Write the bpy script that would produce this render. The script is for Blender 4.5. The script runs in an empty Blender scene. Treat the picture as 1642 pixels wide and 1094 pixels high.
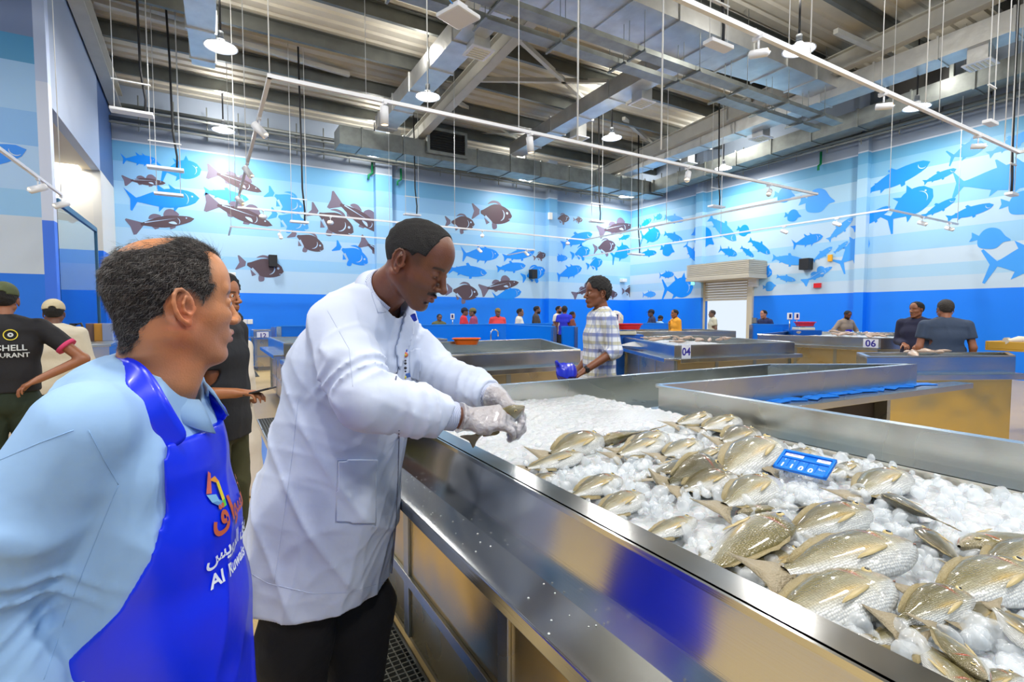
import bpy, bmesh, math, random
import numpy as np
from mathutils import Vector, Matrix, Euler

# ------------------------------------------------------------------ camera, world, exposure
SC = bpy.context.scene
COL = SC.collection
FPX, YAW, PITCH, EYE = 820.0, 30.65, 3.0, 1.5
cam_d = bpy.data.cameras.new('camera')
cam_d.sensor_width = 36.0
cam_d.lens = FPX / 1642.0 * 36.0
cam_d.clip_start = 0.05
cam_d.clip_end = 200
cam = bpy.data.objects.new('camera', cam_d)
cam.location = (0, 0, EYE)
cam.rotation_euler = (math.radians(90 - PITCH), 0, -math.radians(YAW))
COL.objects.link(cam)
SC.camera = cam
wd = bpy.data.worlds.new('world')
SC.world = wd
wd.use_nodes = True
wd.node_tree.nodes['Background'].inputs[0].default_value = (0.80, 0.90, 1.0, 1)
wd.node_tree.nodes['Background'].inputs[1].default_value = 1.1
SC.view_settings.view_transform = 'Standard'
SC.view_settings.look = 'None'
SC.view_settings.gamma = 1.0
SC.view_settings.use_curve_mapping = False
SC.view_settings.exposure = -0.12
SC.cycles.use_denoising = True
SC.cycles.max_bounces = 8
SC.cycles.diffuse_bounces = 4
SC.cycles.glossy_bounces = 4
SC.cycles.transmission_bounces = 6
SC.cycles.transparent_max_bounces = 8
SC.cycles.sample_clamp_indirect = 6.0
SC.cycles.caustics_reflective = False
SC.cycles.caustics_refractive = False
HIGH_BAY_W = 150.0

R = math.radians
CM = cam.rotation_euler.to_matrix()
CR, CU, CF = CM @ Vector((1, 0, 0)), CM @ Vector((0, 1, 0)), CM @ Vector((0, 0, -1))
FH = Vector((math.sin(R(YAW)), math.cos(R(YAW)), 0))     # level forward
RH = Vector((math.cos(R(YAW)), -math.sin(R(YAW)), 0))    # level right

def ray(u, v):
    return CF + CR * ((u - 821) / FPX) + CU * ((547 - v) / FPX)
def at(u, v, dep):
    """place whose level distance in front of the lens is dep"""
    d = ray(u, v)
    return Vector((0, 0, EYE)) + d * (dep / d.dot(FH))
def on(u, v, axis, val):
    d = ray(u, v)
    o = Vector((0, 0, EYE))
    return o + d * ((val - o[axis]) / d[axis])
def floor_at(u, dep):
    p = at(u, 500, dep); return Vector((p.x, p.y, 0))

# ------------------------------------------------------------------ materials
MATS = {}
def srgb(r, g, b):
    f = lambda c: (c / 255) / 12.92 if c <= 10 else ((c / 255 + 0.055) / 1.055) ** 2.4
    return (f(r), f(g), f(b), 1)
def mat(name, col=(200, 200, 200), rough=0.5, metal=0.0, emit=None, estr=0, bump=0, bscale=20, var=0, alpha=1, trans=0, spec=None, sss=0, ior=None, coat=0, vscale=None, stretch=None, attr=None):
    if name in MATS: return MATS[name]
    m = bpy.data.materials.new(name); MATS[name] = m
    m.use_nodes = True
    nt = m.node_tree; b = nt.nodes['Principled BSDF']
    c = srgb(*col)
    b.inputs['Base Color'].default_value = c
    b.inputs['Roughness'].default_value = rough
    b.inputs['Metallic'].default_value = metal
    if spec is not None: b.inputs['Specular IOR Level'].default_value = spec
    if emit: b.inputs['Emission Color'].default_value = srgb(*emit); b.inputs['Emission Strength'].default_value = estr
    if alpha < 1: b.inputs['Alpha'].default_value = alpha
    if trans: b.inputs['Transmission Weight'].default_value = trans
    if sss:
        b.inputs['Subsurface Weight'].default_value = sss
        b.inputs['Subsurface Radius'].default_value = (0.02, 0.01, 0.006)
        b.inputs['Subsurface Scale'].default_value = 0.5
    if ior: b.inputs['IOR'].default_value = ior
    if coat: b.inputs['Coat Weight'].default_value = coat; b.inputs['Coat Roughness'].default_value = 0.08
    src = None
    if attr:
        a = nt.nodes.new('ShaderNodeVertexColor'); a.layer_name = attr; src = a.outputs['Color']
    if var or bump:
        tc = nt.nodes.new('ShaderNodeTexCoord'); mp = nt.nodes.new('ShaderNodeMapping')
        nt.links.new(tc.outputs['Object'], mp.inputs['Vector'])
        if stretch: mp.inputs['Scale'].default_value = stretch
        if bump:
            n = nt.nodes.new('ShaderNodeTexNoise'); n.inputs['Scale'].default_value = bscale; n.inputs['Detail'].default_value = 3
            nt.links.new(mp.outputs[0], n.inputs['Vector'])
            bp = nt.nodes.new('ShaderNodeBump'); bp.inputs['Strength'].default_value = min(1, bump); bp.inputs['Distance'].default_value = 0.01 * max(1, bump)
            nt.links.new(n.outputs[0], bp.inputs['Height']); nt.links.new(bp.outputs[0], b.inputs['Normal'])
        if var:
            n2 = nt.nodes.new('ShaderNodeTexNoise'); n2.inputs['Scale'].default_value = vscale or 3; n2.inputs['Detail'].default_value = 4
            nt.links.new(mp.outputs[0], n2.inputs['Vector'])
            mx = nt.nodes.new('ShaderNodeMix'); mx.data_type = 'RGBA'; mx.blend_type = 'MULTIPLY'
            mx.inputs[0].default_value = 1.0
            mr = nt.nodes.new('ShaderNodeMapRange'); mr.inputs[1].default_value = 0.3; mr.inputs[2].default_value = 0.7
            mr.inputs[3].default_value = 1 - var; mr.inputs[4].default_value = 1 + var * 0.3
            nt.links.new(n2.outputs[0], mr.inputs[0])
            if src: nt.links.new(src, mx.inputs[6])
            else: mx.inputs[6].default_value = c
            nt.links.new(mr.outputs[0], mx.inputs[7]); src = mx.outputs[2]
    if src: nt.links.new(src, b.inputs['Base Color'])
    return m

def steel(name, col=(205, 205, 200), rough=0.22, wave=0.5):
    """sheet steel: brushed, gently buckled so reflections bend"""
    if name in MATS: return MATS[name]
    m = mat(name, col, rough, 1.0)
    nt = m.node_tree; b = nt.nodes['Principled BSDF']
    tc = nt.nodes.new('ShaderNodeTexCoord')
    n = nt.nodes.new('ShaderNodeTexNoise'); n.inputs['Scale'].default_value = 2.6; n.inputs['Detail'].default_value = 1
    nt.links.new(tc.outputs['Object'], n.inputs['Vector'])
    bp = nt.nodes.new('ShaderNodeBump'); bp.inputs['Strength'].default_value = wave; bp.inputs['Distance'].default_value = 0.02
    nt.links.new(n.outputs[0], bp.inputs['Height'])
    mp = nt.nodes.new('ShaderNodeMapping'); mp.inputs['Scale'].default_value = (6, 6, 260)
    nt.links.new(tc.outputs['Object'], mp.inputs[0])
    n2 = nt.nodes.new('ShaderNodeTexNoise'); n2.inputs['Scale'].default_value = 1.0; n2.inputs['Detail'].default_value = 3
    nt.links.new(mp.outputs[0], n2.inputs['Vector'])
    bp2 = nt.nodes.new('ShaderNodeBump'); bp2.inputs['Strength'].default_value = 0.12; bp2.inputs['Distance'].default_value = 0.001
    nt.links.new(n2.outputs[0], bp2.inputs['Height']); nt.links.new(bp.outputs[0], bp2.inputs['Normal'])
    nt.links.new(bp2.outputs[0], b.inputs['Normal'])
    n3 = nt.nodes.new('ShaderNodeTexNoise'); n3.inputs['Scale'].default_value = 2.5; n3.inputs['Detail'].default_value = 1
    nt.links.new(tc.outputs['Object'], n3.inputs['Vector'])
    mr = nt.nodes.new('ShaderNodeMapRange'); mr.inputs[1].default_value = 0.35; mr.inputs[2].default_value = 0.75
    mr.inputs[3].default_value = rough * 0.9; mr.inputs[4].default_value = rough * 1.2
    nt.links.new(n3.outputs[0], mr.inputs[0]); nt.links.new(mr.outputs[0], b.inputs['Roughness'])
    return m

STEEL = steel('brushed_steel')
STEEL_D = steel('dull_steel', (185, 190, 188), 0.3, 0.4)
GALV = mat('galvanised', (160, 164, 158), 0.45, 0.6, var=0.25, vscale=4)
DUCT = mat('duct_sheet', (222, 222, 218), 0.42, 0.8, bump=1.5, bscale=3, var=0.15)
WHITE = mat('white_paint', (232, 232, 228), 0.45)
WHITE_M = mat('white_metal', (235, 236, 238), 0.35)
BLACK = mat('black_plastic', (18, 18, 20), 0.45)
CABLE = mat('black_cable', (22, 22, 24), 0.6)
GREY = mat('grey_paint', (120, 124, 126), 0.5)
BEAM = mat('beam_paint', (190, 188, 178), 0.5, var=0.1)
BLUE = mat('blue_panel', (0, 118, 238), 0.32)
BLUE_P = mat('blue_plastic', (10, 120, 225), 0.35)
SKIRT = mat('beige_laminate', (198, 176, 120), 0.3, var=0.06)
ORANGE = mat('orange_plastic', (250, 110, 20), 0.35)
RED = mat('red_plastic', (225, 20, 30), 0.35)
PINK = mat('pink_plastic', (235, 50, 80), 0.35)
INK = mat('navy_ink', (50, 40, 150), 0.6)
PAPER = mat('white_board', (225, 228, 240), 0.5)

# ------------------------------------------------------------------ mesh helpers
def tagit(o, label=None, cat=None, group=None, kind=None):
    if label: o['label'] = label
    if cat: o['category'] = cat
    if group: o['group'] = group
    if kind: o['kind'] = kind
    return o
def empty(name, loc=(0, 0, 0), rz=0, label=None, cat=None, group=None):
    o = bpy.data.objects.new(name, None); COL.objects.link(o)
    o.empty_display_size = 0.1
    o.location = loc; o.rotation_euler = (0, 0, rz)
    return tagit(o, label, cat, group)

def frame_from(z, hint=(0, 0, 1)):
    z = Vector(z).normalized(); h = Vector(hint)
    if abs(z.dot(h)) > 0.98: h = Vector((1, 0, 0))
    x = h.cross(z).normalized(); y = z.cross(x)
    return x, y, z

class MB:
    def __init__(s): s.v = []; s.f = []; s.mi = []; s.sm = []
    def add(s, vs, fs, mi=0, smooth=False):
        b = len(s.v); s.v += [tuple(v) for v in vs]
        for f in fs: s.f.append(tuple(b + i for i in f)); s.mi.append(mi); s.sm.append(smooth)
        return s
    def box(s, lo, hi, mi=0, M=None):
        (a, b, c), (d, e, f) = lo, hi
        vs = [Vector(p) for p in ((a, b, c), (d, b, c), (d, e, c), (a, e, c), (a, b, f), (d, b, f), (d, e, f), (a, e, f))]
        if M is not None: vs = [M @ v for v in vs]
        return s.add(vs, ((3, 2, 1, 0), (4, 5, 6, 7), (0, 1, 5, 4), (1, 2, 6, 5), (2, 3, 7, 6), (3, 0, 4, 7)), mi)
    def cbox(s, c, d, mi=0, M=None):
        return s.box([c[i] - d[i] / 2 for i in range(3)], [c[i] + d[i] / 2 for i in range(3)], mi, M)
    def beam(s, a, b, w, h, mi=0, up=(0, 0, 1)):
        a, b = Vector(a), Vector(b); z = (b - a); L = z.length; z.normalize()
        upv = Vector(up)
        if abs(z.dot(upv)) > 0.98: upv = Vector((0, 1, 0))
        x = z.cross(upv).normalized(); y = x.cross(z)
        vs = [p + x * sx * w / 2 + y * sy * h / 2 for p in (a, b) for sx, sy in ((-1, -1), (1, -1), (1, 1), (-1, 1))]
        return s.add(vs, ((0, 1, 2, 3), (7, 6, 5, 4), (0, 4, 5, 1), (1, 5, 6, 2), (2, 6, 7, 3), (3, 7, 4, 0)), mi)
    def tube(s, pts, r, n=8, mi=0, cap=True, closed=False):
        pts = [Vector(p) for p in pts]; rr = r if isinstance(r, (list, tuple)) else [r] * len(pts)
        vs = []; px = None
        for i, p in enumerate(pts):
            if closed: t = pts[(i + 1) % len(pts)] - pts[i - 1]
            else: t = pts[min(i + 1, len(pts) - 1)] - pts[max(i - 1, 0)]
            if t.length < 1e-9: t = Vector((0, 0, 1))
            t.normalize()
            if px is None: x, y, _ = frame_from(t)
            else:
                x = px - t * px.dot(t)
                x = x.normalized() if x.length > 1e-6 else frame_from(t)[0]
                y = t.cross(x)
            px = x
            for k in range(n):
                a = 2 * math.pi * k / n
                vs.append(p + (x * math.cos(a) + y * math.sin(a)) * rr[i])
        fs = []
        m = len(pts)
        for i in range(m if closed else m - 1):
            j = (i + 1) % m
            for k in range(n):
                fs.append((i * n + k, i * n + (k + 1) % n, j * n + (k + 1) % n, j * n + k))
        s.add(vs, fs, mi, True)
        if cap and not closed:
            b = len(s.v) - len(vs)
            s.f.append(tuple(b + k for k in reversed(range(n)))); s.mi.append(mi); s.sm.append(False)
            s.f.append(tuple(b + (m - 1) * n + k for k in range(n))); s.mi.append(mi); s.sm.append(False)
        return s
    def cyl(s, a, b, r, n=16, mi=0, r2=None):
        return s.tube([a, b], [r, r if r2 is None else r2], n, mi)
    def lathe(s, prof, c=(0, 0, 0), n=24, mi=0, M=None, smooth=True):
        vs = []
        for r, z in prof:
            for k in range(n):
                a = 2 * math.pi * k / n; p = Vector((r * math.cos(a), r * math.sin(a), z))
                if M is not None: p = M @ p
                vs.append(p + Vector(c))
        fs = [(i * n + k, i * n + (k + 1) % n, (i + 1) * n + (k + 1) % n, (i + 1) * n + k) for i in range(len(prof) - 1) for k in range(n)]
        return s.add(vs, fs, mi, smooth)
    def poly_prism(s, pts, z0, z1, mi=0, M=None):
        """vertical prism on a plan outline"""
        n = len(pts)
        vs = [Vector((p[0], p[1], z0)) for p in pts] + [Vector((p[0], p[1], z1)) for p in pts]
        if M is not None: vs = [M @ v for v in vs]
        return s.add(vs, [tuple(reversed(range(n))), tuple(range(n, 2 * n))] + [(i, (i + 1) % n, n + (i + 1) % n, n + i) for i in range(n)], mi)
    def build(s, name, mats, parent=None, M=None, bevel=0, loc=None):
        me = bpy.data.meshes.new(name)
        me.from_pydata(s.v, [], s.f)
        for m in (mats if isinstance(mats, (list, tuple)) else [mats]): me.materials.append(m)
        me.polygons.foreach_set('material_index', s.mi)
        me.polygons.foreach_set('use_smooth', s.sm)
        me.update()
        o = bpy.data.objects.new(name, me); COL.objects.link(o)
        if parent is not None: o.parent = parent
        if M is not None: o.matrix_local = M
        if loc is not None: o.location = loc
        if bevel:
            bv = o.modifiers.new('bevel', 'BEVEL'); bv.width = bevel; bv.segments = 2; bv.limit_method = 'ANGLE'; bv.angle_limit = R(40)
        return o

def text_obj(name, body, size, m, M, parent=None, extrude=0.001, align='CENTER', bold=0.0, shear=0):
    c = bpy.data.curves.new(name, 'FONT'); c.body = body; c.size = size; c.extrude = extrude
    c.align_x = align; c.align_y = 'CENTER'; c.offset = bold; c.shear = shear; c.resolution_u = 3
    t = bpy.data.objects.new(name, c); COL.objects.link(t)
    dg = bpy.context.evaluated_depsgraph_get()
    me = bpy.data.meshes.new_from_object(t.evaluated_get(dg))
    bpy.data.objects.remove(t); bpy.data.curves.remove(c)
    me.name = name; me.materials.clear(); me.materials.append(m)
    o = bpy.data.objects.new(name, me); COL.objects.link(o)
    if parent is not None: o.parent = parent
    o.matrix_local = M
    return o

def dup(root, loc=None, rz=None, label=None, group=None):
    r = root.copy(); COL.objects.link(r)
    if loc is not None: r.location = loc
    if rz is not None: r.rotation_euler = (0, 0, rz)
    if label: r['label'] = label
    if group: r['group'] = group
    def rec(src, dst):
        for ch in list(src.children):
            c = ch.copy(); COL.objects.link(c); c.parent = dst; rec(ch, c)
    rec(root, r)
    return r

# ------------------------------------------------------------------ blended-volume modelling (for bodies, cloth, hair)
import openvdb
class Vol:
    """a signed-distance block; every shape blends smoothly into the last"""
    def __init__(s, lo, hi, vox):
        s.vox = vox; s.lo = np.array(lo, np.float32)
        n = np.maximum(4, np.ceil((np.array(hi) - np.array(lo)) / vox).astype(int) + 1)
        s.n = n
        s.g = np.full(n, 1.0, np.float32)
    def _sub(s, lo, hi):
        a = np.clip(np.floor((np.array(lo) - s.lo) / s.vox).astype(int), 0, s.n - 1)
        b = np.clip(np.ceil((np.array(hi) - s.lo) / s.vox).astype(int) + 1, 1, s.n)
        if (b <= a).any(): return None
        sl = tuple(slice(a[i], b[i]) for i in range(3))
        ax = [s.lo[i] + s.vox * np.arange(a[i], b[i], dtype=np.float32) for i in range(3)]
        return sl, np.meshgrid(*ax, indexing='ij', sparse=True)
    def _put(s, sl, d, k, op):
        g = s.g[sl]
        if op == 'add':
            if k > 0:
                h = np.clip(0.5 + 0.5 * (g - d) / k, 0, 1); s.g[sl] = g + (d - g) * h - k * h * (1 - h)
            else: s.g[sl] = np.minimum(g, d)
        elif op == 'sub':
            if k > 0:
                h = np.clip(0.5 - 0.5 * (g + d) / k, 0, 1); s.g[sl] = g + (-d - g) * h + k * h * (1 - h)
            else: s.g[sl] = np.maximum(g, -d)
        elif op == 'int': s.g[sl] = np.maximum(g, d)
        return s
    def cone(s, a, b, ra, rb=None, k=0.01, op='add', flat=None):
        """round cone a->b; flat=(axis vector, factor>1) squeezes it along that axis"""
        rb = ra if rb is None else rb
        a = np.array(a, np.float32); b = np.array(b, np.float32); m = max(ra, rb) + k + 4 * s.vox + 0.02
        sub = s._sub(np.minimum(a, b) - m, np.maximum(a, b) + m)
        if sub is None: return s
        sl, (X, Y, Z) = sub
        ab = b - a; L2 = float(ab @ ab) + 1e-12
        dx, dy, dz = X - a[0], Y - a[1], Z - a[2]
        t = np.clip((dx * ab[0] + dy * ab[1] + dz * ab[2]) / L2, 0, 1)
        ex, ey, ez = dx - t * ab[0], dy - t * ab[1], dz - t * ab[2]
        q = ex * ex + ey * ey + ez * ez
        if flat is not None:
            ax = np.array(flat[0], np.float32); ax = ax / np.linalg.norm(ax)
            c = ex * ax[0] + ey * ax[1] + ez * ax[2]
            q = q + c * c * (flat[1] ** 2 - 1)
        d = np.sqrt(q) - (ra + (rb - ra) * t)
        if flat is not None and flat[1] > 1: d = d / (1 + (flat[1] - 1) * 0.5)
        return s._put(sl, d, k, op)
    def path(s, pts, rs, k=0.01, op='add', flat=None):
        for i in range(len(pts) - 1): s.cone(pts[i], pts[i + 1], rs[i], rs[i + 1], k, op, flat)
        return s
    def ell(s, c, r, M=None, k=0.01, op='add'):
        c = np.array(c, np.float32); m = max(r) + k + 4 * s.vox + 0.01
        sub = s._sub(c - m, c + m)
        if sub is None: return s
        sl, (X, Y, Z) = sub
        dx, dy, dz = X - c[0], Y - c[1], Z - c[2]
        if M is not None:
            A = np.array(M, np.float32)[:3, :3].T
            dx, dy, dz = (A[i, 0] * dx + A[i, 1] * dy + A[i, 2] * dz for i in range(3))
        k0 = np.sqrt((dx / r[0]) ** 2 + (dy / r[1]) ** 2 + (dz / r[2]) ** 2)
        k1 = np.sqrt((dx / r[0] ** 2) ** 2 + (dy / r[1] ** 2) ** 2 + (dz / r[2] ** 2) ** 2)
        d = k0 * (k0 - 1) / np.maximum(k1, 1e-6)
        return s._put(sl, d, k, op)
    def slab(s, secs, side, k=0.02):
        """torso: sections (centre, half width, half depth) joined; side = width direction"""
        sd = np.array(side, np.float32); sd /= np.linalg.norm(sd)
        for (a, wa, da), (b, wb, db) in zip(secs[:-1], secs[1:]):
            a = np.array(a, np.float32); b = np.array(b, np.float32); m = max(wa, wb, da, db) + k + 4 * s.vox + 0.02
            sub = s._sub(np.minimum(a, b) - m, np.maximum(a, b) + m)
            if sub is None: continue
            sl, (X, Y, Z) = sub
            ab = b - a; L2 = float(ab @ ab)
            dx, dy, dz = X - a[0], Y - a[1], Z - a[2]
            t = np.clip((dx * ab[0] + dy * ab[1] + dz * ab[2]) / L2, 0, 1)
            ex, ey, ez = dx - t * ab[0], dy - t * ab[1], dz - t * ab[2]
            e = ex * sd[0] + ey * sd[1] + ez * sd[2]
            o2 = np.maximum(ex * ex + ey * ey + ez * ez - e * e, 0)
            W = wa + (wb - wa) * t; D = da + (db - da) * t
            q = (np.abs(e) / W) ** 2.4 + (np.sqrt(o2) / D) ** 2.4
            d = (q ** (1 / 2.4) - 1) * np.minimum(W, D)
            s._put(sl, d, k, 'add')
        return s
    def plane(s, p, n, k=0):
        """keep the side that the normal points away from"""
        p = np.array(p, np.float32); n = np.array(n, np.float32); n = n / np.linalg.norm(n)
        ax = [s.lo[i] + s.vox * np.arange(s.n[i], dtype=np.float32) for i in range(3)]
        X, Y, Z = np.meshgrid(*ax, indexing='ij', sparse=True)
        s.g = np.maximum(s.g, (X - p[0]) * n[0] + (Y - p[1]) * n[1] + (Z - p[2]) * n[2])
        return s
    def warp(s, fn):
        ax = [s.lo[i] + s.vox * np.arange(s.n[i], dtype=np.float32) for i in range(3)]
        X, Y, Z = np.meshgrid(*ax, indexing='ij', sparse=True)
        s.g = s.g + fn(X, Y, Z).astype(np.float32)
        return s
    def mesh(s):
        g = s.g.copy()
        g[0], g[-1] = 1, 1; g[:, 0], g[:, -1] = 1, 1; g[:, :, 0], g[:, :, -1] = 1, 1
        g = np.clip(g, -4 * s.vox, 4 * s.vox)
        G = openvdb.FloatGrid(4 * s.vox); G.copyFromArray(np.ascontiguousarray(g))
        p, t, q = G.convertToPolygons(0.0, 0.0)
        return p * s.vox + s.lo, np.concatenate([q[:, ::-1]]) if len(t) == 0 else (q[:, ::-1], t[:, ::-1])

def join_meshes(lst):
    vs, fs, b = [], [], 0
    for p, q in lst:
        vs.append(p); fs.append(q + b); b += len(p)
    return np.concatenate(vs), np.concatenate(fs)

def np_object(name, pq, mats, parent=None, colfn=None, smooth_it=0, M=None, mifn=None):
    p, q = pq
    me = bpy.data.meshes.new(name)
    nv, nf = len(p), len(q)
    me.vertices.add(nv); me.vertices.foreach_set('co', np.ascontiguousarray(p, np.float32).ravel())
    me.loops.add(nf * 4); me.loops.foreach_set('vertex_index', np.ascontiguousarray(q, np.int32).ravel())
    me.polygons.add(nf); me.polygons.foreach_set('loop_start', np.arange(0, nf * 4, 4, dtype=np.int32))
    me.polygons.foreach_set('loop_total', np.full(nf, 4, np.int32))
    me.update(calc_edges=True)
    me.polygons.foreach_set('use_smooth', np.ones(nf, bool))
    for m in (mats if isinstance(mats, (list, tuple)) else [mats]): me.materials.append(m)
    if colfn is not None:
        c = np.ones((nv, 4), np.float32); c[:, :3] = colfn(p)
        at_ = me.color_attributes.new('paint', 'FLOAT_COLOR', 'POINT')
        at_.data.foreach_set('color', c.ravel())
    if mifn is not None:
        cen = p[q].mean(1); me.polygons.foreach_set('material_index', mifn(cen).astype(np.int32))
    me.update()
    o = bpy.data.objects.new(name, me); COL.objects.link(o)
    if parent is not None: o.parent = parent
    if M is not None: o.matrix_local = M
    if smooth_it:
        sm = o.modifiers.new('smooth', 'SMOOTH'); sm.iterations = smooth_it; sm.factor = 0.5
    return o

def lin(c):
    c = np.array(c, np.float32) / 255
    return np.where(c <= 0.04, c / 12.92, ((c + 0.055) / 1.055) ** 2.4)
# ------------------------------------------------------------------ room shell
WX, WY, PX, PY = 15.8, 16.6, -2.0, 10.4      # right wall, back wall, bulkhead plane, pier plane
Z_W, Z_M, Z_C = 2.1, 5.95, 9.4

def banded(name, stops, rough=0.45):
    """painted wall: flat colour bands by height"""
    m = mat(name, (255, 255, 255), rough)
    nt = m.node_tree; b = nt.nodes['Principled BSDF']
    tc = nt.nodes.new('ShaderNodeTexCoord'); sp = nt.nodes.new('ShaderNodeSeparateXYZ')
    nt.links.new(tc.outputs['Object'], sp.inputs[0])
    mr = nt.nodes.new('ShaderNodeMapRange'); mr.inputs[2].default_value = 10.0
    nt.links.new(sp.outputs[2], mr.inputs[0])
    cr = nt.nodes.new('ShaderNodeValToRGB'); cr.color_ramp.interpolation = 'CONSTANT'
    nt.links.new(mr.outputs[0], cr.inputs[0])
    e = cr.color_ramp.elements
    for i, (z, c) in enumerate(stops):
        el = e[i] if i < 2 else e.new(z / 10)
        el.position = z / 10; el.color = srgb(*c)
    nt.links.new(cr.outputs[0], b.inputs['Base Color'])
    # faint panel seams
    wv = nt.nodes.new('ShaderNodeTexWave'); wv.inputs['Scale'].default_value = 0.35; wv.bands_direction = 'DIAGONAL'
    wv.inputs['Distortion'].default_value = 0
    nt.links.new(tc.outputs['Object'], wv.inputs[0])
    return m
BL = (8, 128, 250)
M_BACK = banded('back_wall_paint', [(0, BL), (2.1, (178, 212, 240)), (2.75, (150, 203, 243)), (3.1, (170, 210, 242)), (3.75, (146, 200, 242)), (4.3, (160, 208, 244)), (4.9, (138, 192, 235)), (5.4, (112, 178, 222)), (5.92, (205, 215, 228)), (5.97, (158, 170, 186))])
M_RIGHT = banded('right_wall_paint', [(0, BL), (2.1, (190, 212, 230)), (2.45, (165, 205, 232)), (2.75, (192, 212, 228)), (3.15, (150, 200, 235)), (3.6, (178, 208, 230)), (4.2, (140, 195, 232)), (4.7, (165, 205, 228)), (5.2, (120, 180, 215)), (5.6, (95, 165, 205)), (5.92, (205, 215, 228)), (5.97, (152, 166, 184))])
M_PIER = banded('pier_paint', [(0, (30, 120, 235)), (2.1, (205, 215, 225)), (2.95, (150, 200, 240)), (3.35, (175, 210, 245)), (4.0, (130, 185, 240)), (4.5, (155, 200, 242)), (5.2, (75, 155, 205)), (5.6, (120, 140, 180))])
M_BULK = mat('bulkhead_paint', (150, 165, 190), 0.5)
M_SIDE = banded('side_paint_shaded_top', [(0, (0, 105, 225)), (2.9, (205, 205, 200)), (4.7, (60, 85, 130))])  # top band darkened: the shade on this wall is put into its colour
M_RECESS = banded('recess_paint', [(0, (0, 105, 225)), (2.9, (212, 210, 202)), (6, (212, 210, 202))])
M_SOFFIT = mat('soffit_paint', (205, 195, 175), 0.6)

def struct(o): o['kind'] = 'structure'; return o
# floor: beige resin, blue walkway stripes, drain grates
fm = mat('floor_resin', (206, 178, 122), 0.28, var=0.08, vscale=1.5, bump=0.3, bscale=60)
struct(MB().box((-9.2, -7.2, -0.1), (WX + 6, WY + 0.2, 0)).build('floor', fm))
ST = mat('blue_floor_paint', (70, 130, 225), 0.35, var=0.05)
struct(MB().box((0.36, -3, 0), (0.52, 15.0, 0.004)).box((3.0, 5.9, 0), (3.2, 15, 0.004)).build('trim_1', ST))

# walls
struct(MB().box((PX - 0.2, WY, 0), (WX + 0.2, WY + 0.2, Z_C)).build('wall_back', M_BACK))
wall_back = bpy.data.objects['wall_back']
d0 = on(1127, 500, 0, WX); d1 = on(1203, 500, 0, WX)
DYa, DYb = d1.y, d0.y          # doorway along the right wall
DZ = 3.35
struct(MB().box((WX, -7, 0), (WX + 0.25, DYa, Z_C)).box((WX, DYb, 0), (WX + 0.25, WY + 0.2, Z_C)).box((WX, DYa, DZ), (WX + 0.25, DYb, Z_C)).build('wall_right', M_RIGHT))
wall_right = bpy.data.objects['wall_right']
struct(MB().box((-9, PY, 0), (PX - 0.14, PY + 0.2, Z_C)).build('wall_left', M_PIER))
wall_left = bpy.data.objects['wall_left']
struct(MB().box((PX - 0.14, PY, 0), (PX, PY + 0.2, Z_C), 0).build('trim_2', banded('pier_edge', [(0, (60, 120, 240)), (2.9, (215, 222, 240)), (5, (190, 205, 235))])))
struct(MB().box((PX - 0.15, PY + 0.2, 4.7), (PX, 14.7, Z_C)).build('wall_bulkhead', M_BULK))
struct(MB().box((PX - 0.15, 14.7, 0), (PX, WY, Z_C)).build('wall_side', M_SIDE))
struct(MB().box((-9, 14.7, 0), (PX - 0.15, 14.9, 5)).build('wall_recess', M_RECESS))
struct(MB().box((-9, PY + 0.2, 4.7), (PX - 0.15, 14.7, 4.8)).build('ceiling_recess', M_SOFFIT))
q = on(100, 268, 2, 4.69)
rl = MB(); rl.cbox((q.x, q.y, 4.685), (0.62, 0.62, 0.03))
o = rl.build('recess_light', mat('lit_panel', (255, 255, 255), 0.5, emit=(255, 244, 225), estr=5))
tagit(o, 'square recessed light panel in the beige soffit of the left recess', 'ceiling light')
for yy, e_ in ((q.y, 90), (12.6, 90)):  # one under the panel, one added without a fitting to brighten the recess
    l_ = bpy.data.lights.new('recess_lamp_or_fill', 'AREA'); l_.shape = 'SQUARE'; l_.size = .55; l_.energy = e_; l_.color = (1, .94, .84)
    lo_ = bpy.data.objects.new('recess_lamp_or_fill', l_); COL.objects.link(lo_); lo_.location = (q.x if yy == q.y else -4.6, yy, 4.66)

# walls behind and left of the viewer
struct(MB().box((-9.2, -7.2, 0), (WX + .25, -7, Z_C)).build('wall_front', M_BACK))
struct(MB().box((-9.2, -7, 0), (-9, PY, Z_C)).box((-9.2, PY, 0), (-9, 14.9, 5)).build('wall_far_left', M_BACK))
# pilasters on the walls
def pil_back(u0, u1, d=0.25):
    a, b = on(u0, 480, 1, WY - d), on(u1, 480, 1, WY - d)
    return (a.x, b.x)
a, b = pil_back(605, 631)
mp_ = MB().box((a, WY - 0.25, 0), (b, WY, Z_C)); a2, b2 = pil_back(880, 893)
mp_.box((a2, WY - 0.25, 0), (b2, WY, Z_C))
struct(mp_.build('trim_3', M_BACK))
mp_ = MB()
for u0, u1 in ((1384, 1368), (1124, 1113)):
    mp_.box((WX - 0.2, on(u0, 480, 0, WX - .2).y, 0), (WX, on(u1, 480, 0, WX - .2).y, Z_C))
struct(mp_.build('trim_4', M_RIGHT))

# glass partition in the recess opening
gw = MB()
gw.beam((PX + .0, PY + .2, 3.27), (PX, 13.8, 3.27), 0.06, 0.09); gw.beam((PX, 13.8, 0), (PX, 13.8, 3.3), 0.06, 0.06)
w1 = struct(gw.build('window_1', mat('rail_blue_grey', (70, 115, 145), 0.4, 0.4)))
glass = mat('clear_glass', (225, 242, 248), 0.02, trans=1.0, ior=1.12)
MB().box((PX - 0.006, PY + .2, 0.02), (PX + 0.006, 13.8, 3.23)).build('pane', glass, w1)

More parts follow.
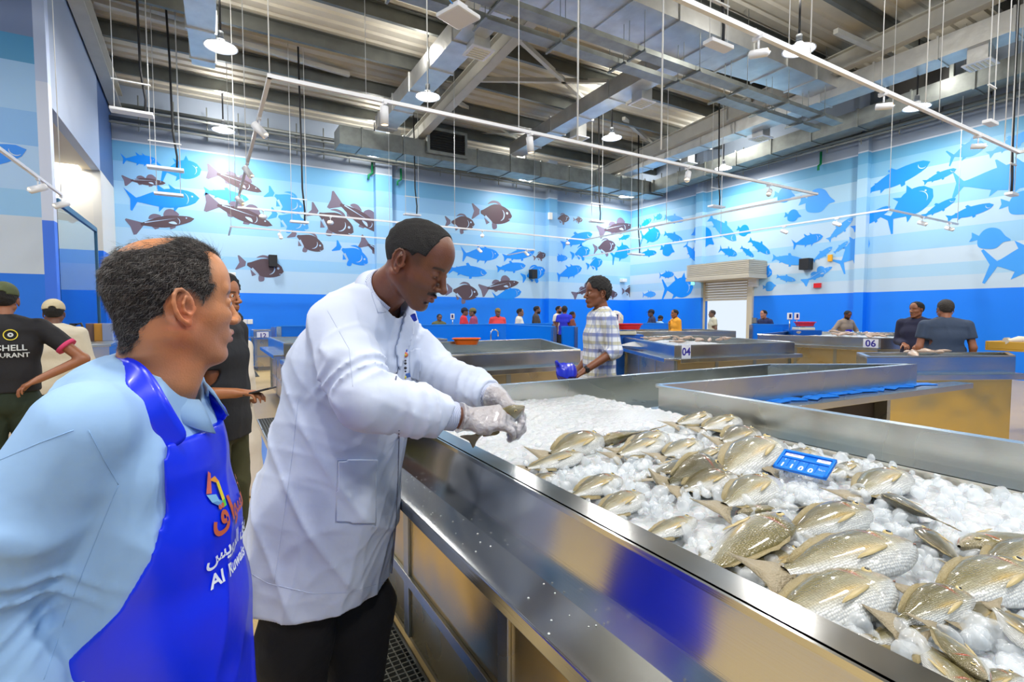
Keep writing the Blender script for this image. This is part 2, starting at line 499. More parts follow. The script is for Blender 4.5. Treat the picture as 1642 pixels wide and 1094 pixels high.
# roller-shutter doorway in the right wall
SL = mat('shutter_slat', (206, 198, 178), 0.4, var=0.05)
sd = MB()
sz1 = on(1165, 482, 0, WX).z
n = int((DZ - sz1) / 0.09)
for i in range(n):
    z = sz1 + i * 0.09
    sd.box((WX + 0.02, DYa, z), (WX + 0.05, DYb, z + 0.078))
door = struct(sd.build('door_1', SL))
jm = MB()
jm.box((WX - 0.09, DYa - 0.12, 0), (WX + 0.02, DYa + 0.08, DZ)).box((WX - 0.09, DYb - 0.08, 0), (WX + 0.02, DYb + 0.12, DZ))
jm.build('guide_rail', mat('jamb_cream', (214, 204, 180), 0.4), door)
hb = MB()
xa = WX - 0.95
ha, hb_ = on(1205, 440, 0, WX).y - 0.55, on(1101, 440, 0, xa).y
hz0, hz1 = on(1185, 446, 0, xa).z, on(1185, 417, 0, xa).z
nn = 8; st = (hz1 - hz0 - 0.1) / nn
for i in range(nn):
    z = hz0 + 0.1 + i * st
    hb.box((xa, ha, z), (WX, hb_, z + st * 0.82)); hb.box((xa + 0.04, ha + 0.04, z), (WX, hb_ - 0.04, z + st), 1)
hb.box((xa - 0.02, ha - 0.02, hz0), (WX, hb_ + 0.02, hz0 + 0.1))
hb.build('shutter_housing', [SL, mat('slat_gap_shade', (120, 114, 100), .6)], door)  # inset backing in a darkened slat colour paints the groove shade
# bright yard outside
struct(MB().box((WX + .3, DYa - 6, -0.12), (WX + 14, DYb + 6, -0.02)).build('trim_5', mat('yard_concrete', (235, 232, 225), 0.8)))

# ------------------------------------------------------------------ roof
def roof_z(y): return 8.5 - 0.07 * y
RS = mat('roof_sheet', (196, 190, 174), 0.55, var=0.1, vscale=2)
rf = MB(); prof = []
y = -7.0
vs = []; fs = []
i = 0
while y < WY + .2:
    for dx, dz in ((0, 0), (0.18, 0), (0.21, 0.05), (0.27, 0.05), (0.30, 0)):
        vs += [(-9, y + dx, roof_z(y + dx) + dz), (WX + .25, y + dx, roof_z(y + dx) + dz)]
    y += 0.3
nr = len(vs) // 2
fs = [(2 * k, 2 * k + 1, 2 * k + 3, 2 * k + 2) for k in range(nr - 1)]
rf.add(vs, fs)
struct(rf.build('ceiling', RS))
PURL = mat('purlin_steel', (112, 114, 108), 0.5, 0.6, var=0.2)
y = -5.0; k = 0
while y < WY - 0.2:
    m = MB(); z = roof_z(y) - 0.02
    m.box((-9, y, z - 0.27), (WX, y + 0.012, z)).box((-9, y, z - 0.282), (WX, y + 0.09, z - 0.27)).box((-9, y - 0.09, z - 0.012), (WX, y, z))
    o = struct(m.build('roof_purlin', PURL)); y += 1.55
for X in (PX + .15, 5.6, 13.2):
    m = MB()
    for ya, yb in ((-6, WY - 0.1),):
        za, zb = roof_z(ya) - 0.3, roof_z(yb) - 0.3
        h = 0.4
        m.beam((X, ya, za - h / 2), (X, yb, zb - h / 2), 0.02, h)
        m.beam((X, ya, za - h), (X, yb, zb - h), 0.24, 0.025); m.beam((X, ya, za), (X, yb, zb), 0.24, 0.025)
    struct(m.build('roof_rafter', BEAM))
def brace(pts, z=7.45, r=0.05):
    m = MB()
    for (u, v), (u2, v2) in pts:
        a, b = on(u, v, 2, z), on(u2, v2, 2, z)
        m.beam(a, b, 0.1, 0.1)
    return m
for s in (((702, 145), (900, 262)), ((716, 127), (1000, 131)), ((640, 212), (868, 212)), ((802, 34), (942, 165)), ((1000, 190), (1080, 262)), ((1340, 50), (1440, 95)), ((1200, 160), (1310, 215)), ((150, 0), (560, 120))):
    struct(brace([s]).build('roof_brace', BEAM))

# ------------------------------------------------------------------ ducts
HD = 7.0
def duct(name, pts, label, wmat=DUCT):
    """pts: centre line with (point, width, height)"""
    m = MB()
    for (p, w, h), (q_, w2, h2) in zip(pts[:-1], pts[1:]):
        p, q_ = Vector(p), Vector(q_); t = (q_ - p).normalized(); L = (q_ - p).length
        sx = t.cross(Vector((0, 0, 1))).normalized(); up = Vector((0, 0, 1))
        vs = [c + sx * a * ww / 2 + up * (b * hh) for c, ww, hh in ((p, w, h), (q_, w2, h2)) for a, b in ((-1, 0), (1, 0), (1, 1), (-1, 1))]
        m.add(vs, ((0, 1, 2, 3), (7, 6, 5, 4), (0, 4, 5, 1), (1, 5, 6, 2), (2, 6, 7, 3), (3, 7, 4, 0)))
        k = 0.6
        while k < L:       # flanges
            c = p + t * k; f = k / L; ww = w + (w2 - w) * f + 0.06; hh = h + (h2 - h) * f + 0.03
            vs = [c + t * d + sx * a * ww / 2 + up * (b * hh - 0.03 * (1 - b)) for d in (-0.02, 0.02) for a, b in ((-1, 0), (1, 0), (1, 1), (-1, 1))]
            m.add(vs, ((0, 1, 2, 3), (7, 6, 5, 4), (0, 4, 5, 1), (1, 5, 6, 2), (2, 6, 7, 3), (3, 7, 4, 0)))
            k += 1.2
    o = m.build(name, wmat)
    return tagit(o, label, 'air duct', None)
duct('air_duct', [((-.35, 2.6, 6.95), .75, .45), ((-.1, 6, 6.9), .62, .42), ((0.0, 9.5, 6.8), .5, .4), ((0.05, 12.8, 6.7), .42, .36)], 'tapering silver duct high at the left, above the balding man')
duct('air_duct', [((4.6, 4.0, 7.0), .6, .45), ((4.4, 14.5, 6.65), .5, .36)], 'silver branch duct running to the back wall above the man in the white coat')
duct('air_duct', [((8.95, 8.1, 6.9), .55, .42), ((8.75, 14.5, 6.65), .5, .36)], 'silver branch duct in the middle of the ceiling, ending over the back corner')
duct('air_duct', [((13.8, 2.0, 7.0), .6, .45), ((13.5, 14.5, 6.65), .5, .36)], 'long silver branch duct beside the right wall')
duct('air_duct', [((3.6, 7.5, 7.05), 1.1, .45), ((9.5, 7.48, 7.05), 1.06, .45), ((14.4, 7.3, 7.05), .62, .4)], 'wide silver main duct crossing the ceiling at upper right')
duct('air_duct', [((3.2, 14.95, 6.15), .7, .5), ((15.6, 14.95, 6.15), .7, .5)], 'dull grey header duct along the top of the back wall', GALV)
duct('air_duct', [((15.1, 3, 6.6), .55, .42), ((15.1, 14.5, 6.2), .55, .42)], 'dull grey header duct along the top of the right wall', GALV)
# square diffusers on drop boxes below the ducts
n0 = None
dl = ['under the far end of the duct above the white-coated man', 'under the middle duct near the back corner', 'nearest the back right corner', 'high above the lamp over the white-coated man', 'beside the white track rod right of centre', 'under the middle of the ceiling, right of the cable trays', 'near the top right edge of the frame', 'above the zigzag track at right of centre', 'left of the double spotlight rod over the shutter']
for (u, v), l in zip(((631, 233), (831, 269), (995, 298), (767, 86), (927, 223), (1029, 167), (1572, 105), (1220, 223), (1102, 264)), dl):
    p = on(u, v, 2, 6.6)
    t = empty('air_diffuser', (p.x, p.y, 6.6), 0, 'white square air diffuser ' + l, 'air vent', 'ceiling diffusers')
    MB().box((-.17, -.17, .03), (.17, .17, .42)).build('drop_box', DUCT, t)
    f = MB().box((-.24, -.24, 0), (.24, .24, .03)); f.build('frame', WHITE_M, t, bevel=0.006)
    g = MB()
    for i in range(5): g.box((-.18, -.18 + i * .08, -.012), (.18, -.14 + i * .08, 0))
    g.build('louvre', mat('diffuser_cream', (225, 218, 190), .5), t)
# wall units with dark grilles in the header ducts
for (u, v, ax, val, l) in ((716, 230, 1, 14.55, 'dark louvred grille in the header duct on the back wall'), (1475, 130, 0, 14.85, 'dark louvred grille in the header duct on the right wall')):
    p = on(u, v, ax, val)
    t = empty('duct_grille', p, 0 if ax == 1 else R(90), l, 'air vent')
    f = MB(); f.box((-.65, -.1, -.38), (.65, 0, -.3)).box((-.65, -.1, .3), (.65, 0, .38)).box((-.65, -.1, -.3), (-.57, 0, .3)).box((.57, -.1, -.3), (.65, 0, .3))
    f.build('frame', GALV, t)
    g = MB().box((-.57, -.02, -.3), (.57, 0, .3))
    for i in range(8): g.box((-.57, -.07, -.29 + i * .075), (.57, -.03, -.27 + i * .075))
    g.build('louvre', mat('grille_dark', (40, 38, 34), .6), t)
# cable trays along X
for yy, l in ((7.8, 'nearer galvanised cable tray of the pair crossing the ceiling'), (7.25, 'galvanised cable tray of the pair crossing the ceiling, the one closer to the viewer')):
    t = empty('cable_tray', (0, yy, 6.35), 0, l if yy < 7.5 else 'galvanised cable tray of the pair crossing the ceiling, the one farther back', 'cable tray')
    m = MB().box((-6, -.13, 0), (14, -.115, .09)).box((-6, .115, 0), (14, .13, .09)).box((-6, -.115, 0), (14, .115, .012))
    m.build('tray', GALV, t)
    x = -5
    while x < 14:
        h = MB().box((x - .02, -.24, -.05), (x + .02, .24, -.01))
        h.cyl((x, -.2, -.05), (x, -.2, 1.6), .008, 6).cyl((x, .2, -.05), (x, .2, 1.6), .008, 6)
        h.build('hanger', GALV, t); x += 1.5
# conduits on the wall tops
for z, l in ((6.75, 'upper'), (6.4, 'lower')):
    m = MB().tube([(PX, WY - .3, z), (WX - .3, WY - .3, z), (WX - .3, -3, z)], .055, 8)
    m.beam((PX, WY - .36, z - .12), (WX - .3, WY - .36, z - .12), .04, .04); m.beam((WX - .36, WY - .36, z - .12), (WX - .36, -3, z - .12), .04, .04)
    t = tagit(m.build('wall_conduit', mat('conduit', (138, 142, 138), .45, .5)), l + ' service pipe running round the tops of the back and right walls', 'pipe')
    for i in range(24):
        xx = PX + .6 + i * .75
        b = MB().cyl((xx, WY - .3, z - .25), (xx, WY - .3, z + .3), .018, 6).cbox((xx, WY - .15, z), (.05, .3, .05))
        b.build('bracket', MATS['conduit'], t)
    for i in range(16):
        yy = 2 + i * .9
        b = MB().cyl((WX - .3, yy, z - .25), (WX - .3, yy, z + .3), .018, 6).cbox((WX - .15, yy, z), (.3, .05, .05))
        b.build('bracket', MATS['conduit'], t)
# green drain stubs
GRN = mat('green_pipe', (0, 140, 80), .4)
for u, v, ax, val, l in ((597, 278, 1, WY - .1, 'left green pipe stub hanging over the back wall mural'), (643, 288, 1, WY - .1, 'right green pipe stub hanging over the back wall mural'), (1316, 263, 0, WX - .1, 'green pipe stub at the top of the right wall')):
    p = on(u, v, ax, val)
    m = MB().tube([p + Vector((0, 0, .35)), p, p + Vector((-.12, 0, -.08)), p + Vector((-.12, 0, -.2))], .035, 8)
    tagit(m.build('pipe_stub', GRN), l, 'pipe')
# ------------------------------------------------------------------ mural fish, painted on the walls
def smooth_poly(pts, k=4):
    out = []; n = len(pts)
    for i in range(n):
        p0, p1, p2, p3 = (np.array(pts[(i + j - 1) % n], float) for j in range(4))
        for s in range(k):
            t = s / k
            out.append(tuple(0.5 * ((2 * p1) + (-p0 + p2) * t + (2 * p0 - 5 * p1 + 4 * p2 - p3) * t * t + (-p0 + 3 * p1 - 3 * p2 + p3) * t ** 3)))
    return out
def lens_body(x0, x1, hu, hd, xm=0.62, pu=1.0, ped=0.03):
    """closed outline from peduncle x0 to nose x1"""
    up, dn = [], []
    for i in range(13):
        x = x0 + (x1 - x0) * i / 12
        if x < xm: t = (x - x0) / (xm - x0); w = math.sin(t * math.pi / 2) ** 1.3
        else: t = (x - xm) / (x1 - xm); w = math.sqrt(max(0, 1 - t ** (1.9 * pu)))
        e = ped * (1 - (x - x0) / (x1 - x0))
        up.append((x, hu * w + e)); dn.append((x, -hd * w - e))
    return up + dn[::-1][1:]
def arc(cx, cy, r, a0, a1, w):
    o, i = [], []
    for k in range(9):
        a = R(a0 + (a1 - a0) * k / 8); ww = w * math.sin(math.pi * (k + .5) / 9)
        o.append((cx + (r + ww) * math.cos(a), cy + (r + ww) * math.sin(a))); i.append((cx + (r - ww) * math.cos(a), cy + (r - ww) * math.sin(a)))
    return o + i[::-1]
def disc(x, y, r, n=10): return [(x + r * math.cos(2 * math.pi * k / n), y + r * math.sin(2 * math.pi * k / n)) for k in range(n)]
def kinds(k):
    F = {}
    if k == 'T': return ([lens_body(.12, 1, .15, .13, .62), [(.15, .02), (.02, .17), (.0, .2), (.06, .02), (.03, -.15), (.05, -.17), (.15, -.02)],
                     [(.46, .1), (.42, .24), (.44, .24), (.56, .13)], [(.62, .12), (.6, .24), (.72, .12)], [(.42, -.08), (.4, -.2), (.5, -.11)], [(.62, -.1), (.6, -.22), (.7, -.11)]],
                    [arc(.72, 0, .12, -50, 50, .006), disc(.9, .03, .014)])
    if k == 'H': return ([lens_body(.16, 1, .25, .22, .66), [(.2, .03), (.03, .26), (0, .24), (.1, 0), (0, -.28), (.03, -.3), (.2, -.03)],
                     [(.45, .17), (.4, .33), (.56, .2)], [(.6, .2), (.72, .38), (.76, .2)], [(.4, -.13), (.34, -.27), (.52, -.18)]],
                    [arc(.74, 0, .14, -60, 60, .008), disc(.9, .06, .018)])
    if k == 'S': return ([lens_body(.1, 1, .11, .11, .55, 1.2), [(.14, .03), (.0, .1), (.04, 0), (.02, -.12), (.14, -.03)],
                     [(.48, .08), (.44, .17), (.5, .19), (.58, .1)], [(.22, .04), (.2, .08), (.26, .06)], [(.26, -.05), (.24, -.13), (.34, -.08)], [(.54, -.09), (.54, -.18), (.6, -.17), (.62, -.09)]],
                    [arc(.9, .01, .06, 150, 300, .008)])
    if k == 'P': return ([lens_body(.2, 1, .09, .09, .6, .7, .02), [(.24, .02), (.02, .12), (0, .1), (.05, -.02), (.06, -.16), (.1, -.16), (.24, -.02)],
                     smooth_poly([(.34, .07), (.36, .13), (.44, .15), (.52, .1)]), smooth_poly([(.56, .09), (.6, .19), (.7, .2), (.78, .12), (.76, .08)]), [(.34, -.05), (.38, -.11), (.44, -.1), (.44, -.07)], [(.6, -.08), (.6, -.14), (.68, -.12), (.7, -.07)]],
                    [[(.26, .012), (.74, .04), (.26, .03)], smooth_poly([(.6, -.02), (.68, -.01), (.72, -.06), (.65, -.05)]), arc(.7, -.01, .07, -50, 50, .006), disc(.88, .025, .012)])
    if k == 'B': return ([lens_body(.22, 1, .2, .2, .62, .9), [(.19, .05), (.03, .16), (0, .15), (.06, 0), (0, -.17), (.03, -.17), (.19, -.05)],
                     smooth_poly([(.38, .19), (.5, .28), (.66, .27), (.74, .17), (.6, .23), (.48, .22)]), [(.3, -.1), (.36, -.25), (.44, -.2)], smooth_poly([(.5, -.2), (.52, -.33), (.62, -.3), (.6, -.19)])],
                    [arc(.66, 0, .14, -70, 50, .013), disc(.87, .05, .028), [(.34, -.05), (.5, -.18), (.47, -.18), (.32, -.09)], [(.91, -.07), (1, -.05), (.92, -.085)]])
    if k == 'F': return ([smooth_poly([(.2, 0), (.28, .24), (.45, .34), (.66, .3), (.84, .12), (1, 0), (.84, -.08), (.7, -.28), (.45, -.32), (.26, -.26)]), [(.24, .05), (0, .16), (.04, 0), (0, -.14), (.24, -.05)]], [])
MURAL = {c: mat('mural_' + c, v, .45) for c, v in {'blue': (0, 140, 248), 'sky': (60, 158, 245), 'brown': (84, 66, 74), 'line': (176, 205, 236)}.items()}
FINM = mat('mural_fin', (112, 102, 122), .45)
def mural(wall, axis, val, lst, nrm):
    n_ = 0
    for kd, cl, a, b in lst:
        pa, pb = on(a[0], a[1], axis, val), on(b[0], b[1], axis, val)
        d = pb - pa; L = d.length; x = d.normalized(); z = Vector(nrm); y = z.cross(x)
        if y.z < 0: y = -y
        M = Matrix((x.to_4d(), y.to_4d(), z.to_4d(), (0, 0, 0, 1))).transposed(); M.translation = pa + z * 0.006
        for i in range(3): M[3][i] = 0
        M[3][3] = 1
        bm = bmesh.new()
        body, lines = kinds(kd)
        for gi, (grp, off) in enumerate(((body, 0.0), (lines, 0.004))):
            for pi, poly in enumerate(grp):
                off2 = off - (0.002 if gi == 0 and pi else 0)
                f = bm.faces.new([bm.verts.new((p[0] * L, p[1] * L, off2)) for p in poly])
                f.material_index = 2 if gi else (1 if pi else 0)
        bm.normal_update(); bmesh.ops.triangulate(bm, faces=bm.faces[:])
        me = bpy.data.meshes.new('painted_fish'); bm.to_mesh(me); bm.free()
        c = MURAL[cl]
        for m in (c, FINM if cl == 'brown' else c, MURAL['line']): me.materials.append(m)
        o = bpy.data.objects.new('painted_fish', me); COL.objects.link(o); o.parent = wall; o.matrix_local = M
BK = [('T', 'blue', (194, 255), (252, 258)), ('P', 'brown', (195, 288), (266, 294)), ('H', 'blue', (253, 275), (323, 272)), ('T', 'blue', (202, 321), (320, 318)), ('P', 'brown', (203, 362), (312, 351)),
      ('P', 'brown', (329, 271), (420, 308)), ('S', 'sky', (326, 306), (399, 320)), ('P', 'brown', (325, 320), (437, 362)), ('B', 'sky', (427, 306), (488, 338)), ('B', 'sky', (432, 341), (495, 366)),
      ('B', 'brown', (495, 334), (567, 373)), ('P', 'brown', (527, 315), (616, 375)), ('B', 'brown', (464, 372), (519, 400)), ('B', 'blue', (536, 393), (590, 422)), ('P', 'brown', (576, 383), (640, 425)),
      ('B', 'brown', (379, 420), (455, 436)), ('P', 'brown', (622, 360), (645, 395)), ('B', 'brown', (713, 355), (761, 360)), ('B', 'brown', (756, 338), (821, 347)), ('T', 'blue', (739, 408), (800, 409)),
      ('S', 'blue', (806, 413), (857, 404)), ('S', 'blue', (718, 431), (781, 438)), ('S', 'blue', (796, 431), (843, 426)), ('B', 'brown', (715, 464), (767, 472)), ('P', 'brown', (768, 465), (832, 453)),
      ('T', 'blue', (790, 478), (836, 468)), ('B', 'blue', (836, 446), (874, 433)), ('B', 'brown', (855, 414), (875, 408)), ('B', 'brown', (889, 351), (913, 350)), ('B', 'brown', (919, 352), (934, 353)),
      ('S', 'blue', (900, 393), (950, 375)), ('P', 'brown', (957, 371), (1015, 362)), ('B', 'blue', (915, 410), (946, 401)), ('B', 'brown', (951, 399), (987, 393)), ('B', 'blue', (940, 427), (966, 419)),
      ('T', 'blue', (884, 415), (910, 414)), ('T', 'blue', (892, 444), (933, 430)), ('P', 'brown', (917, 474), (955, 458)), ('B', 'brown', (972, 473), (990, 472)), ('B', 'brown', (997, 467), (1020, 466)),
      ('S', 'blue', (992, 384), (1010, 378)), ('H', 'blue', (979, 413), (1010, 400))]
RT = [('T', 'blue', (1025, 364), (1045, 352)), ('H', 'blue', (1048, 350), (1062, 347)), ('S', 'blue', (1065, 348), (1097, 354)), ('H', 'blue', (1026, 381), (1059, 376)), ('S', 'blue', (1065, 374), (1095, 386)),
      ('S', 'blue', (1026, 407), (1053, 405)), ('F', 'blue', (1059, 397), (1082, 404)), ('T', 'blue', (1057, 442), (1081, 440)), ('H', 'blue', (1061, 464), (1112, 461)), ('T', 'sky', (1030, 473), (1052, 472)),
      ('F', 'blue', (1111, 371), (1145, 392)), ('S', 'sky', (1137, 348), (1181, 386)), ('F', 'blue', (1182, 366), (1204, 374)), ('S', 'blue', (1201, 384), (1235, 407)), ('S', 'blue', (1188, 396), (1209, 412)),
      ('T', 'blue', (1153, 399), (1182, 409)), ('T', 'blue', (1099, 391), (1118, 419)), ('H', 'blue', (1208, 430), (1238, 440)), ('F', 'blue', (1241, 312), (1275, 314)), ('F', 'sky', (1282, 322), (1339, 323)),
      ('F', 'blue', (1258, 345), (1285, 347)), ('T', 'blue', (1270, 393), (1320, 379)), ('S', 'sky', (1238, 413), (1293, 421)), ('S', 'sky', (1245, 443), (1276, 450)), ('F', 'sky', (1223, 461), (1245, 458)),
      ('S', 'sky', (1303, 419), (1335, 396)), ('S', 'sky', (1337, 406), (1360, 387)), ('S', 'sky', (1327, 386), (1368, 349)), ('P', 'sky', (1286, 454), (1335, 428)), ('H', 'sky', (1342, 428), (1393, 382)),
      ('S', 'blue', (1366, 368), (1428, 331)), ('S', 'blue', (1384, 311), (1492, 259)), ('S', 'blue', (1480, 293), (1534, 271)), ('H', 'blue', (1416, 359), (1496, 303)), ('S', 'blue', (1479, 348), (1533, 318)),
      ('S', 'blue', (1517, 351), (1594, 328)), ('H', 'blue', (1519, 254), (1580, 231)), ('T', 'sky', (1524, 298), (1700, 274)), ('F', 'sky', (1556, 381), (1621, 385)), ('H', 'sky', (1574, 426), (1718, 410)),
      ('F', 'sky', (1603, 328), (1680, 323)), ('S', 'sky', (1583, 249), (1667, 206))]
mural(wall_back, 1, WY, BK, (0, -1, 0))
mural(wall_right, 0, WX, RT, (-1, 0, 0))
mural(wall_left, 1, PY, [('S', 'blue', (-140, 268), (43, 240))], (0, -1, 0))

# ------------------------------------------------------------------ lamps
LIT = mat('lit_lens', (255, 255, 255), .4, emit=(235, 244, 255), estr=24)
WARM = mat('lit_warm', (255, 240, 210), .4, emit=(255, 170, 80), estr=7)
def high_bay(x, y, label, z=6.2, lit=True, top=8.6, group='round high-bay lamps'):
    top = roof_z(y) - .01
    t = empty('pendant_lamp', (x, y, z), 0, label, 'ceiling lamp', group)
    m = MB().lathe([(0.001, .12), (.07, .12), (.08, .08), (.14, .055), (.27, .0), (.275, -.012), (.26, -.012), (.25, .0), (.11, .05), (.001, .05)], n=32)
    m.build('shade', WHITE_M, t)
    MB().lathe([(.001, -.006), (.2, -.004), (.245, .004)], n=32).build('lens', LIT, t)
    MB().cyl((0, 0, .16), (0, 0, .26), .05, 12).build('driver', GREY, t)
    MB().tube([(0, 0, .25), (0, 0, 1.6), (.02, 0, top - z - .3), (.12, 0, top - z)], .018, 8).build('cable', CABLE, t)
    l = bpy.data.lights.new('lamp_light', 'AREA'); l.shape = 'DISK'; l.size = .46; l.energy = HIGH_BAY_W; l.color = (1.0, 0.97, 0.93)
    lo = bpy.data.objects.new('lamp_light', l); COL.objects.link(lo); lo.parent = t; lo.location = (0, 0, -.03)
    l = bpy.data.lights.new('roof_fill', 'POINT'); l.shadow_soft_size = .2; l.energy = HIGH_BAY_W * .8; l.color = (1.0, .98, .94)  # added point light above the shade, brightens the roof
    lo = bpy.data.objects.new('roof_fill', l); COL.objects.link(lo); lo.parent = t; lo.location = (0, 0, .9)
    return t
vis = [((354, 75), 'round high-bay lamp nearest the tapering duct at upper left'), ((686, 155), 'round high-bay lamp directly above the white-coated man'), ((981, 221), 'round high-bay lamp above the man in the checked shirt'), ((1160, 270), 'round high-bay lamp above the roller shutter'),
       ((358, 209), 'small round high-bay lamp over the left end of the mural'), ((601, 248), 'small round high-bay lamp over the pilaster on the back wall'), ((843, 287), 'small round high-bay lamp right of centre by the back wall'), ((1003, 315), 'smallest round high-bay lamp, over the back corner'),
       ((1281, 80), 'large bright high-bay lamp behind the white track at upper right'), ((1470, 172), 'round high-bay lamp close to the right wall')]
for (u, v), l in vis:
    p = on(u, v, 2, 6.2); high_bay(p.x, p.y, l)
for x, y in ((-4, 5.2), (-4, .5), (.2, .5), (4.4, .5), (9.2, .5), (4.4, -4), (-.5, -4)):
    high_bay(x, y, 'round high-bay lamp behind the viewer', group='round high-bay lamps behind the viewer')

# white lighting track with spotlights
ZT = 3.6
SEGS = []
def snap(p):
    best = None
    for a, b in SEGS:
        d = b - a; t = max(0, min(1, (p - a).dot(d) / d.length_squared)); q_ = a + d * t
        if best is None or (q_ - p).length < (best - p).length: best = q_
    return best
def track(name, pts, label, rods=()):
    m = MB()
    for a, b in zip(pts[:-1], pts[1:]):
        a, b = Vector(a), Vector(b); SEGS.append((a, b))
        d = (b - a).normalized()
        m.beam(a - d * .02, b + d * .02, .035, .035)
    t = m.build(name, WHITE_M); tagit(t, label, 'lighting track')
    for p in rods:
        MB().tube([Vector(p), Vector((p[0], p[1], roof_z(p[1]) - .01))], .006, 6).build('suspension_wire', WHITE, t)
    return t
ax_, bx_, ay_, by_ = 0.52, 9.2, 5.08, 11.5
track('light_track', [(ax_, ay_, ZT), (bx_, ay_, ZT), (bx_, by_, ZT), (ax_, by_, ZT), (ax_, ay_, ZT)], 'large white rectangular lighting track hanging over the middle of the hall', [(ax_, ay_, ZT), (ax_, 8.3, ZT), (2.0, ay_, ZT), (ax_, by_, ZT), (3.1, ay_, ZT), (bx_, 8.5, ZT), (5.2, by_, ZT)])
track('light_track', [(1.5, 2.46, ZT), (9.1, 2.46, ZT), (9.1, -2.5, ZT)], 'white lighting track crossing the upper right corner of the view', [(4.3, 2.46, ZT), (6.4, 2.46, ZT), (8.6, 2.46, ZT)])
track('light_track', [(11.8, 14.8, ZT), (11.8, 5.08, ZT), (15.1, 5.08, ZT)], 'white lighting track with a corner in front of the right wall mural', [(11.8, 5.08, ZT), (15.1, 5.08, ZT), (11.8, 9, ZT)])
track('light_track', [(ax_, 15.6, ZT), (ax_, 14.1, ZT), (9.2, 14.1, ZT), (9.2, 15.8, ZT)], 'white lighting track closest to the back wall mural', [(ax_, 14.1, ZT), (4.4, 14.1, ZT), (9.2, 14.1, ZT)])
pl = [on(-40, 210, 2, 3.2), on(98, 312, 2, 3.2)]
track('light_track', [tuple(pl[0]), tuple(pl[1])], 'short white lighting track in front of the left wall', [pl[1]])
def spot(p, aim, label, lit=True, s=1.0, group='track spotlights'):
    t = empty('track_spotlight', snap(Vector(p)), 0, label, 'spotlight', group)
    a = Vector(aim).normalized()
    MB().cbox((0, 0, -.025), (.03, .09, .03)).cyl((0, 0, -.04), (0, 0, -.1), .008, 8).build('mount', WHITE_M, t)
    c = Vector((0, 0, -.14)); L = .075 * s
    m = MB(); m.tube([c - a * L, c - a * (L - .004), c + a * L, c + a * L], [.03 * s, .036 * s, .036 * s, .03 * s], 16)
    m.build('lamp_body', WHITE_M, t)
    MB().tube([c + a * (L + .001), c + a * (L + .004)], .029 * s, 14).build('lamp_lens', WARM if lit else mat('lens_dull', (240, 225, 190), .3, emit=(255, 220, 170), estr=2.5), t)
    return t
R4 = [((434, 190), (.5, -.3, -.6), 0, 'spotlight on the near left leg of the big track, above the balding man', 1), ((418, 262), (.5, -.4, -.8), 0, 'lower spotlight on the left leg of the big track', 1),
      ((410, 312), (.5, -.4, -.6), 1, 'spotlight near the far left corner of the big track', 1),
      ((607, 173), (.05, .1, -1), 0, 'spotlight on the big track pointing straight down, left of the white-coated man', 1), ((833, 222), (.15, .05, -1), 0, 'spotlight on the big track pointing down above the middle', 1),
      ((1086, 272), (-.5, -.3, -.7), 0, 'spotlight on the right part of the big track', 1), ((1216, 299), (-.8, -.4, -.5), 0, 'spotlight near the right corner of the big track', 1)]
for (u, v), aim, lit, l, s in R4: spot(on(u, v, 2, ZT), aim, l, lit, 1.15)
for x, y, l in ((1.0, by_, 'glaring warm spotlight on the far side of the big track, left one'), (2.3, by_, 'glaring warm spotlight on the far side of the big track beside the brown painted fish'), (5.95, by_, 'glaring warm spotlight on the far side of the big track, right of the white-coated man'), (8.6, by_, 'warm spotlight near the far right corner of the big track')):
    spot((x, y, ZT), (-.45, -.88, -.14), l, True, 1.25)
for u, v, lit, l in ((1192, 68, 1, 'bright warm spotlight on the track at upper right, beside the large lamp'), (1401, 152, 1, 'spotlight on the upper right track below the duct'), (1548, 220, 1, 'spotlight near the corner of the upper right track')):
    spot(on(u, v, 2, ZT), (.27, -.95, -.16), l, lit, .85)
for u, v, l in ((1360, 352, 'spotlight left of the corner of the right wall track'), (1279, 365, 'spotlight on the left leg of the right wall track'), (1462, 350, 'spotlight right of the corner of the right wall track'), (1514, 358, 'spotlight at the right end of the right wall track')):
    spot(on(u, v, 2, ZT), (-.3, -.9, -.4), l, False, 1.2)
for x, l in ((1.6, 'left small spotlight on the track nearest the mural'), (4.9, 'small spotlight over the head of the white-coated man'), (7.2, 'small spotlight on the track nearest the mural, right part'), (8.9, 'rightmost small spotlight on the track nearest the mural')):
    spot((x, 14.1, ZT), (.1, -.9, -.6), l, False, 1.3)
spot(on(70, 285, 2, 3.2), (-.7, -.4, -.4), 'spotlight on the short track at the left wall', False, 1.2)
spot(on(97, 312, 2, 3.2), (-.7, -.4, -.4), 'spotlight at the end of the short track by the left wall corner', False, 1.2)
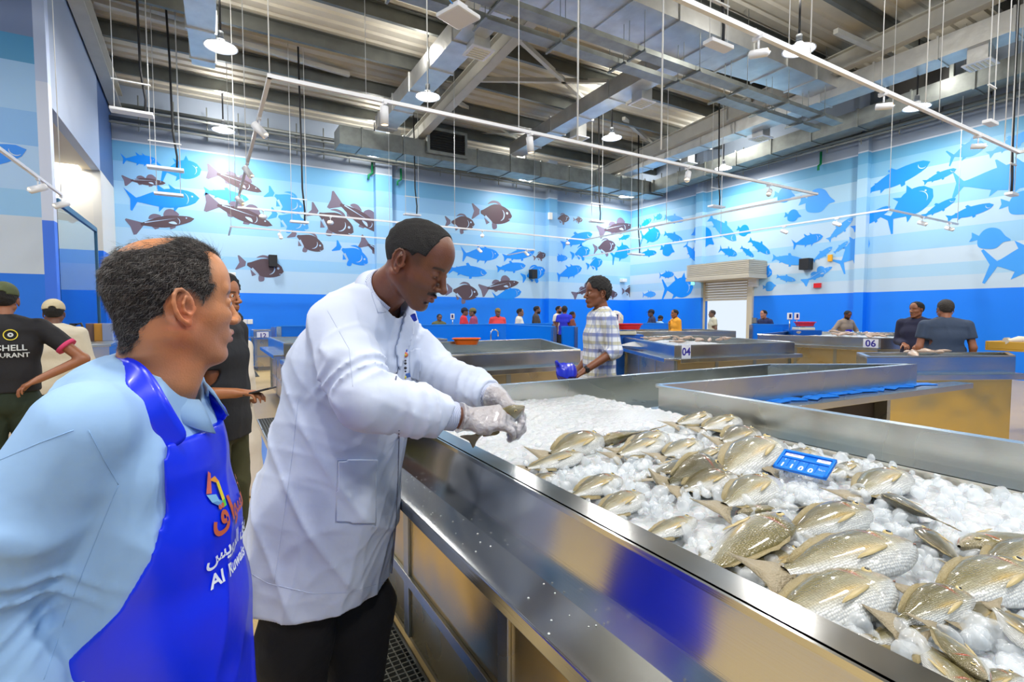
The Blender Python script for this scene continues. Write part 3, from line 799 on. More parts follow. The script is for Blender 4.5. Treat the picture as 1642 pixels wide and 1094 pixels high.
# exit-light / wifi boxes hanging on rods
def hang_box(u, v, z, label, w=.5, cable=False, rz=0, top=8.4, th=.05, both=True):
    p = on(u, v, 2, z); top = roof_z(p.y) - .01
    t = empty('hanging_sensor_box', p, rz, label, 'hanging box', 'hanging boxes')
    MB().box((-w / 2, -w * .18, 0), (w / 2, w * .18, th)).build('housing', WHITE_M, t, bevel=.008)
    m = MB()
    for s in ((-1, 1) if both else (0,)): m.cyl((s * w * .4, 0, th), (s * w * .4, 0, top - z), .007, 6)
    if both: m.beam((-w * .45, 0, .55), (w * .45, 0, .55), .03, .02)
    m.build('rod', WHITE, t)
    if cable: MB().tube([(w * .3, .03, th), (w * .32, .03, .3), (w * .22, .04, .8), (w * .2, .05, 2.2), (w * .15, .05, top - z)], .02, 8).build('cable', CABLE, t)
for u, v, z, l, w, c in ((212, 183, 5.0, 'hanging white box on rods left of the tapering duct', .62, True), (266, 273, 4.4, 'hanging white box on a frame over the left of the mural', .62, True), (271, 314, 3.9, 'lower hanging white box over the blue painted tuna', .5, False),
                         (480, 358, 3.6, 'hanging white box on a long black cable above the white coat', .4, True), (661, 346, 4.4, 'hanging white box above the head of the white-coated man', .5, True), (957, 357, 4.2, 'hanging box over the small painted fish near the corner', .5, True), (1020, 409, 3.5, 'hanging box before the back corner', .6, True),
                         (1149, 333, 4.6, 'hanging white box above the shutter housing', .55, True), (1622, 314, 3.6, 'hanging white box on a thick cable at the right edge', .32, True), (1588, 200, 4.3, 'hanging metal bracket box at upper right', .3, False), (1152, 76, 4.9, 'cream square hanging fitting beside the bright spotlight', .42, True)):
    hang_box(u, v, z, l, w, c)
p = on(735, 30, 2, 4.6)
t = empty('wireless_access_point', p, R(20), 'white square wireless unit with a blue cable at the top centre', 'wireless unit')
MB().box((-.17, -.17, 0), (.17, .17, .05)).build('housing', WHITE_M, t, bevel=.02)
MB().box((-.07, -.07, .05), (.07, .07, .14)).build('bracket', WHITE_M, t, bevel=.006)
MB().tube([(-.05, 0, .1), (-.12, 0, .13), (-.1, 0, .2), (0, 0, .22), (0, 0, roof_z(p.y) - 4.61)], .008, 6).build('cable', mat('blue_cable', (60, 140, 210), .5), t)
# thin free-hanging wires and rods
wires = [(587, 0, 160, 5.2), (926, 0, 225, 3.7), (1060, 0, 240, 3.7), (1413, 0, 155, 3.7), (1265, 0, 70, 4), (1506, 0, 180, 4)]
for i, (u, v0, v1, z) in enumerate(wires):
    p = on(u, v1, 2, z)
    o = MB().cyl(p, (p.x, p.y, roof_z(p.y) - .01), .012 if i in (1, 2) else .005, 6).build('hanging_wire', WHITE)
    tagit(o, ['thin white wire left of the wireless unit', 'white rod holding the big track above the middle', 'white rod holding the big track beside the main duct', 'thin wire right of the large lamp', 'thin wire beside the large lamp', 'thin wire crossing the right duct'][i], 'wire', 'hanging wires')
# fittings on the walls
def wall_box(name, u, v, ax, val, d, m, label, cat, em=None):
    p = on(u, v, ax, val); n = Vector((0, -1, 0)) if ax == 1 else Vector((-1, 0, 0))
    dd = (d[0], d[1], d[2]) if ax == 1 else (d[1], d[0], d[2])
    o = MB().cbox((0, 0, 0), dd).build(name, m, bevel=.01); o.location = p + n * (d[1] / 2)
    return tagit(o, label, cat)
wall_box('loudspeaker', 437, 419, 1, WY, (.22, .2, .34), BLACK, 'black loudspeaker over the brown painted fish on the back wall', 'loudspeaker')
wall_box('loudspeaker', 852, 440, 1, WY, (.24, .25, .34), BLACK, 'black loudspeaker on the blue painted fish near the corner', 'loudspeaker')
wall_box('loudspeaker', 1296, 424, 0, WX, (.3, .25, .34), BLACK, 'black loudspeaker on the right wall', 'loudspeaker')
wall_box('alarm_box', 1332, 414, 0, WX, (.12, .06, .2), mat('yellow_box', (240, 170, 20), .5), 'yellow alarm box on the right wall', 'alarm')
wall_box('alarm_sounder', 1312, 458, 0, WX, (.2, .08, .14), RED, 'red alarm sounder low on the right wall mural', 'alarm')
wall_box('exit_sign', 1116, 454, 0, WX, (.4, .05, .14), mat('exit_green', (150, 225, 200), .5, emit=(120, 230, 190), estr=1.2), 'green lit exit sign left of the roller shutter', 'exit sign')
wall_box('control_panel', 1210, 453, 0, WX, (.32, .12, .3), WHITE, 'grey control box right of the roller shutter', 'control box')
wall_box('wall_box', 1208, 514, 0, WX, (.3, .08, .18), GREY, 'small grey switch box right of the doorway', 'switch box')
wall_box('junction_box', 362, 449, 1, WY, (.5, .1, .42), WHITE, 'white box behind the phone man on the back wall', 'junction box')
wall_box('wall_switch', 392, 516, 1, WY, (.14, .02, .14), WHITE, 'left white wall switch beside counter 12', 'switch')
wall_box('wall_switch', 401, 516, 1, WY, (.14, .02, .14), WHITE, 'right white wall switch beside counter 12', 'switch')
wall_box('wall_camera', 881, 347, 1, WY - .3, (.16, .1, .26), WHITE, 'small white camera on the corner pilaster', 'camera')
wall_box('wall_camera', 997, 450, 1, WY, (.24, .2, .14), WHITE, 'white camera over the rightmost brown painted fish', 'camera')
# ------------------------------------------------------------------ stainless fish counters
def offset_poly(pts, d):
    """moves a counter-clockwise outline inward by d"""
    n = len(pts); out = []
    for i in range(n):
        a, b, c = (Vector(pts[(i + j - 1) % n]).to_2d() for j in range(3))
        e1, e2 = (b - a).normalized(), (c - b).normalized()
        n1, n2 = Vector((-e1.y, e1.x)), Vector((-e2.y, e2.x))
        m = (n1 + n2); m = m / max(0.25, m.length_squared) * 2
        p = b + m * d
        out.append((p.x, p.y))
    return out
def ring(m, outer, inner, z0, z1, mi=0):
    n = len(outer)
    vs = [(p[0], p[1], z) for pl in (outer, inner) for z in (z0, z1) for p in pl]
    O0, O1, I0, I1 = 0, n, 2 * n, 3 * n
    fs = []
    for i in range(n):
        j = (i + 1) % n
        fs += [(O0 + i, O0 + j, O1 + j, O1 + i), (O1 + i, O1 + j, I1 + j, I1 + i), (I1 + i, I1 + j, I0 + j, I0 + i), (I0 + i, I0 + j, O0 + j, O0 + i)]
    m.add(vs, fs, mi)
SEAM = mat('seam_dark', (70, 66, 55), .5)
PLINTH = mat('plinth_steel', (150, 148, 140), .4, .8)
def counter(label, pts, ledges=(), rim=1.07, lip=.045, group=None, skirt=None, floor_z=.88, ledge_w=.14, skirt_in=.05, seam=.85):
    c = Vector((sum(p[0] for p in pts) / len(pts), sum(p[1] for p in pts) / len(pts)))
    t = empty('fish_counter', (c.x, c.y, 0), 0, label, 'counter', group)
    P = [(p[0] - c.x, p[1] - c.y) for p in pts]; n = len(P)
    m = MB(); inn = offset_poly(P, .02); ring(m, P, inn, .86, rim - .012)
    ring(m, P, offset_poly(P, lip), rim - .012, rim)
    m.build('tray_wall', STEEL, t, bevel=.004)
    fl = MB().poly_prism(offset_poly(P, .02), floor_z - .02, floor_z); fl.build('tray_floor', STEEL_D, t)
    sk = offset_poly(P, skirt_in)
    MB().poly_prism(sk, .1, .86).build('cabinet_body', skirt or SKST, t)
    MB().poly_prism(offset_poly(P, skirt_in + .05), 0, .1).build('plinth', PLINTH, t)
    for e in ledges:
        a, b = Vector(P[e]), Vector(P[(e + 1) % n]); d = (b - a).normalized(); nn = Vector((d.y, -d.x))
        q = [a, b, b + nn * (ledge_w - .0125), a + nn * (ledge_w - .0125)]
        l = MB().poly_prism([tuple(reversed([0, 0])) and (v.x, v.y) for v in (q[0], q[3], q[2], q[1])], .872, .892)
        l.poly_prism([(v.x, v.y) for v in (a + nn * (ledge_w - .012), a + nn * ledge_w, b + nn * ledge_w, b + nn * (ledge_w - .012))], .835, .892)
        l.build('ledge', STEEL, t, bevel=.003)
    if seam:
        m = MB()
        for i in range(n):
            a, b = Vector(sk[i]), Vector(sk[(i + 1) % n]); L = (b - a).length; d = (b - a) / L; nn = Vector((d.y, -d.x))
            k = max(1, round(L / seam))
            for j in range(k + 1):
                p = a + d * (L * j / k)
                w = .03
                q = [p - d * w + nn * .0, p + d * w + nn * .0, p + d * w + nn * .006, p - d * w + nn * .006]
                m.poly_prism([(v.x, v.y) for v in (q[0], q[3], q[2], q[1])], .1, .85)
            q = [a, b, b + nn * .005, a + nn * .005]
            m.poly_prism([(v.x, v.y) for v in (q[0], q[3], q[2], q[1])], .36, .40)
        m.build('panel_trim', STEEL_D, t)
    return t
SKST = steel('cabinet_steel_floor_tint', (214, 198, 158), .3, .6)  # beige tint puts the floor's reflection into the steel colour

# the main L-shaped counter with the fish on ice
A_OUT = [(.675, -2.6), (2.36, -2.6), (2.36, 2.2), (5.25, 2.0), (5.25, 2.05), (4.15, 2.68), (.675, 2.75)]
A_C = Vector((1.5, 0))
main = empty('fish_counter', (1.5, 0, 0), 0, 'long stainless counter in the foreground heaped with ice and whole fish', 'counter')
P = [(x - 1.5, y) for x, y in A_OUT]
m = MB()
# front wall leans: top at x, foot 2.5 cm nearer the aisle
m.beam((.675 - 1.5, -2.6, 1.064), (.675 - 1.5, 2.75, 1.064), .012, .012)
pf = [(.675, 1.07), (.740, 1.07), (.742, 1.058), (.72, 1.055), (.70, .87), (.645, .87)]
m.add([(x - 1.5, y, z) for y in (-2.6, 2.75) for x, z in pf], [(0, 1, 7, 6), (1, 2, 8, 7), (2, 3, 9, 8), (3, 4, 10, 9), (4, 5, 11, 10), (5, 0, 6, 11), (5, 4, 3, 2, 1, 0), (6, 7, 8, 9, 10, 11)])
m.build('front_wall', steel('front_steel', (208, 208, 205), .13, .4), main)
m = MB()
def wall_run(m, a, b, z0=.87, z1=1.07, th=.022, lip=.05, inn=1):
    a, b = Vector(a), Vector(b); d = (b - a).normalized(); nn = Vector((-d.y, d.x)) * inn
    for w, u0, u1 in ((th, z0, z1 - .012), (lip, z1 - .012, z1)):
        q = [a, b, b + nn * w, a + nn * w]
        if inn < 0: q = q[::-1]
        m.poly_prism([(v.x, v.y) for v in q], u0, u1)
wall_run(m, P[1], P[2]); wall_run(m, P[5], P[6]); wall_run(m, P[2], P[3]); wall_run(m, P[4], P[5])
m.build('tray_wall', steel('tray_steel', (205, 205, 198), .26, .5), main)
# inner shelf on the far side, wet
MB().box((2.19 - 1.5, -2.58, .925), (2.34 - 1.5, 2.2, .94)).box((2.185 - 1.5, -2.58, .88), (2.2 - 1.5, 2.2, .94)).build('inner_shelf', steel('shelf_steel', (215, 212, 200), .22, .3), main)
MB().poly_prism([(p[0], p[1]) for p in P], .855, .87).build('tray_floor', STEEL_D, main)
m = MB().box((.5312 - 1.5, -2.6, .868), (.66 - 1.5, 2.75, .8895)).box((.527 - 1.5, -2.6, .855), (.531 - 1.5, 2.75, .89))
m.build('ledge', steel('ledge_steel', (198, 200, 200), .2, .25), main, bevel=.002)
CH = mat('cavity_shade', (58, 44, 34), .6)
m = MB().box((.72 - 1.5, -2.55, .1), (2.3 - 1.5, 2.68, .855))
m.build('cabinet_body', steel('front_cabinet_floor_tint', (222, 200, 150), .26, .7), main)  # steel tinted gold, painting in the reflected beige floor
MB().poly_prism([(2.45 - 1.5, 2.32), (5.05 - 1.5, 2.2), (4.1 - 1.5, 2.62), (2.45 - 1.5, 2.66)], .1, .855).build('cabinet_shade_block', CH, main)  # solid block coloured dark for the shade inside the open cabinet
MB().box((4.98 - 1.5, 2.1, 0), (5.04 - 1.5, 2.2, .86)).build('leg', STEEL_D, main)
MB().box((.76 - 1.5, -2.5, 0), (2.25 - 1.5, 2.6, .1)).build('plinth', PLINTH, main)
m = MB()
for y in (-2.2, -1.35, -.5, .38, 1.25, 2.1, 2.6):
    m.box((.708 - 1.5, y - .03, .1), (.72 - 1.5, y + .03, .85))
m.box((.705 - 1.5, -2.55, .33), (.72 - 1.5, 2.65, .375)).box((.705 - 1.5, -2.55, .80), (.72 - 1.5, 2.65, .85))
m.build('panel_trim', steel('trim_steel', (185, 188, 186), .3, .2), main, bevel=.002)
m = MB().poly_prism([(P[2][0] + .06, 2.2), (P[2][0] + .3, 1.98), (5.80 - 1.5, 1.80), (5.80 - 1.5, 1.93), (5.25 - 1.5, 2.0)], .872, .892)
m.poly_prism([(P[2][0] + .3, 1.967), (5.80 - 1.5, 1.787), (5.80 - 1.5, 1.799), (P[2][0] + .3, 1.979)], .845, .893)
m.build('side_ledge', steel('ledge_steel'), main, bevel=.002)

# drops of water and scale specks on the near ledge
random.seed(5)
m = MB()
for i in range(60):
    x, y = random.uniform(.54, .64), random.uniform(-.2, 1.9); r = random.uniform(.001, .0032)
    m.lathe([(r, 0), (r * .7, r * .5), (.0001, r * .7)], (x - 1.5, y, .8905), 8)
m.build('water_drop', mat('specks', (215, 218, 215), .2, spec=.8), main)['kind'] = 'stuff'

# other counters
cC = counter('empty stainless counter behind the white-coated man', [(.95, 5.0), (3.95, 5.0), (5.05, 7.5), (.95, 7.5)], ledges=(0, 3))
cC2 = counter('stainless counter against the blue partition, glimpsed behind the white coat at left', [(.95, 8.3), (3.6, 8.3), (3.6, 10.6), (.95, 10.6)], ledges=(3,))
c04 = counter('stainless counter with number board 04', [(5.5, 4.9), (7.85, 4.6), (8.45, 6.4), (8.5, 7.1), (6.76, 7.27)], ledges=(0, 4))
c06 = counter('long stainless counter with number board 06', [(10.45, 4.55), (11.4, 4.0), (14.2, 5.6), (12.6, 7.6), (10.2, 6.8)], ledges=(4,))
cG = counter('empty stainless counter in front of the roller shutter', [(9.3, 9.7), (11.7, 8.4), (12.3, 10), (9.8, 11.1)], ledges=(0,))
cD = counter('stainless counter with a plain beige front at the right edge', [(5.75, 2.62), (7.25, 1.9), (7.85, 2.12), (6.3, 2.98)], ledges=(0,), skirt=steel('beige_steel', (222, 198, 130), .22, .8), skirt_in=.02, seam=0)
c12 = counter('far stainless counter with number board 12 by the back wall', [(1.0, 15.0), (3.4, 15.0), (3.4, 16.2), (1.0, 16.2)], ledges=(0, 3))
cH = counter('stainless counter seen past the right end of the picture', [(7.75, 1.75), (9.8, .6), (10.6, 1.7), (8.5, 2.15)], ledges=(0,))
def board(txt, a, parent_pt, face, size, label, sz=(.3, .26)):
    p = Vector(parent_pt); x = Vector((face.y * -1, face.x, 0)).normalized(); z = face.normalized()   # x: reading direction
    y = Vector((0, 0, 1))
    M = Matrix((x.to_4d(), y.to_4d(), z.to_4d(), (0, 0, 0, 1))).transposed()
    M[3][0] = M[3][1] = M[3][2] = 0; M[3][3] = 1
    t = empty('number_board', p, 0, label, 'sign')
    MB().cbox((0, 0, .004), (sz[0], sz[1], .008)).build('plate', PAPER, t, M=M)
    M2 = M.copy(); M2.translation = z * .0085
    text_obj('number', txt, size, INK, M2, t, .0008, bold=.004)
f04 = (Vector((7.85, 4.6, 0)) - Vector((5.5, 4.9, 0))).normalized()
n04 = Vector((f04.y, -f04.x, 0))
board('04', 0, Vector((5.5, 4.9, .975)) + f04 * .2 + n04 * .003, n04, .15, 'white board reading 04 on the front corner of its counter', (.16, .19))
e6 = (Vector((10.2, 6.8, 0)) - Vector((10.45, 4.55, 0))).normalized(); n6 = Vector((-e6.y, e6.x, 0))
if n6.x > 0: n6 = -n6
board('06', 0, Vector((10.45, 4.55, .96)) + e6 * .15 + n6 * .004, n6, .17, 'white board reading 06 on the end of its counter', (.24, .17))
board('12', 0, Vector((1.22, 15.0 - .004, .93)), Vector((0, -1, 0)), .17, 'white board reading 12 on the far counter', (.28, .2))

# blue low partitions with steel posts
def partition(a, b, h, label, posts=()):
    a, b = Vector(a), Vector(b)
    t = empty('blue_partition', (a.x, a.y, 0), 0, label, 'partition')
    o = Vector((a.x, a.y, 0)); m = MB()
    A, B = Vector((0, 0, h / 2)), Vector((b.x - a.x, b.y - a.y, h / 2))
    m.beam(A, B, .06, h); m.build('panel', BLUE, t)
    d = (B - A).normalized()
    MB().beam(A + Vector((0, 0, h / 2 + .01)), B + Vector((0, 0, h / 2 + .01)), .075, .02).build('top_rail', mat('rail_blue', (40, 140, 245), .3), t)
    for s in posts:
        p = A.lerp(B, s); MB().cbox((p.x, p.y, h / 2), (.09, .09, h)).build('post', STEEL, t)
partition((1.2, 12.2), (8.6, 12.2), 1.22, 'long blue partition with shoppers behind it', (0, 1))
partition(tuple(at(1024, 500, 15.4))[:2], tuple(at(1074, 500, 15.2))[:2], 1.22, 'blue partition in front of the man in the dark cap, left of the yellow shirt', (1,))
partition((6.9, 11.9), (6.45, 9.1), 1.22, 'blue partition running towards the viewer with two steel posts', (1,))
partition((6.6, 9.0), (6.95, 9.0), 1.22, 'short blue partition end beside the checked shirt', (1,))
partition(tuple(at(1206, 500, 13.6))[:2], tuple(at(1268, 500, 13.5))[:2], 1.22, 'blue partition right of the doorway below the scale', (0,))
partition((1.2, 11.2), (3.6, 11.2), 1.25, 'blue partition at far left behind the phone man', (0,))
# drain grates
GR = mat('grate_steel', (120, 120, 112), .4, .7)
def grate(x0, x1, y0, y1, label):
    t = empty('floor_grate', (x0, y0, 0), 0, label, 'floor grate')
    w, l = x1 - x0, y1 - y0
    MB().box((0, 0, .001), (w, l, .004)).build('channel', mat('channel_dark', (52, 50, 44), .7), t)
    m = MB()
    k = 0
    while k < l: m.box((0, k, .004), (w, k + .006, .018)); k += .03
    k = 0
    while k < w: m.box((k, 0, .004), (k + .005, l, .0185)); k += .034
    o = m.build('grating', GR, t)
    MB().box((-.012, 0, .001), (0, l, .02)).box((w, 0, .001), (w + .012, l, .02)).build('frame', STEEL_D, t)
grate(.525, .715, -1.2, 3.0, 'steel drain grate on the floor beside the foreground counter')
grate(.56, .9, 5.0, 8.0, 'steel drain grate beside the phone man, farther down the aisle')
grate(.3, 1.0, 13.6, 14.8, 'drain grate in front of counter 12')
# ------------------------------------------------------------------ ice and fish
ICE = mat('crushed_ice', (204, 208, 212), .25, trans=.15, sss=.35, ior=1.31, bump=.6, bscale=70, spec=.6)
NUG = mat('clear_ice', (240, 246, 250), .08, alpha=.32, bump=.5, bscale=35, spec=1.0, coat=.6)
rng = np.random.default_rng(7)
def ice_field(x0, x1, y0, y1, res, base, amp, lump, seed, edge=None):
    r = np.random.default_rng(seed)
    xs = np.arange(x0, x1 + res / 2, res); ys = np.arange(y0, y1 + res / 2, res)
    X, Y = np.meshgrid(xs, ys, indexing='ij'); Z = np.full_like(X, base)
    Z += amp * .5 * (np.sin(X * 7.1 + np.cos(Y * 5.3) * 1.7) + np.sin(Y * 6.3 + np.sin(X * 4.1) * 2)) * .5
    n = int((x1 - x0) * (y1 - y0) / lump ** 2 * 1.6)
    cx, cy = r.uniform(x0, x1, n), r.uniform(y0, y1, n); rr = lump * r.uniform(.5, 1.15, n); hh = r.uniform(.4, 1, n)
    for a, b, q, h in zip(cx, cy, rr, hh):
        i0, i1 = int((a - q - x0) / res), int((a + q - x0) / res) + 2; j0, j1 = int((b - q - y0) / res), int((b + q - y0) / res) + 2
        i0, j0 = max(i0, 0), max(j0, 0)
        sx, sy = X[i0:i1, j0:j1], Y[i0:i1, j0:j1]
        d = 1 - ((sx - a) ** 2 + (sy - b) ** 2) / q ** 2
        zz = base + amp * .25 * np.sin(a * 9) + h * q * .8 * np.sqrt(np.clip(d, 0, 1))
        Z[i0:i1, j0:j1] = np.where(d > 0, np.maximum(Z[i0:i1, j0:j1], zz), Z[i0:i1, j0:j1])
    return X, Y, Z
def field_obj(name, X, Y, Z, m, parent=None, loc=(0, 0, 0)):
    n, k = X.shape
    p = np.stack([X, Y, Z], -1).reshape(-1, 3)
    i, j = np.meshgrid(np.arange(n - 1), np.arange(k - 1), indexing='ij')
    a = (i * k + j).ravel()
    q = np.stack([a, a + k, a + k + 1, a + 1], 1)
    # skirt down so it is a solid heap from any side
    o = np_object(name, (p, q), m, parent)
    o.location = loc
    return o
X, Y, Z = ice_field(.735, 2.17, -1.2, 2.72, .008, .93, .03, .022, 3)
far = np.clip((Y - 1.45) / .35, 0, 1)
Z = Z + .018 * far - .02 * np.clip((X - 1.85) / .3, 0, 1) * (1 - far)
Z = np.where(X > 2.16, .88, Z)
ice_z = lambda x, y: .945
o = field_obj('ice_bed', X, Y, Z, ICE)
tagit(o, 'bed of crushed ice filling the foreground fish counter', 'ice', kind='stuff')
# rounded nuggets of clear ice lying about
def nuggets(n, reg, zf, rmin, rmax, seed, avoid=()):
    r = np.random.default_rng(seed)
    ico = bmesh.new(); bmesh.ops.create_icosphere(ico, subdivisions=2, radius=1)
    bv = np.array([v.co[:] for v in ico.verts]); bf = [[v.index for v in f.verts] for f in ico.faces]; ico.free()
    V, F = [], []
    for i in range(n):
        c = reg(r)
        rad = r.uniform(rmin, rmax) * (1 if r.random() < .9 else 1.5)
        s = np.array([r.uniform(.8, 1.25), r.uniform(.7, 1.1), r.uniform(.5, .9)]) * rad
        q = Euler(tuple(r.uniform(0, 6.28, 3))).to_matrix()
        v = bv.copy()
        for _ in range(5):
            pn = r.normal(0, 1, 3); pn /= np.linalg.norm(pn); dd_ = v @ pn; v = v - np.clip(dd_ - r.uniform(.45, .8), 0, 1)[:, None] * pn
        v = v * s * 1.25
        v = v @ np.array(q).T + np.array([c[0], c[1], zf(c) + rad * .1])
        F += [[a + len(V) * len(bv) for a in f] for f in bf]; V.append(v)
    me = bpy.data.meshes.new('ice_nuggets'); me.from_pydata(np.concatenate(V).tolist(), [], F)
    me.polygons.foreach_set('use_smooth', np.ones(len(F), bool)); me.materials.append(NUG); me.update()
    o = bpy.data.objects.new('ice_nuggets', me); COL.objects.link(o)
    return o
def reg1(r):
    while True:
        x, y = r.uniform(.76, 2.14), r.uniform(-.35, 1.75)
        if r.random() < (1 if y < 1.45 else .35): return (x, y)
o = nuggets(1300, reg1, lambda c: .958 - .012 * max(0, c[0] - 1.8) / .3, .009, .021, 11)
tagit(o, 'rounded nuggets of clear ice between the fish', 'ice', kind='stuff')

def fish_mat():
    m = mat('fish_skin', (255, 255, 255), .22, attr='paint', spec=.6, coat=.5)
    nt = m.node_tree; b = nt.nodes['Principled BSDF']
    tc = nt.nodes.new('ShaderNodeTexCoord'); mp = nt.nodes.new('ShaderNodeMapping'); mp.inputs['Scale'].default_value = (1, 1.25, .4)
    v = nt.nodes.new('ShaderNodeTexVoronoi'); v.inputs['Scale'].default_value = 72; v.inputs['Randomness'].default_value = .35
    nt.links.new(tc.outputs['Object'], mp.inputs[0]); nt.links.new(mp.outputs[0], v.inputs['Vector'])
    bp = nt.nodes.new('ShaderNodeBump'); bp.inputs['Strength'].default_value = .5; bp.inputs['Distance'].default_value = .003; bp.invert = True
    nt.links.new(v.outputs['Distance'], bp.inputs['Height']); nt.links.new(bp.outputs[0], b.inputs['Normal'])
    bp.inputs['Distance'].default_value = .005
    mr = nt.nodes.new('ShaderNodeMapRange'); mr.inputs[1].default_value = .15; mr.inputs[2].default_value = .75; mr.inputs[3].default_value = 1.08; mr.inputs[4].default_value = .55
    nt.links.new(v.outputs['Distance'], mr.inputs[0])
    vc = [n for n in nt.nodes if n.bl_idname == 'ShaderNodeVertexColor'][0]
    mx = nt.nodes.new('ShaderNodeMix'); mx.data_type = 'RGBA'; mx.blend_type = 'MULTIPLY'; mx.inputs[0].default_value = .8
    nt.links.new(vc.outputs[0], mx.inputs[6]); nt.links.new(mr.outputs[0], mx.inputs[7]); nt.links.new(mx.outputs[2], b.inputs['Base Color'])
    return m
FM = fish_mat()
FIN = mat('fish_fin', (146, 132, 92), .35, bump=.5, bscale=120, spec=.5)
FIN_Y = mat('fish_fin_yellow', (178, 160, 112), .35, spec=.5)
TAILM = mat('fish_tail', (150, 138, 112), .4, bump=.5, bscale=90)
EYE_D = mat('fish_eye_dark', (20, 18, 18), .08, coat=1)
EYE_G = mat('fish_eye_gold', (190, 170, 110), .2, coat=1)
def fish_mesh(h=.19, w=.075, dark=0., mirror=1, seed=0, slim=1.0):
    """whole fish 1 unit long, nose at +x, back towards +y"""
    r = np.random.default_rng(seed)
    nx, nr = 72, 40
    t = np.linspace(0, 1, nx)          # 0 peduncle, 1 nose
    x = -.30 + .80 * t
    top = h * np.interp(t, [0, .1, .3, .5, .68, .8, .9, .97, 1], [.2, .26, .66, .93, 1.0, .86, .55, .25, .04])
    bot = h * np.interp(t, [0, .1, .3, .5, .68, .8, .9, .97, 1], [.2, .26, .6, .82, .84, .72, .5, .26, .04])
    wid = w * np.interp(t, [0, .1, .3, .55, .75, .88, .97, 1], [.18, .25, .65, .98, 1.0, .8, .42, .05])
    ker = np.array([1, 2, 3, 2, 1]) / 9
    sm = lambda a: np.convolve(np.pad(a, 2, 'edge'), ker, 'valid')
    top, bot, wid = sm(top), sm(bot), sm(wid)
    V = np.zeros((nx, nr, 3)); Cc = np.zeros((nx, nr, 3))
    olive, silver, white = lin((116 - 38 * dark, 106 - 36 * dark, 60 - 22 * dark)), lin((180 - 44 * dark, 177 - 46 * dark, 154 - 50 * dark)), lin((208, 209, 206))
    for k in range(nr):
        a = 2 * math.pi * k / nr; c, s = math.cos(a), math.sin(a)
        yy = np.where(c > 0, top * c, bot * c); zz = wid * s * (1 - .25 * abs(c) ** 3)
        gill = np.exp(-((x - (.285 - .05 * c * c)) / .008) ** 2) * (abs(c) < .75)
        zz = zz * (1 - .10 * gill)
        zz = np.where(x > .285, zz * 1.0 + np.sign(s) * .004 * (abs(c) < .7) * np.exp(-((x - .27) / .05) ** 2), zz)
        V[:, k, 0] = x; V[:, k, 1] = yy * mirror; V[:, k, 2] = zz
        f = np.clip((c + .5) / 1.0 + .15 * (1 - t) - .05 + .08 * np.sin(x * 19 + c * 5), 0, 1)[:, None]
        col = silver * (1 - f) + olive * f
        g = np.clip((-c - .15) * 2.2, 0, 1); col = col * (1 - g) + white * g
        hd = np.clip((x - .3) / .1, 0, 1)[:, None]; hc = lin((164 - 50 * dark, 154 - 52 * dark, 128 - 55 * dark)) if c > -.2 else white
        col = col * (1 - hd * .6) + hc * hd * .6
        rd = (np.exp(-((x - (.275 - .05 * c * c)) / .010) ** 2) * math.exp(-((c - .45) / .28) ** 2))[:, None] * .85
        col = col * (1 - rd) + lin((190, 40, 25)) * rd
        ye = (np.exp(-((x - .12) / .12) ** 2) * math.exp(-((c + .12 - 0) / .1) ** 2))[:, None] * .55
        col = col * (1 - ye) + lin((222, 178, 70)) * ye
        ye2 = (np.exp(-((x - .42) / .05) ** 2) * math.exp(-((c - .15) / .15) ** 2))[:, None] * .35
        col = col * (1 - ye2) + lin((215, 165, 120)) * ye2
        Cc[:, k] = col
    # slight bend of the body
    bend = .12 * r.uniform(-1, 1)
    V[:, :, 1] += bend * (V[:, :, 0] + .0) ** 2 * mirror
    p = V.reshape(-1, 3); q = []
    for i in range(nx - 1):
        for k in range(nr):
            f = (i * nr + k, i * nr + (k + 1) % nr, (i + 1) * nr + (k + 1) % nr, (i + 1) * nr + k)
            q.append(f if mirror > 0 else f[::-1])
    return p, np.array(q)[:, ::-1], Cc.reshape(-1, 3), (x, top, bot, wid, bend)
def fin(parent, name, outline, m, mirror, th=.004, z=0, tilt=None, ripple=.006):
    n = len(outline); bm_v = []
    pts = smooth_poly(outline, 3)
    mb = MB(); c = np.mean(pts, 0); n = len(pts)
    vs = [(c[0], c[1] * mirror, z + th)] + [(a, b * mirror, z + th * .5 + ripple * math.sin(a * 60 + b * 40)) for a, b in pts] + [(c[0], c[1] * mirror, z - th)] + [(a, b * mirror, z - th * .5 + ripple * math.sin(a * 60 + b * 40)) for a, b in pts]
    fs = []
    for i in range(n):
        j = (i + 1) % n
        fs += [(0, 1 + i, 1 + j), (n + 1, n + 2 + j, n + 2 + i), (1 + i, n + 2 + i, n + 2 + j, 1 + j)]
    mb.add(vs, fs, 0, True)
    o = mb.build(name, m, parent)
    if tilt: o.rotation_euler = tilt
    return o
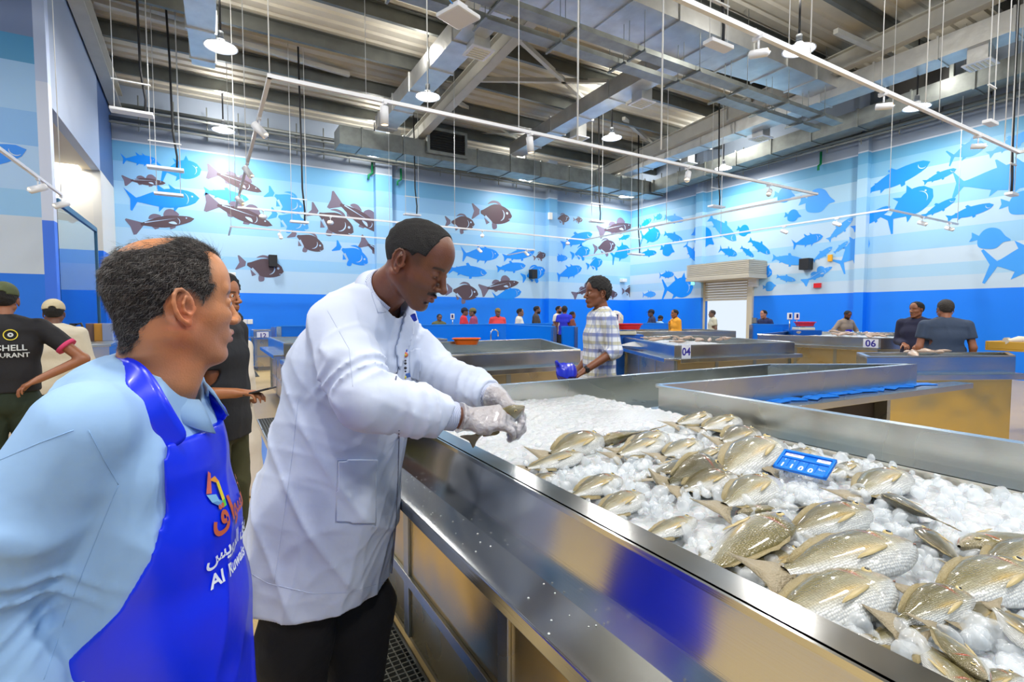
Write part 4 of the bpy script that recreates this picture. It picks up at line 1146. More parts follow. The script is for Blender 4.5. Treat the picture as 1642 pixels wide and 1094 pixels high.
def make_fish(h, w, dark, mirror, seed):
    p, q, c, (x, top, bot, wid, bend) = fish_mesh(h, w, dark, mirror, seed)
    o = np_object('whole_fish', (p, q), FM, colfn=lambda _: c)
    h2 = h
    yb = bend * .09
    fin(o, 'tail_fin', [(-.27, .036 + yb), (-.35, .075 + yb), (-.46, .15 + yb), (-.49, .15 + yb), (-.445, .0 + yb), (-.475, -.13 + yb), (-.45, -.135 + yb), (-.35, -.065 + yb), (-.27, -.036 + yb)], TAILM, mirror)
    fin(o, 'dorsal_fin', [(.22, h2 * .92), (.17, h2 * 1.07), (.05, h2 * 1.06), (-.10, h2 * .78), (-.24, h2 * .38), (-.2, h2 * .25), (0, h2 * .7)], FIN, mirror, .003)
    fin(o, 'anal_fin', [(-.02, -h2 * .7), (-.04, -h2 * .98), (-.14, -h2 * .8), (-.24, -h2 * .36), (-.2, -h2 * .25)], FIN, mirror, .003)
    for s in (1, -1):
        fin(o, 'pectoral_fin', [(.245, -.03), (.18, -.03), (.09, -.048), (.03, -.07), (.05, -.074), (.13, -.066), (.24, -.045)], FIN_Y, mirror, .003, s * (w * .975), None, .002)
        i = 62
        e = MB(); ex, ey = .375, h * .34
        zz = np.interp(ex, x, wid) * .86
        e.lathe([(.0235, 0), (.022, .006), (.014, .011), (.0001, .0125)], (0, 0, 0), 18)
        eo = e.build('eye', EYE_G, o); eo.location = (ex, ey * mirror + bend * ex * ex * mirror, s * (zz - .001)); eo.scale = (1, 1, s)
        e2 = MB().lathe([(.0135, 0), (.011, .004), (.0001, .0055)], (0, 0, .0088), 16).build('pupil', EYE_D, eo)
    mo = MB().tube([(.5, -.012 * mirror, 0), (.47, -.02 * mirror, w * .42), (.435, -.032 * mirror, w * .66)], [.002, .004, .002], 6)
    mo.build('mouth', mat('fish_mouth', (150, 110, 95), .5), o)
    return o
protos = {}
def get_proto(k):
    if k not in protos:
        h, w, dark, mirror, seed = {'a': (.168, .078, 0., 1, 1), 'b': (.162, .085, .3, 1, 2), 'c': (.18, .07, .8, 1, 3), 'd': (.142, .07, .05, 1, 4), 'e': (.172, .08, .1, -1, 5), 'f': (.18, .075, .6, -1, 6)}[k]
        o = make_fish(h, w, dark, mirror, seed); protos[k] = [o, False]
    pr = protos[k]
    if not pr[1]: pr[1] = True; return pr[0]
    return dup(pr[0])
def place_fish(k, nose, tail, label, roll=0., pitch=0., z=.985, dz=0., L=None, name='whole_fish', group='whole fish on the foreground ice'):
    a, b = on(nose[0], nose[1], 2, z), on(tail[0], tail[1], 2, z)
    o = get_proto(k); d = a - b
    if L is None: L = d.length
    c = (a + b) / 2
    yaw = math.atan2(d.y, d.x)
    o.location = (c.x, c.y, z - .012 + dz)
    o.rotation_euler = Euler((R(roll), R(pitch), yaw), 'XYZ')
    o.scale = (L, L, L)
    return tagit(o, label, 'fish', group)
FL = [
 ('a', (1432, 930), (1178, 1000), 'largest pale silver fish, nearest the steel rim in the middle', 12, -2, 1.0),
 ('a', (1466, 872), (1203, 912), 'big olive and silver fish with a dark forked tail, behind the nearest pale one', 15, -2, 1.02),
 ('e', (1250, 830), (1095, 925), 'silver fish with a bloody gill slanting towards the rim, left of the two big ones', -14, -3, .99),
 ('b', (1296, 880), (1140, 925), 'olive fish lying half under the big forked-tail fish', 22, 2, .972),
 ('b', (1394, 818), (1235, 850), 'olive fish with a reddish eye, below and right of the price tag', 25, -3, .992),
 ('c', (1420, 783), (1518, 842), 'plump olive fish right of the price tag, its head buried in ice', 25, 6, .99),
 ('a', (1252, 712), (1130, 764), 'olive-backed fish just left of the blue price tag', 18, -2, .985),
 ('c', (1158, 742), (1048, 775), 'dark olive fish seen from its back, in the middle of the pile', 62, 0, .99),
 ('c', (1178, 756), (1070, 785), 'dark olive fish with a clear eye, under the dark-backed one', 22, 0, .98),
 ('a', (1247, 766), (1138, 815), 'pale fish with yellow fins below the olive-backed one by the tag', 16, 0, .985),
 ('d', (1180, 818), (1302, 806), 'slender yellowish fish half sunk in ice below the tag', 30, 0, .965),
 ('d', (1120, 828), (1012, 862), 'pale yellowish fish near the rim under clear ice lumps', 14, 0, .98),
 ('d', (1030, 788), (955, 832), 'small pale fish with an orange streak at the rim', 10, 0, .98),
 ('c', (1216, 688), (1140, 706), 'greyish fish with its round head pointing right at the far end of the pile', 30, 0, .985),
 ('a', (1126, 707), (1046, 731), 'small silvery fish in the second row from the far end', 15, 0, .98),
 ('d', (1164, 720), (1085, 740), 'silver fish with a red gill left of the olive-backed one', 15, 0, .982),
 ('a', (1187, 670), (1110, 688), 'farthest silver fish at the right of the pile', 14, 0, .98),
 ('d', (1143, 664), (1072, 680), 'farthest yellowish fish at the top of the pile', 14, 0, .98),
 ('a', (1070, 695), (985, 724), 'yellowish silver fish with a bloody gill, left end of the third row', 14, 0, .985),
 ('b', (1310, 724), (1222, 750), 'fish hidden behind the blue price tag', 14, 0, .975),
 ('d', (1382, 742), (1315, 762), 'fish poking out right of the blue price tag', 12, 0, .97),
 ('a', (1455, 757), (1350, 795), 'pale fish with yellow fin right of the tag, partly iced over', 12, 0, .98),
 ('b', (966, 698), (858, 732), 'long olive fish at the far left of the pile', 30, 0, .99),
 ('d', (958, 706), (1052, 684), 'thin fish with a yellow tail at the far left of the pile', 25, 0, .98),
 ('d', (938, 726), (820, 752), 'thin silver fish with a red gill closest to the steel rim at left', 14, 0, .98),
 ('b', (996, 762), (897, 795), 'scaly olive fish by the rim, left part of the pile', 22, 0, .985),
 ('a', (1032, 788), (936, 828), 'olive fish with a yellow pectoral fin by the rim', 18, 0, .985),
 ('a', (1066, 706), (972, 730), 'silver fish with a red gill behind the large clear ice lump', 14, 0, .985),
 ('c', (892, 756), (838, 772), 'small dark fish mostly buried by the left rim', 20, 0, .972),
 ('f', (1100, 736), (1024, 768), 'brownish fish with bloody gills, mostly iced over', -16, 0, .975),
 ('c', (1478, 840), (1556, 908), 'small dark fish with its tail curling on the open ice at right', 20, 0, .985),
 ('a', (1538, 868), (1690, 848), 'pale fish at the right edge of the picture, upper one', 14, 0, .99),
 ('b', (1690, 872), (1550, 918), 'olive fish at the right edge, below the upper pale one', 14, 0, .99),
 ('a', (1668, 908), (1462, 962), 'long olive and silver fish in the lower right pile', 20, 0, 1.0),
 ('b', (1556, 946), (1412, 996), 'brown-olive fish below the long one, its eye showing', 32, 0, .995),
 ('e', (1588, 1080), (1478, 978), 'pale rounded fish slanting to the bottom edge', -12, 0, 1.0),
 ('e', (1505, 1110), (1376, 1000), 'pale fish at the bottom beside the rim', -12, 0, .99),
 ('a', (1556, 1120), (1462, 1000), 'pale fish between the two slanting ones at the bottom', 12, 0, .99),
 ('d', (1500, 1003), (1362, 1022), 'silver fish with a pointed tail lying over the bottom pile', 16, 0, .975),
 ('c', (1682, 1040), (1580, 950), 'dark golden fish at the right edge near the bottom', 16, 0, 1.0),
 ('c', (1606, 962), (1540, 1002), 'small dark fish between ice lumps at lower right', 16, 0, .985),
 ('b', (1640, 1074), (1530, 1096), 'olive fish cut off by the bottom right corner', 14, 0, .99)]
for k, a, b, l, roll, pitch, z in FL:
    place_fish(k, a, b, l, roll, pitch, z)
# lumps of ice lying over and against the fish
lump_px = [(1058, 783, 30), (1040, 800, 22), (1062, 800, 34), (1000, 745, 14), (1060, 745, 10), (1230, 775, 14), (1258, 782, 16), (1285, 778, 14), (1300, 790, 12), (1270, 800, 16), (1400, 728, 12), (1424, 740, 11), (1380, 770, 12), (1375, 775, 10), (1410, 800, 14), (1432, 812, 10), (1457, 833, 13), (1455, 955, 18), (1432, 960, 13), (1412, 968, 15), (1560, 992, 18), (1330, 1010, 22), (1350, 1000, 18), (1370, 985, 16), (1290, 850, 12), (1275, 860, 10), (1120, 855, 12), (1135, 870, 10), (952, 710, 10), (930, 745, 14), (945, 760, 12), (905, 745, 10), (980, 770, 10), (1130, 770, 12), (1480, 870, 12), (1500, 930, 13), (1460, 1010, 12), (1590, 1045, 14), (1615, 1050, 15)]
def reg_l(i_=[0]):
    def f(r):
        u, v, s = lump_px[i_[0] % len(lump_px)]; i_[0] += 1
        p = on(u + r.uniform(-14, 14), v + r.uniform(-8, 8), 2, 1.0); return (p.x, p.y)
    return f
o = nuggets(len(lump_px) * 4, reg_l(), lambda c: .968, .010, .019, 21)
tagit(o, 'larger clear ice lumps lying against and over the fish', 'ice', kind='stuff')

# blue price tag with white digits
tp = [on(1262, 722, 2, 1.03), on(1345, 741, 2, 1.03), on(1322, 768, 2, .985), on(1236, 749, 2, .985)]
c = sum(tp, Vector()) / 4
xd = ((tp[1] - tp[0]) + (tp[2] - tp[3])).normalized(); yd = ((tp[0] - tp[3]) + (tp[1] - tp[2])); yd = (yd - xd * yd.dot(xd)); Hh = yd.length / 2; yd.normalize()
Ww = ((tp[1] - tp[0]).length + (tp[2] - tp[3]).length) / 2
M = Matrix((xd.to_4d(), yd.to_4d(), xd.cross(yd).to_4d(), (0, 0, 0, 1))).transposed()
for i in range(3): M[3][i] = 0
M[3][3] = 1
tag = empty('price_tag', c, 0, 'bright blue plastic price tag showing 1100, stuck in the ice among the fish', 'price tag')
W2, H2 = Ww / 2, Hh / 2
m = MB().box((-W2, -H2, -.005), (W2, H2, .001))
fw = .009
m.box((-W2, -H2, .001), (W2, -H2 + fw, .007)).box((-W2, H2 - fw, .001), (W2, H2, .007)).box((-W2, -H2, .001), (-W2 + fw, H2, .007)).box((W2 - fw, -H2, .001), (W2, H2, .007)).box((-W2, .008, .001), (W2, .016, .006))
m.build('frame', BLUE_P, tag, M=M, bevel=.0015)
m = MB()
ins = (2 * W2 - 2 * fw) / 5
for i in range(5):
    x = -W2 + fw + ins * i; m.box((x + .0015, -H2 + fw + .002, .001), (x + ins - .0015, .006, .0035))
m.build('digit_tile', mat('tile_blue', (45, 125, 235), .3), tag, M=M)
MB().box((-W2 + fw + .003, .02, .001), (-.012, H2 - fw - .003, .0025)).build('name_strip', mat('strip_white', (215, 218, 240), .5), tag, M=M)
MB().box((.03, .02, .001), (W2 - fw - .003, H2 - fw - .003, .0025)).build('name_strip', MATS['strip_white'], tag, M=M)
WT = mat('tag_white', (240, 242, 250), .5)
for i, ch in enumerate('1100'):
    x = -W2 + fw + ins * (i + .5)
    M2 = M @ Matrix.Translation((x, (-H2 + .006) / 2 - .008, .0037)); text_obj('digit', ch, .03, WT, M2, tag, .0004, bold=.0008)
    M2 = M @ Matrix.Translation((x, .0, .0037)); text_obj('arabic_digit', '\u0661\u0661\u0660\u0660'[i], .013, WT, M2, tag, .0004)
M2 = M @ Matrix.Translation((-W2 + fw + ins * 1.98, -H2 + .013, .0037)); text_obj('decimal_point', '.', .03, WT, M2, tag, .0004)
M2 = M @ Matrix.Translation((W2 - fw - ins / 2, -.012, .0037)); text_obj('unit_mark', '\ufe97\ufef4\ufb57', .012, WT, M2, tag, .0004)
M2 = M @ Matrix.Translation((-.045, .03, .0028)); text_obj('name_writing', '~ ~~', .016, mat('pen_grey', (120, 120, 170), .6), M2, tag, .0002)
M2 = M @ Matrix.Translation((.05, .03, .0028)); text_obj('name_writing', '~~', .016, MATS['pen_grey'], M2, tag, .0002)
# blue tags laid on the side ledge of the long counter
random.seed(3)
k = 0
for i in range(13):
    f = i / 12; x = 3.2 + f * 2.1; y = 2.1 - f * .13 + random.uniform(-.02, .02)
    mats_ = BLUE_P if i % 3 else mat('strip_white')
    t = MB().cbox((0, 0, 0), (.16, .1, .008)).cbox((0, .02, .006), (.13, .03, .003)).build('price_tag', [BLUE_P], bevel=.002)
    t.location = (x, y, .898 + .002 * (i % 2)); t.rotation_euler = (0, 0, random.uniform(-.5, .5))
    tagit(t, 'blank blue price tag lying in the row on the long side ledge', 'price tag', 'blue price tags laid along the ledge')
# ice and fish heaps on the other counters
def heap(name, poly_c, rx, ry, base, amp, seed, label, m=ICE, lump=.035):
    X, Y, Z = ice_field(-rx, rx, -ry, ry, .02, 0, amp, lump, seed)
    e = np.clip(1.02 - (np.abs(X) / rx) ** 6, 0, 1) * np.clip(1.02 - (np.abs(Y) / ry) ** 6, 0, 1)
    o = field_obj(name, X, Y, Z * e + (e - 1) * .05, m, None, (poly_c[0], poly_c[1], base))
    return tagit(o, label, 'ice', kind='stuff')
heap('ice_bed', (6.95, 6.1), .75, .75, 1.0, .05, 31, 'heap of ice on the counter with board 04')
heap('ice_bed', (11.9, 5.7), .9, .9, 1.01, .05, 32, 'ice on the counter with board 06')
heap('ice_bed', (7.05, 2.6), .5, .25, 1.0, .03, 33, 'ice on the counter with the beige front').rotation_euler = (0, 0, R(-20))
random.seed(9)
SM = mat('small_fish', (186, 160, 140), .35, var=.2)
def small_fish(n, c, rx, ry, z, label, group, rz=0):
    base = None
    for i in range(n):
        x, y = random.uniform(-rx, rx), random.uniform(-ry, ry); L = random.uniform(.2, .32)
        cr, sr = math.cos(rz), math.sin(rz)
        if base is None:
            m = MB().tube([(-.5, 0, 0), (-.46, 0, 0), (-.3, 0, 0), (-.1, .02, 0), (.15, .03, 0), (.35, .02, 0), (.5, 0, 0)], [.09, .06, .035, .12, .15, .1, .01], 10)
            base = m.build('small_fish', SM); o = base
        else: o = base.copy(); COL.objects.link(o)
        o.location = (c[0] + x * cr - y * sr, c[1] + x * sr + y * cr, z + random.uniform(0, .03)); o.rotation_euler = (R(random.uniform(-20, 20)), R(random.uniform(-12, 12)), random.uniform(0, 6.28)); o.scale = (L, L, L * .6)
        tagit(o, label, 'fish', group)
small_fish(16, (6.95, 6.1), .6, .6, 1.07, 'small pinkish fish lying on the ice of counter 04', 'fish on counter 04')
small_fish(26, (11.9, 5.7), .8, .8, 1.07, 'small brownish fish lying on the ice of counter 06', 'fish on counter 06')
small_fish(6, (7.0, 2.6), .35, .15, 1.06, 'small fish on the ice of the beige-fronted counter', 'fish on the beige-fronted counter', R(-20))
# ------------------------------------------------------------------ people
def vsample(V, P):
    """distance values at points (trilinear)"""
    q = (np.asarray(P, np.float32) - V.lo) / V.vox
    q = np.clip(q, 0, np.array(V.n) - 1.001); i = q.astype(int); f = q - i
    g = V.g; r = 0
    for dx in (0, 1):
        for dy in (0, 1):
            for dz in (0, 1):
                w = (f[:, 0] if dx else 1 - f[:, 0]) * (f[:, 1] if dy else 1 - f[:, 1]) * (f[:, 2] if dz else 1 - f[:, 2])
                r = r + w * g[i[:, 0] + dx, i[:, 1] + dy, i[:, 2] + dz]
    return r
def cast(V, O, D, tmax=3.0, step=None):
    """first surface point along each ray, NaN where none"""
    O = np.asarray(O, np.float32); D = np.asarray(D, np.float32); D = D / np.linalg.norm(D, axis=1, keepdims=True)
    step = step or V.vox; hi = V.lo + V.vox * (np.array(V.n) - 1)
    t = np.zeros(len(O), np.float32); hit = np.zeros(len(O), bool); done = np.zeros(len(O), bool)
    inv = 1 / np.where(np.abs(D) < 1e-9, 1e-9, D)
    a, b = (V.lo - O) * inv, (hi - O) * inv
    t = np.maximum(np.minimum(a, b).max(1), 0); te = np.maximum(a, b).min(1)
    for _ in range(int(tmax / step)):
        P = O + D * t[:, None]; g = vsample(V, P)
        new = (g < 0) & ~done; hit |= new; done |= new | (t > te)
        if done.all(): break
        t = np.where(done, t, t + step)
    R_ = O + D * t[:, None]
    for _ in range(4):
        g = vsample(V, R_); R_ = R_ + D * np.where(hit, g, 0)[:, None] * .8
    R_[~hit] = np.nan
    return R_
def camrays(uv):
    uv = np.asarray(uv, float)
    F_, R_, U_ = (np.array(v[:]) for v in (CF, CR, CU))
    return F_[None] + R_[None] * ((uv[:, :1] - 821) / FPX) + U_[None] * ((547 - uv[:, 1:]) / FPX)
def hits(V, uv):
    d = camrays(uv); return cast(V, np.tile([0, 0, EYE], (len(d), 1)), d)
def inside(poly, x, y):
    c = np.zeros(x.shape, bool); n = len(poly)
    for i in range(n):
        (x1, y1), (x2, y2) = poly[i], poly[(i + 1) % n]
        k = (y1 > y) != (y2 > y)
        c ^= k & (x < (x2 - x1) * (y - y1) / ((y2 - y1) if y2 != y1 else 1e-9) + x1)
    return c
def cloth_patch(name, V, poly, m, parent, off=.003, th=.003, stepx=4):
    """a sheet of cloth laid on the surface, outlined as seen from the lens"""
    xs = [p[0] for p in poly]; ys = [p[1] for p in poly]
    gx = np.arange(min(xs) - stepx, max(xs) + 2 * stepx, stepx); gy = np.arange(min(ys) - stepx, max(ys) + 2 * stepx, stepx)
    X, Y = np.meshgrid(gx, gy, indexing='ij')
    H = hits(V, np.stack([X.ravel(), Y.ravel()], 1)).reshape(X.shape + (3,))
    cx, cy = (X[:-1, :-1] + stepx / 2), (Y[:-1, :-1] + stepx / 2)
    ok = inside(poly, cx, cy)
    ok &= ~np.isnan(H[:-1, :-1, 0] + H[1:, :-1, 0] + H[1:, 1:, 0] + H[:-1, 1:, 0])
    idx = -np.ones(X.shape, int); vs = []; fs = []
    for i, j in zip(*np.where(ok)):
        q = []
        for a, b in ((i, j), (i, j + 1), (i + 1, j + 1), (i + 1, j)):
            if idx[a, b] < 0:
                idx[a, b] = len(vs); p = H[a, b]; d = np.array([0, 0, EYE]) - p; vs.append(p + d / np.linalg.norm(d) * off)
            q.append(idx[a, b])
        P4 = np.array([vs[k] for k in q])
        if np.linalg.norm(P4.max(0) - P4.min(0)) < .06 * stepx: fs.append(q)
    if not fs: return None
    me = bpy.data.meshes.new(name); me.from_pydata([tuple(v) for v in vs], [], fs)
    me.polygons.foreach_set('use_smooth', np.ones(len(fs), bool)); me.materials.append(m)
    bm = bmesh.new(); bm.from_mesh(me)
    lone = [v for v in bm.verts if not v.link_faces]; bmesh.ops.delete(bm, geom=lone, context='VERTS')
    for _ in range(3): bmesh.ops.smooth_vert(bm, verts=bm.verts[:], factor=.5, use_axis_x=True, use_axis_y=True, use_axis_z=True)
    bm.to_mesh(me); bm.free()
    o = bpy.data.objects.new(name, me); COL.objects.link(o); o.parent = parent
    s = o.modifiers.new('solid', 'SOLIDIFY'); s.thickness = th; s.offset = 0
    return o
def seam_line(name, V, pts, m, parent, r=.0016, n=24):
    uv = []
    for (a, b), (c, d) in zip(pts[:-1], pts[1:]):
        k = max(2, int(math.hypot(c - a, d - b) / 6))
        uv += [(a + (c - a) * i / k, b + (d - b) * i / k) for i in range(k)]
    uv.append(pts[-1]); H = hits(V, uv)
    P = [Vector(p) for p in H if not np.isnan(p[0])]
    if len(P) < 2: return None
    return MB().tube(P, r, 6).build(name, m, parent)

# head: local frame x forward, y to the left, z up, origin between the ears
class HeadOn:
    def __init__(s, V, M, k=1.0): s.V, s.M, s.k = V, M, k; s.Rm = np.array(M.to_3x3())
    def P(s, p): return tuple(s.M @ (Vector(p) * s.k))
    def cone(s, a, b, ra, rb=None, k=.006, op='add', flat=None):
        f = (tuple(s.Rm @ np.array(flat[0])), flat[1]) if flat else None
        s.V.cone(s.P(a), s.P(b), ra * s.k, None if rb is None else rb * s.k, k, op, f); return s
    def ell(s, c, r, rot=None, k=.006, op='add'):
        Rr = s.Rm if rot is None else s.Rm @ np.array(Euler(rot).to_matrix())
        s.V.ell(s.P(c), [x * s.k for x in r], Rr, k, op); return s
def head_shape(h, fine=True, jaw=1.0, nose=1.0, lid=1.0):
    h.ell((-.012, 0, .040), (.1, .077, .088), k=.001)
    h.ell((.02, 0, .052), (.073, .068, .072), k=.02)
    h.ell((.028, 0, -.018), (.060, .060 * jaw, .078), k=.02)
    for s in (1, -1):
        h.cone((-.012, .052 * s, -.042), (.062, .020 * s, -.094), .022 * jaw, .018, .02)       # jaw
        h.cone((.04, .046 * s, -.012), (.072, .03 * s, -.016), .020, .017, .016)         # cheek
        h.cone((.078, .012 * s, .034), (.068, .045 * s, .036), .010, .009, .012)        # brow
    h.ell((.072, 0, -.094), (.020, .024, .018), k=.014)
    h.ell((.070, 0, -.055), (.026, .036, .028), k=.016)       # muzzle
    for s in (1, -1): h.ell((.094, .030 * s, .010), (.020, .017, .012), k=.010, op='sub')
    h.cone((.084, 0, .026), (.108 * nose, 0, -.020), .0085, .0105, .008)
    h.ell((.110 * nose, 0, -.023), (.012, .0115, .0105), k=.006)
    for s in (1, -1): h.ell((.099, .013 * s, -.027), (.0115, .0085, .008), k=.005)
    if fine:
        for s in (1, -1):
            h.ell((.0755, .030 * s, .0095), (.0145, .0165, .0125), k=.003)           # lids over the eyeball
            h.ell((.0875, .031 * s, .0085 - (1 - lid) * .004), (.008, .0125, .0032 * lid), k=.0015, op='sub')
            h.ell((.104, .0075 * s, -.034), (.005, .0035, .003), k=.002, op='sub')    # nostril
    h.cone((.091, .017, -.0535), (.099, 0, -.0500), .0048, .0062, .004); h.cone((.099, 0, -.0500), (.091, -.017, -.0535), .0062, .0048, .004)
    h.cone((.088, .015, -.0620), (.095, 0, -.0640), .005, .0075, .005); h.cone((.095, 0, -.0640), (.088, -.015, -.0620), .0075, .005, .005)
    h.ell((.104, 0, -.0570), (.012, .022, .0014), k=.0025, op='sub')
    h.ell((.090, 0, -.077), (.012, .02, .004), k=.006, op='sub')
    for s in (1, -1):           # ear: bowl with a rolled rim
        e = lambda a, rx=.0165, rz=.030: (-.012 + rx * math.cos(a) - .006 * math.sin(a), s * (.080 + .009 * (1 - math.cos(a)) * .6), .000 + rz * math.sin(a))
        h.ell((-.010, s * .080, -.002), (.017, .0055, .028), rot=(0, 0, s * .35), k=.006)
        if fine:
            h.ell((-.006, s * .089, -.003), (.0095, .0065, .016), rot=(0, 0, s * .35), k=.003, op='sub')
            pts = [e(R(a)) for a in range(20, 290, 30)]
            for p, q in zip(pts[:-1], pts[1:]): h.cone(p, q, .0036, .0036, .002)
            pts = [(-.010, s * .0875, .016), (-.015, s * .089, .004), (-.012, s * .088, -.010), (-.002, s * .085, -.016)]
            for p, q in zip(pts[:-1], pts[1:]): h.cone(p, q, .0028, .0028, .003)
            h.cone((.006, s * .080, -.003), (.004, s * .081, -.010), .0042, .004, .004)
        h.ell((-.004, s * .082, -.030), (.0075, .0045, .009), k=.005)
def neck_shape(h, base, r0=.054, r1=.06):
    a = h.P((-.022, 0, -.045)); h.V.cone(a, base, r0 * h.k, r1 * h.k, .02)
def skin_paint(M, k, base, lip=(150, 80, 70), brow=(30, 22, 18), stubble=.0, stub_col=(90, 80, 78), mustache=None, fade=None, warm=None, fadecol=(40, 34, 30)):
    Mi = np.array(M.inverted()); b = lin(base); L_ = lin(lip); B_ = lin(brow)
    def fn(p):
        q = (p @ Mi[:3, :3].T + Mi[:3, 3]) / k; x, y, z = q[:, 0], q[:, 1], q[:, 2]
        c = np.tile(b, (len(p), 1)); ay = np.abs(y)
        def mix(w, col):
            w = np.clip(w, 0, 1)[:, None]; c[:] = c * (1 - w) + np.array(col) * w
        if warm is not None: mix(.55 * np.exp(-((x - .0) ** 2 + (z + .06) ** 2) / .004) + .4 * np.exp(-(((ay - .08) / .012) ** 2)) * (z < .035) * (z > -.045) * (x < .012), lin(warm))
        mix(.25 * np.sin(x * 190 + y * 170) * np.sin(z * 210 + 2) ** 2, b * .8)
        mix(.9 * (1 - np.clip(np.abs(np.sqrt(((z + .0575) / .0125) ** 2 + (ay / .0255) ** 2)), 0, 9) ** 4) * (x > .082), L_)
        br = np.exp(-((z - (.034 - (ay - .028) ** 2 * 7 - .002)) / .0042) ** 4) * (ay > .012) * (ay < .052) * (x > .045)
        mix(.85 * br, B_)
        if stubble:
            w = stubble * np.clip((-.022 - z) / .02, 0, 1) * np.clip((x + .005) / .02, 0, 1) * np.clip((.0 + .11 + z) / .01, .3, 1)
            w = w * (1 - np.exp(-((z + .0575) / .010) ** 4) * (ay < .022) * (x > .08))
            mix(w, lin(stub_col))
        if mustache is not None:
            mix(.93 * np.exp(-((z + .0425 + ay * .14) / .0052) ** 4) * (ay < .029) * (x > .07), lin(mustache))
        if fade is not None:      # shaved sideburn shadow
            w = fade * np.clip((z - .0 + (x - .0) * .3) / .03, 0, 1) * np.clip((.055 - x) / .02, 0, 1) * (ay > .055)
            mix(w, lin(fadecol))
        mix(.8 * (np.sqrt(((x + .006) / .008) ** 2 + ((z + .003) / .010) ** 2) < 1) * (ay > .075) * (ay < .088) * .6, b * .45)
        return c
    return fn
def skin_mat(name, rough=.42):
    return mat(name, (255, 255, 255), rough, attr='paint', bump=.12, bscale=260, sss=.08, spec=.45)
def add_eyes(M, k, parent, lid=1.0):
    for s in (1, -1):
        c = M @ (Vector((.0772 - (1 - lid) * .0032, .0302 * s, .009)) * k)
        m = MB(); r = .0125 * k; z = (M.to_3x3() @ Vector((1, 0, 0))).normalized(); xx, yy, _ = frame_from(z)
        T = Matrix((xx.to_4d(), yy.to_4d(), z.to_4d(), (0, 0, 0, 1))).transposed()
        for i in range(3): T[3][i] = 0
        T[3][3] = 1
        prof = [(r * math.sin(a), -r * math.cos(a)) for a in np.linspace(.01, math.pi - .01, 18)]
        m.lathe(prof, c, 20, 0, T); o = m.build('eye', [mat('eye_white', (196, 186, 178), .2)], parent)
        m = MB(); m.lathe([(.0061 * k, r * .865), (.0035 * k, r * .985), (.0001, r * 1.01)], c, 18, 0, T); m.build('iris', mat('iris_brown', (38, 22, 14), .1), o)
def hair_shell(name, M, k, m, parent, vox, thick=.008, hairline=.062, low=-.02, back_low=-.06, bald=None, rough_amp=.002, side=.012, top_extra=0., seed=0, recess=.0, ear_r=.034, nape=False):
    lo, hi = [], []
    c = M @ Vector((0, 0, .03)); V = Vol(np.array(c[:]) - .15 * k, np.array(c[:]) + .15 * k, vox)
    h = HeadOn(V, M, k)
    h.ell((-.012, 0, .040), (.1 + thick, .077 + thick, .088 + thick + top_extra), k=.001)
    h.ell((.02, 0, .052), (.073 + thick * .8, .068 + thick, .072 + thick), k=.02)
    if nape: h.cone((-.045, 0, .0), (-.047, 0, -.07), .058, .041, .01)
    Mi = np.array(M.inverted())
    def f(X, Y, Z):
        q = [(Mi[i, 0] * X + Mi[i, 1] * Y + Mi[i, 2] * Z + Mi[i, 3]) / k for i in range(3)]; x, y, z = q
        ay = np.abs(y)
        n = rough_amp * (np.sin(x * 160 + 3 * np.sin(z * 90 + seed)) * np.sin(y * 150) + np.sin(z * 210 + x * 120) * .7)
        g = V.g + n
        front = np.where(z > .045, x - (hairline + .1 * (z - .07) * (z < .1) - recess * np.clip((ay - .018) / .03, 0, 1)), x - (side + (z + .0) * .55))
        lowp = (low + (x < -.02) * 0) * 1.0 - z + np.clip((-x - .02) / .06, 0, 1) * (back_low - low)
        g = np.maximum(g, front); g = np.maximum(g, lowp)
        # keep clear of the ear
        ear = ear_r - np.sqrt(((x + .006) / 1.0) ** 2 + ((z + .004) / 1.15) ** 2)
        g = np.maximum(g, np.where(ay > .055, ear, -1))
        if bald is not None:
            bx, bz, br = bald
            g = np.maximum(g, br - np.sqrt((x - bx) ** 2 + y ** 2 * 1.1 + (z - bz) ** 2))
        return g - V.g
    V.warp(f)
    return np_object(name, V.mesh(), m, parent, smooth_it=1), V, f
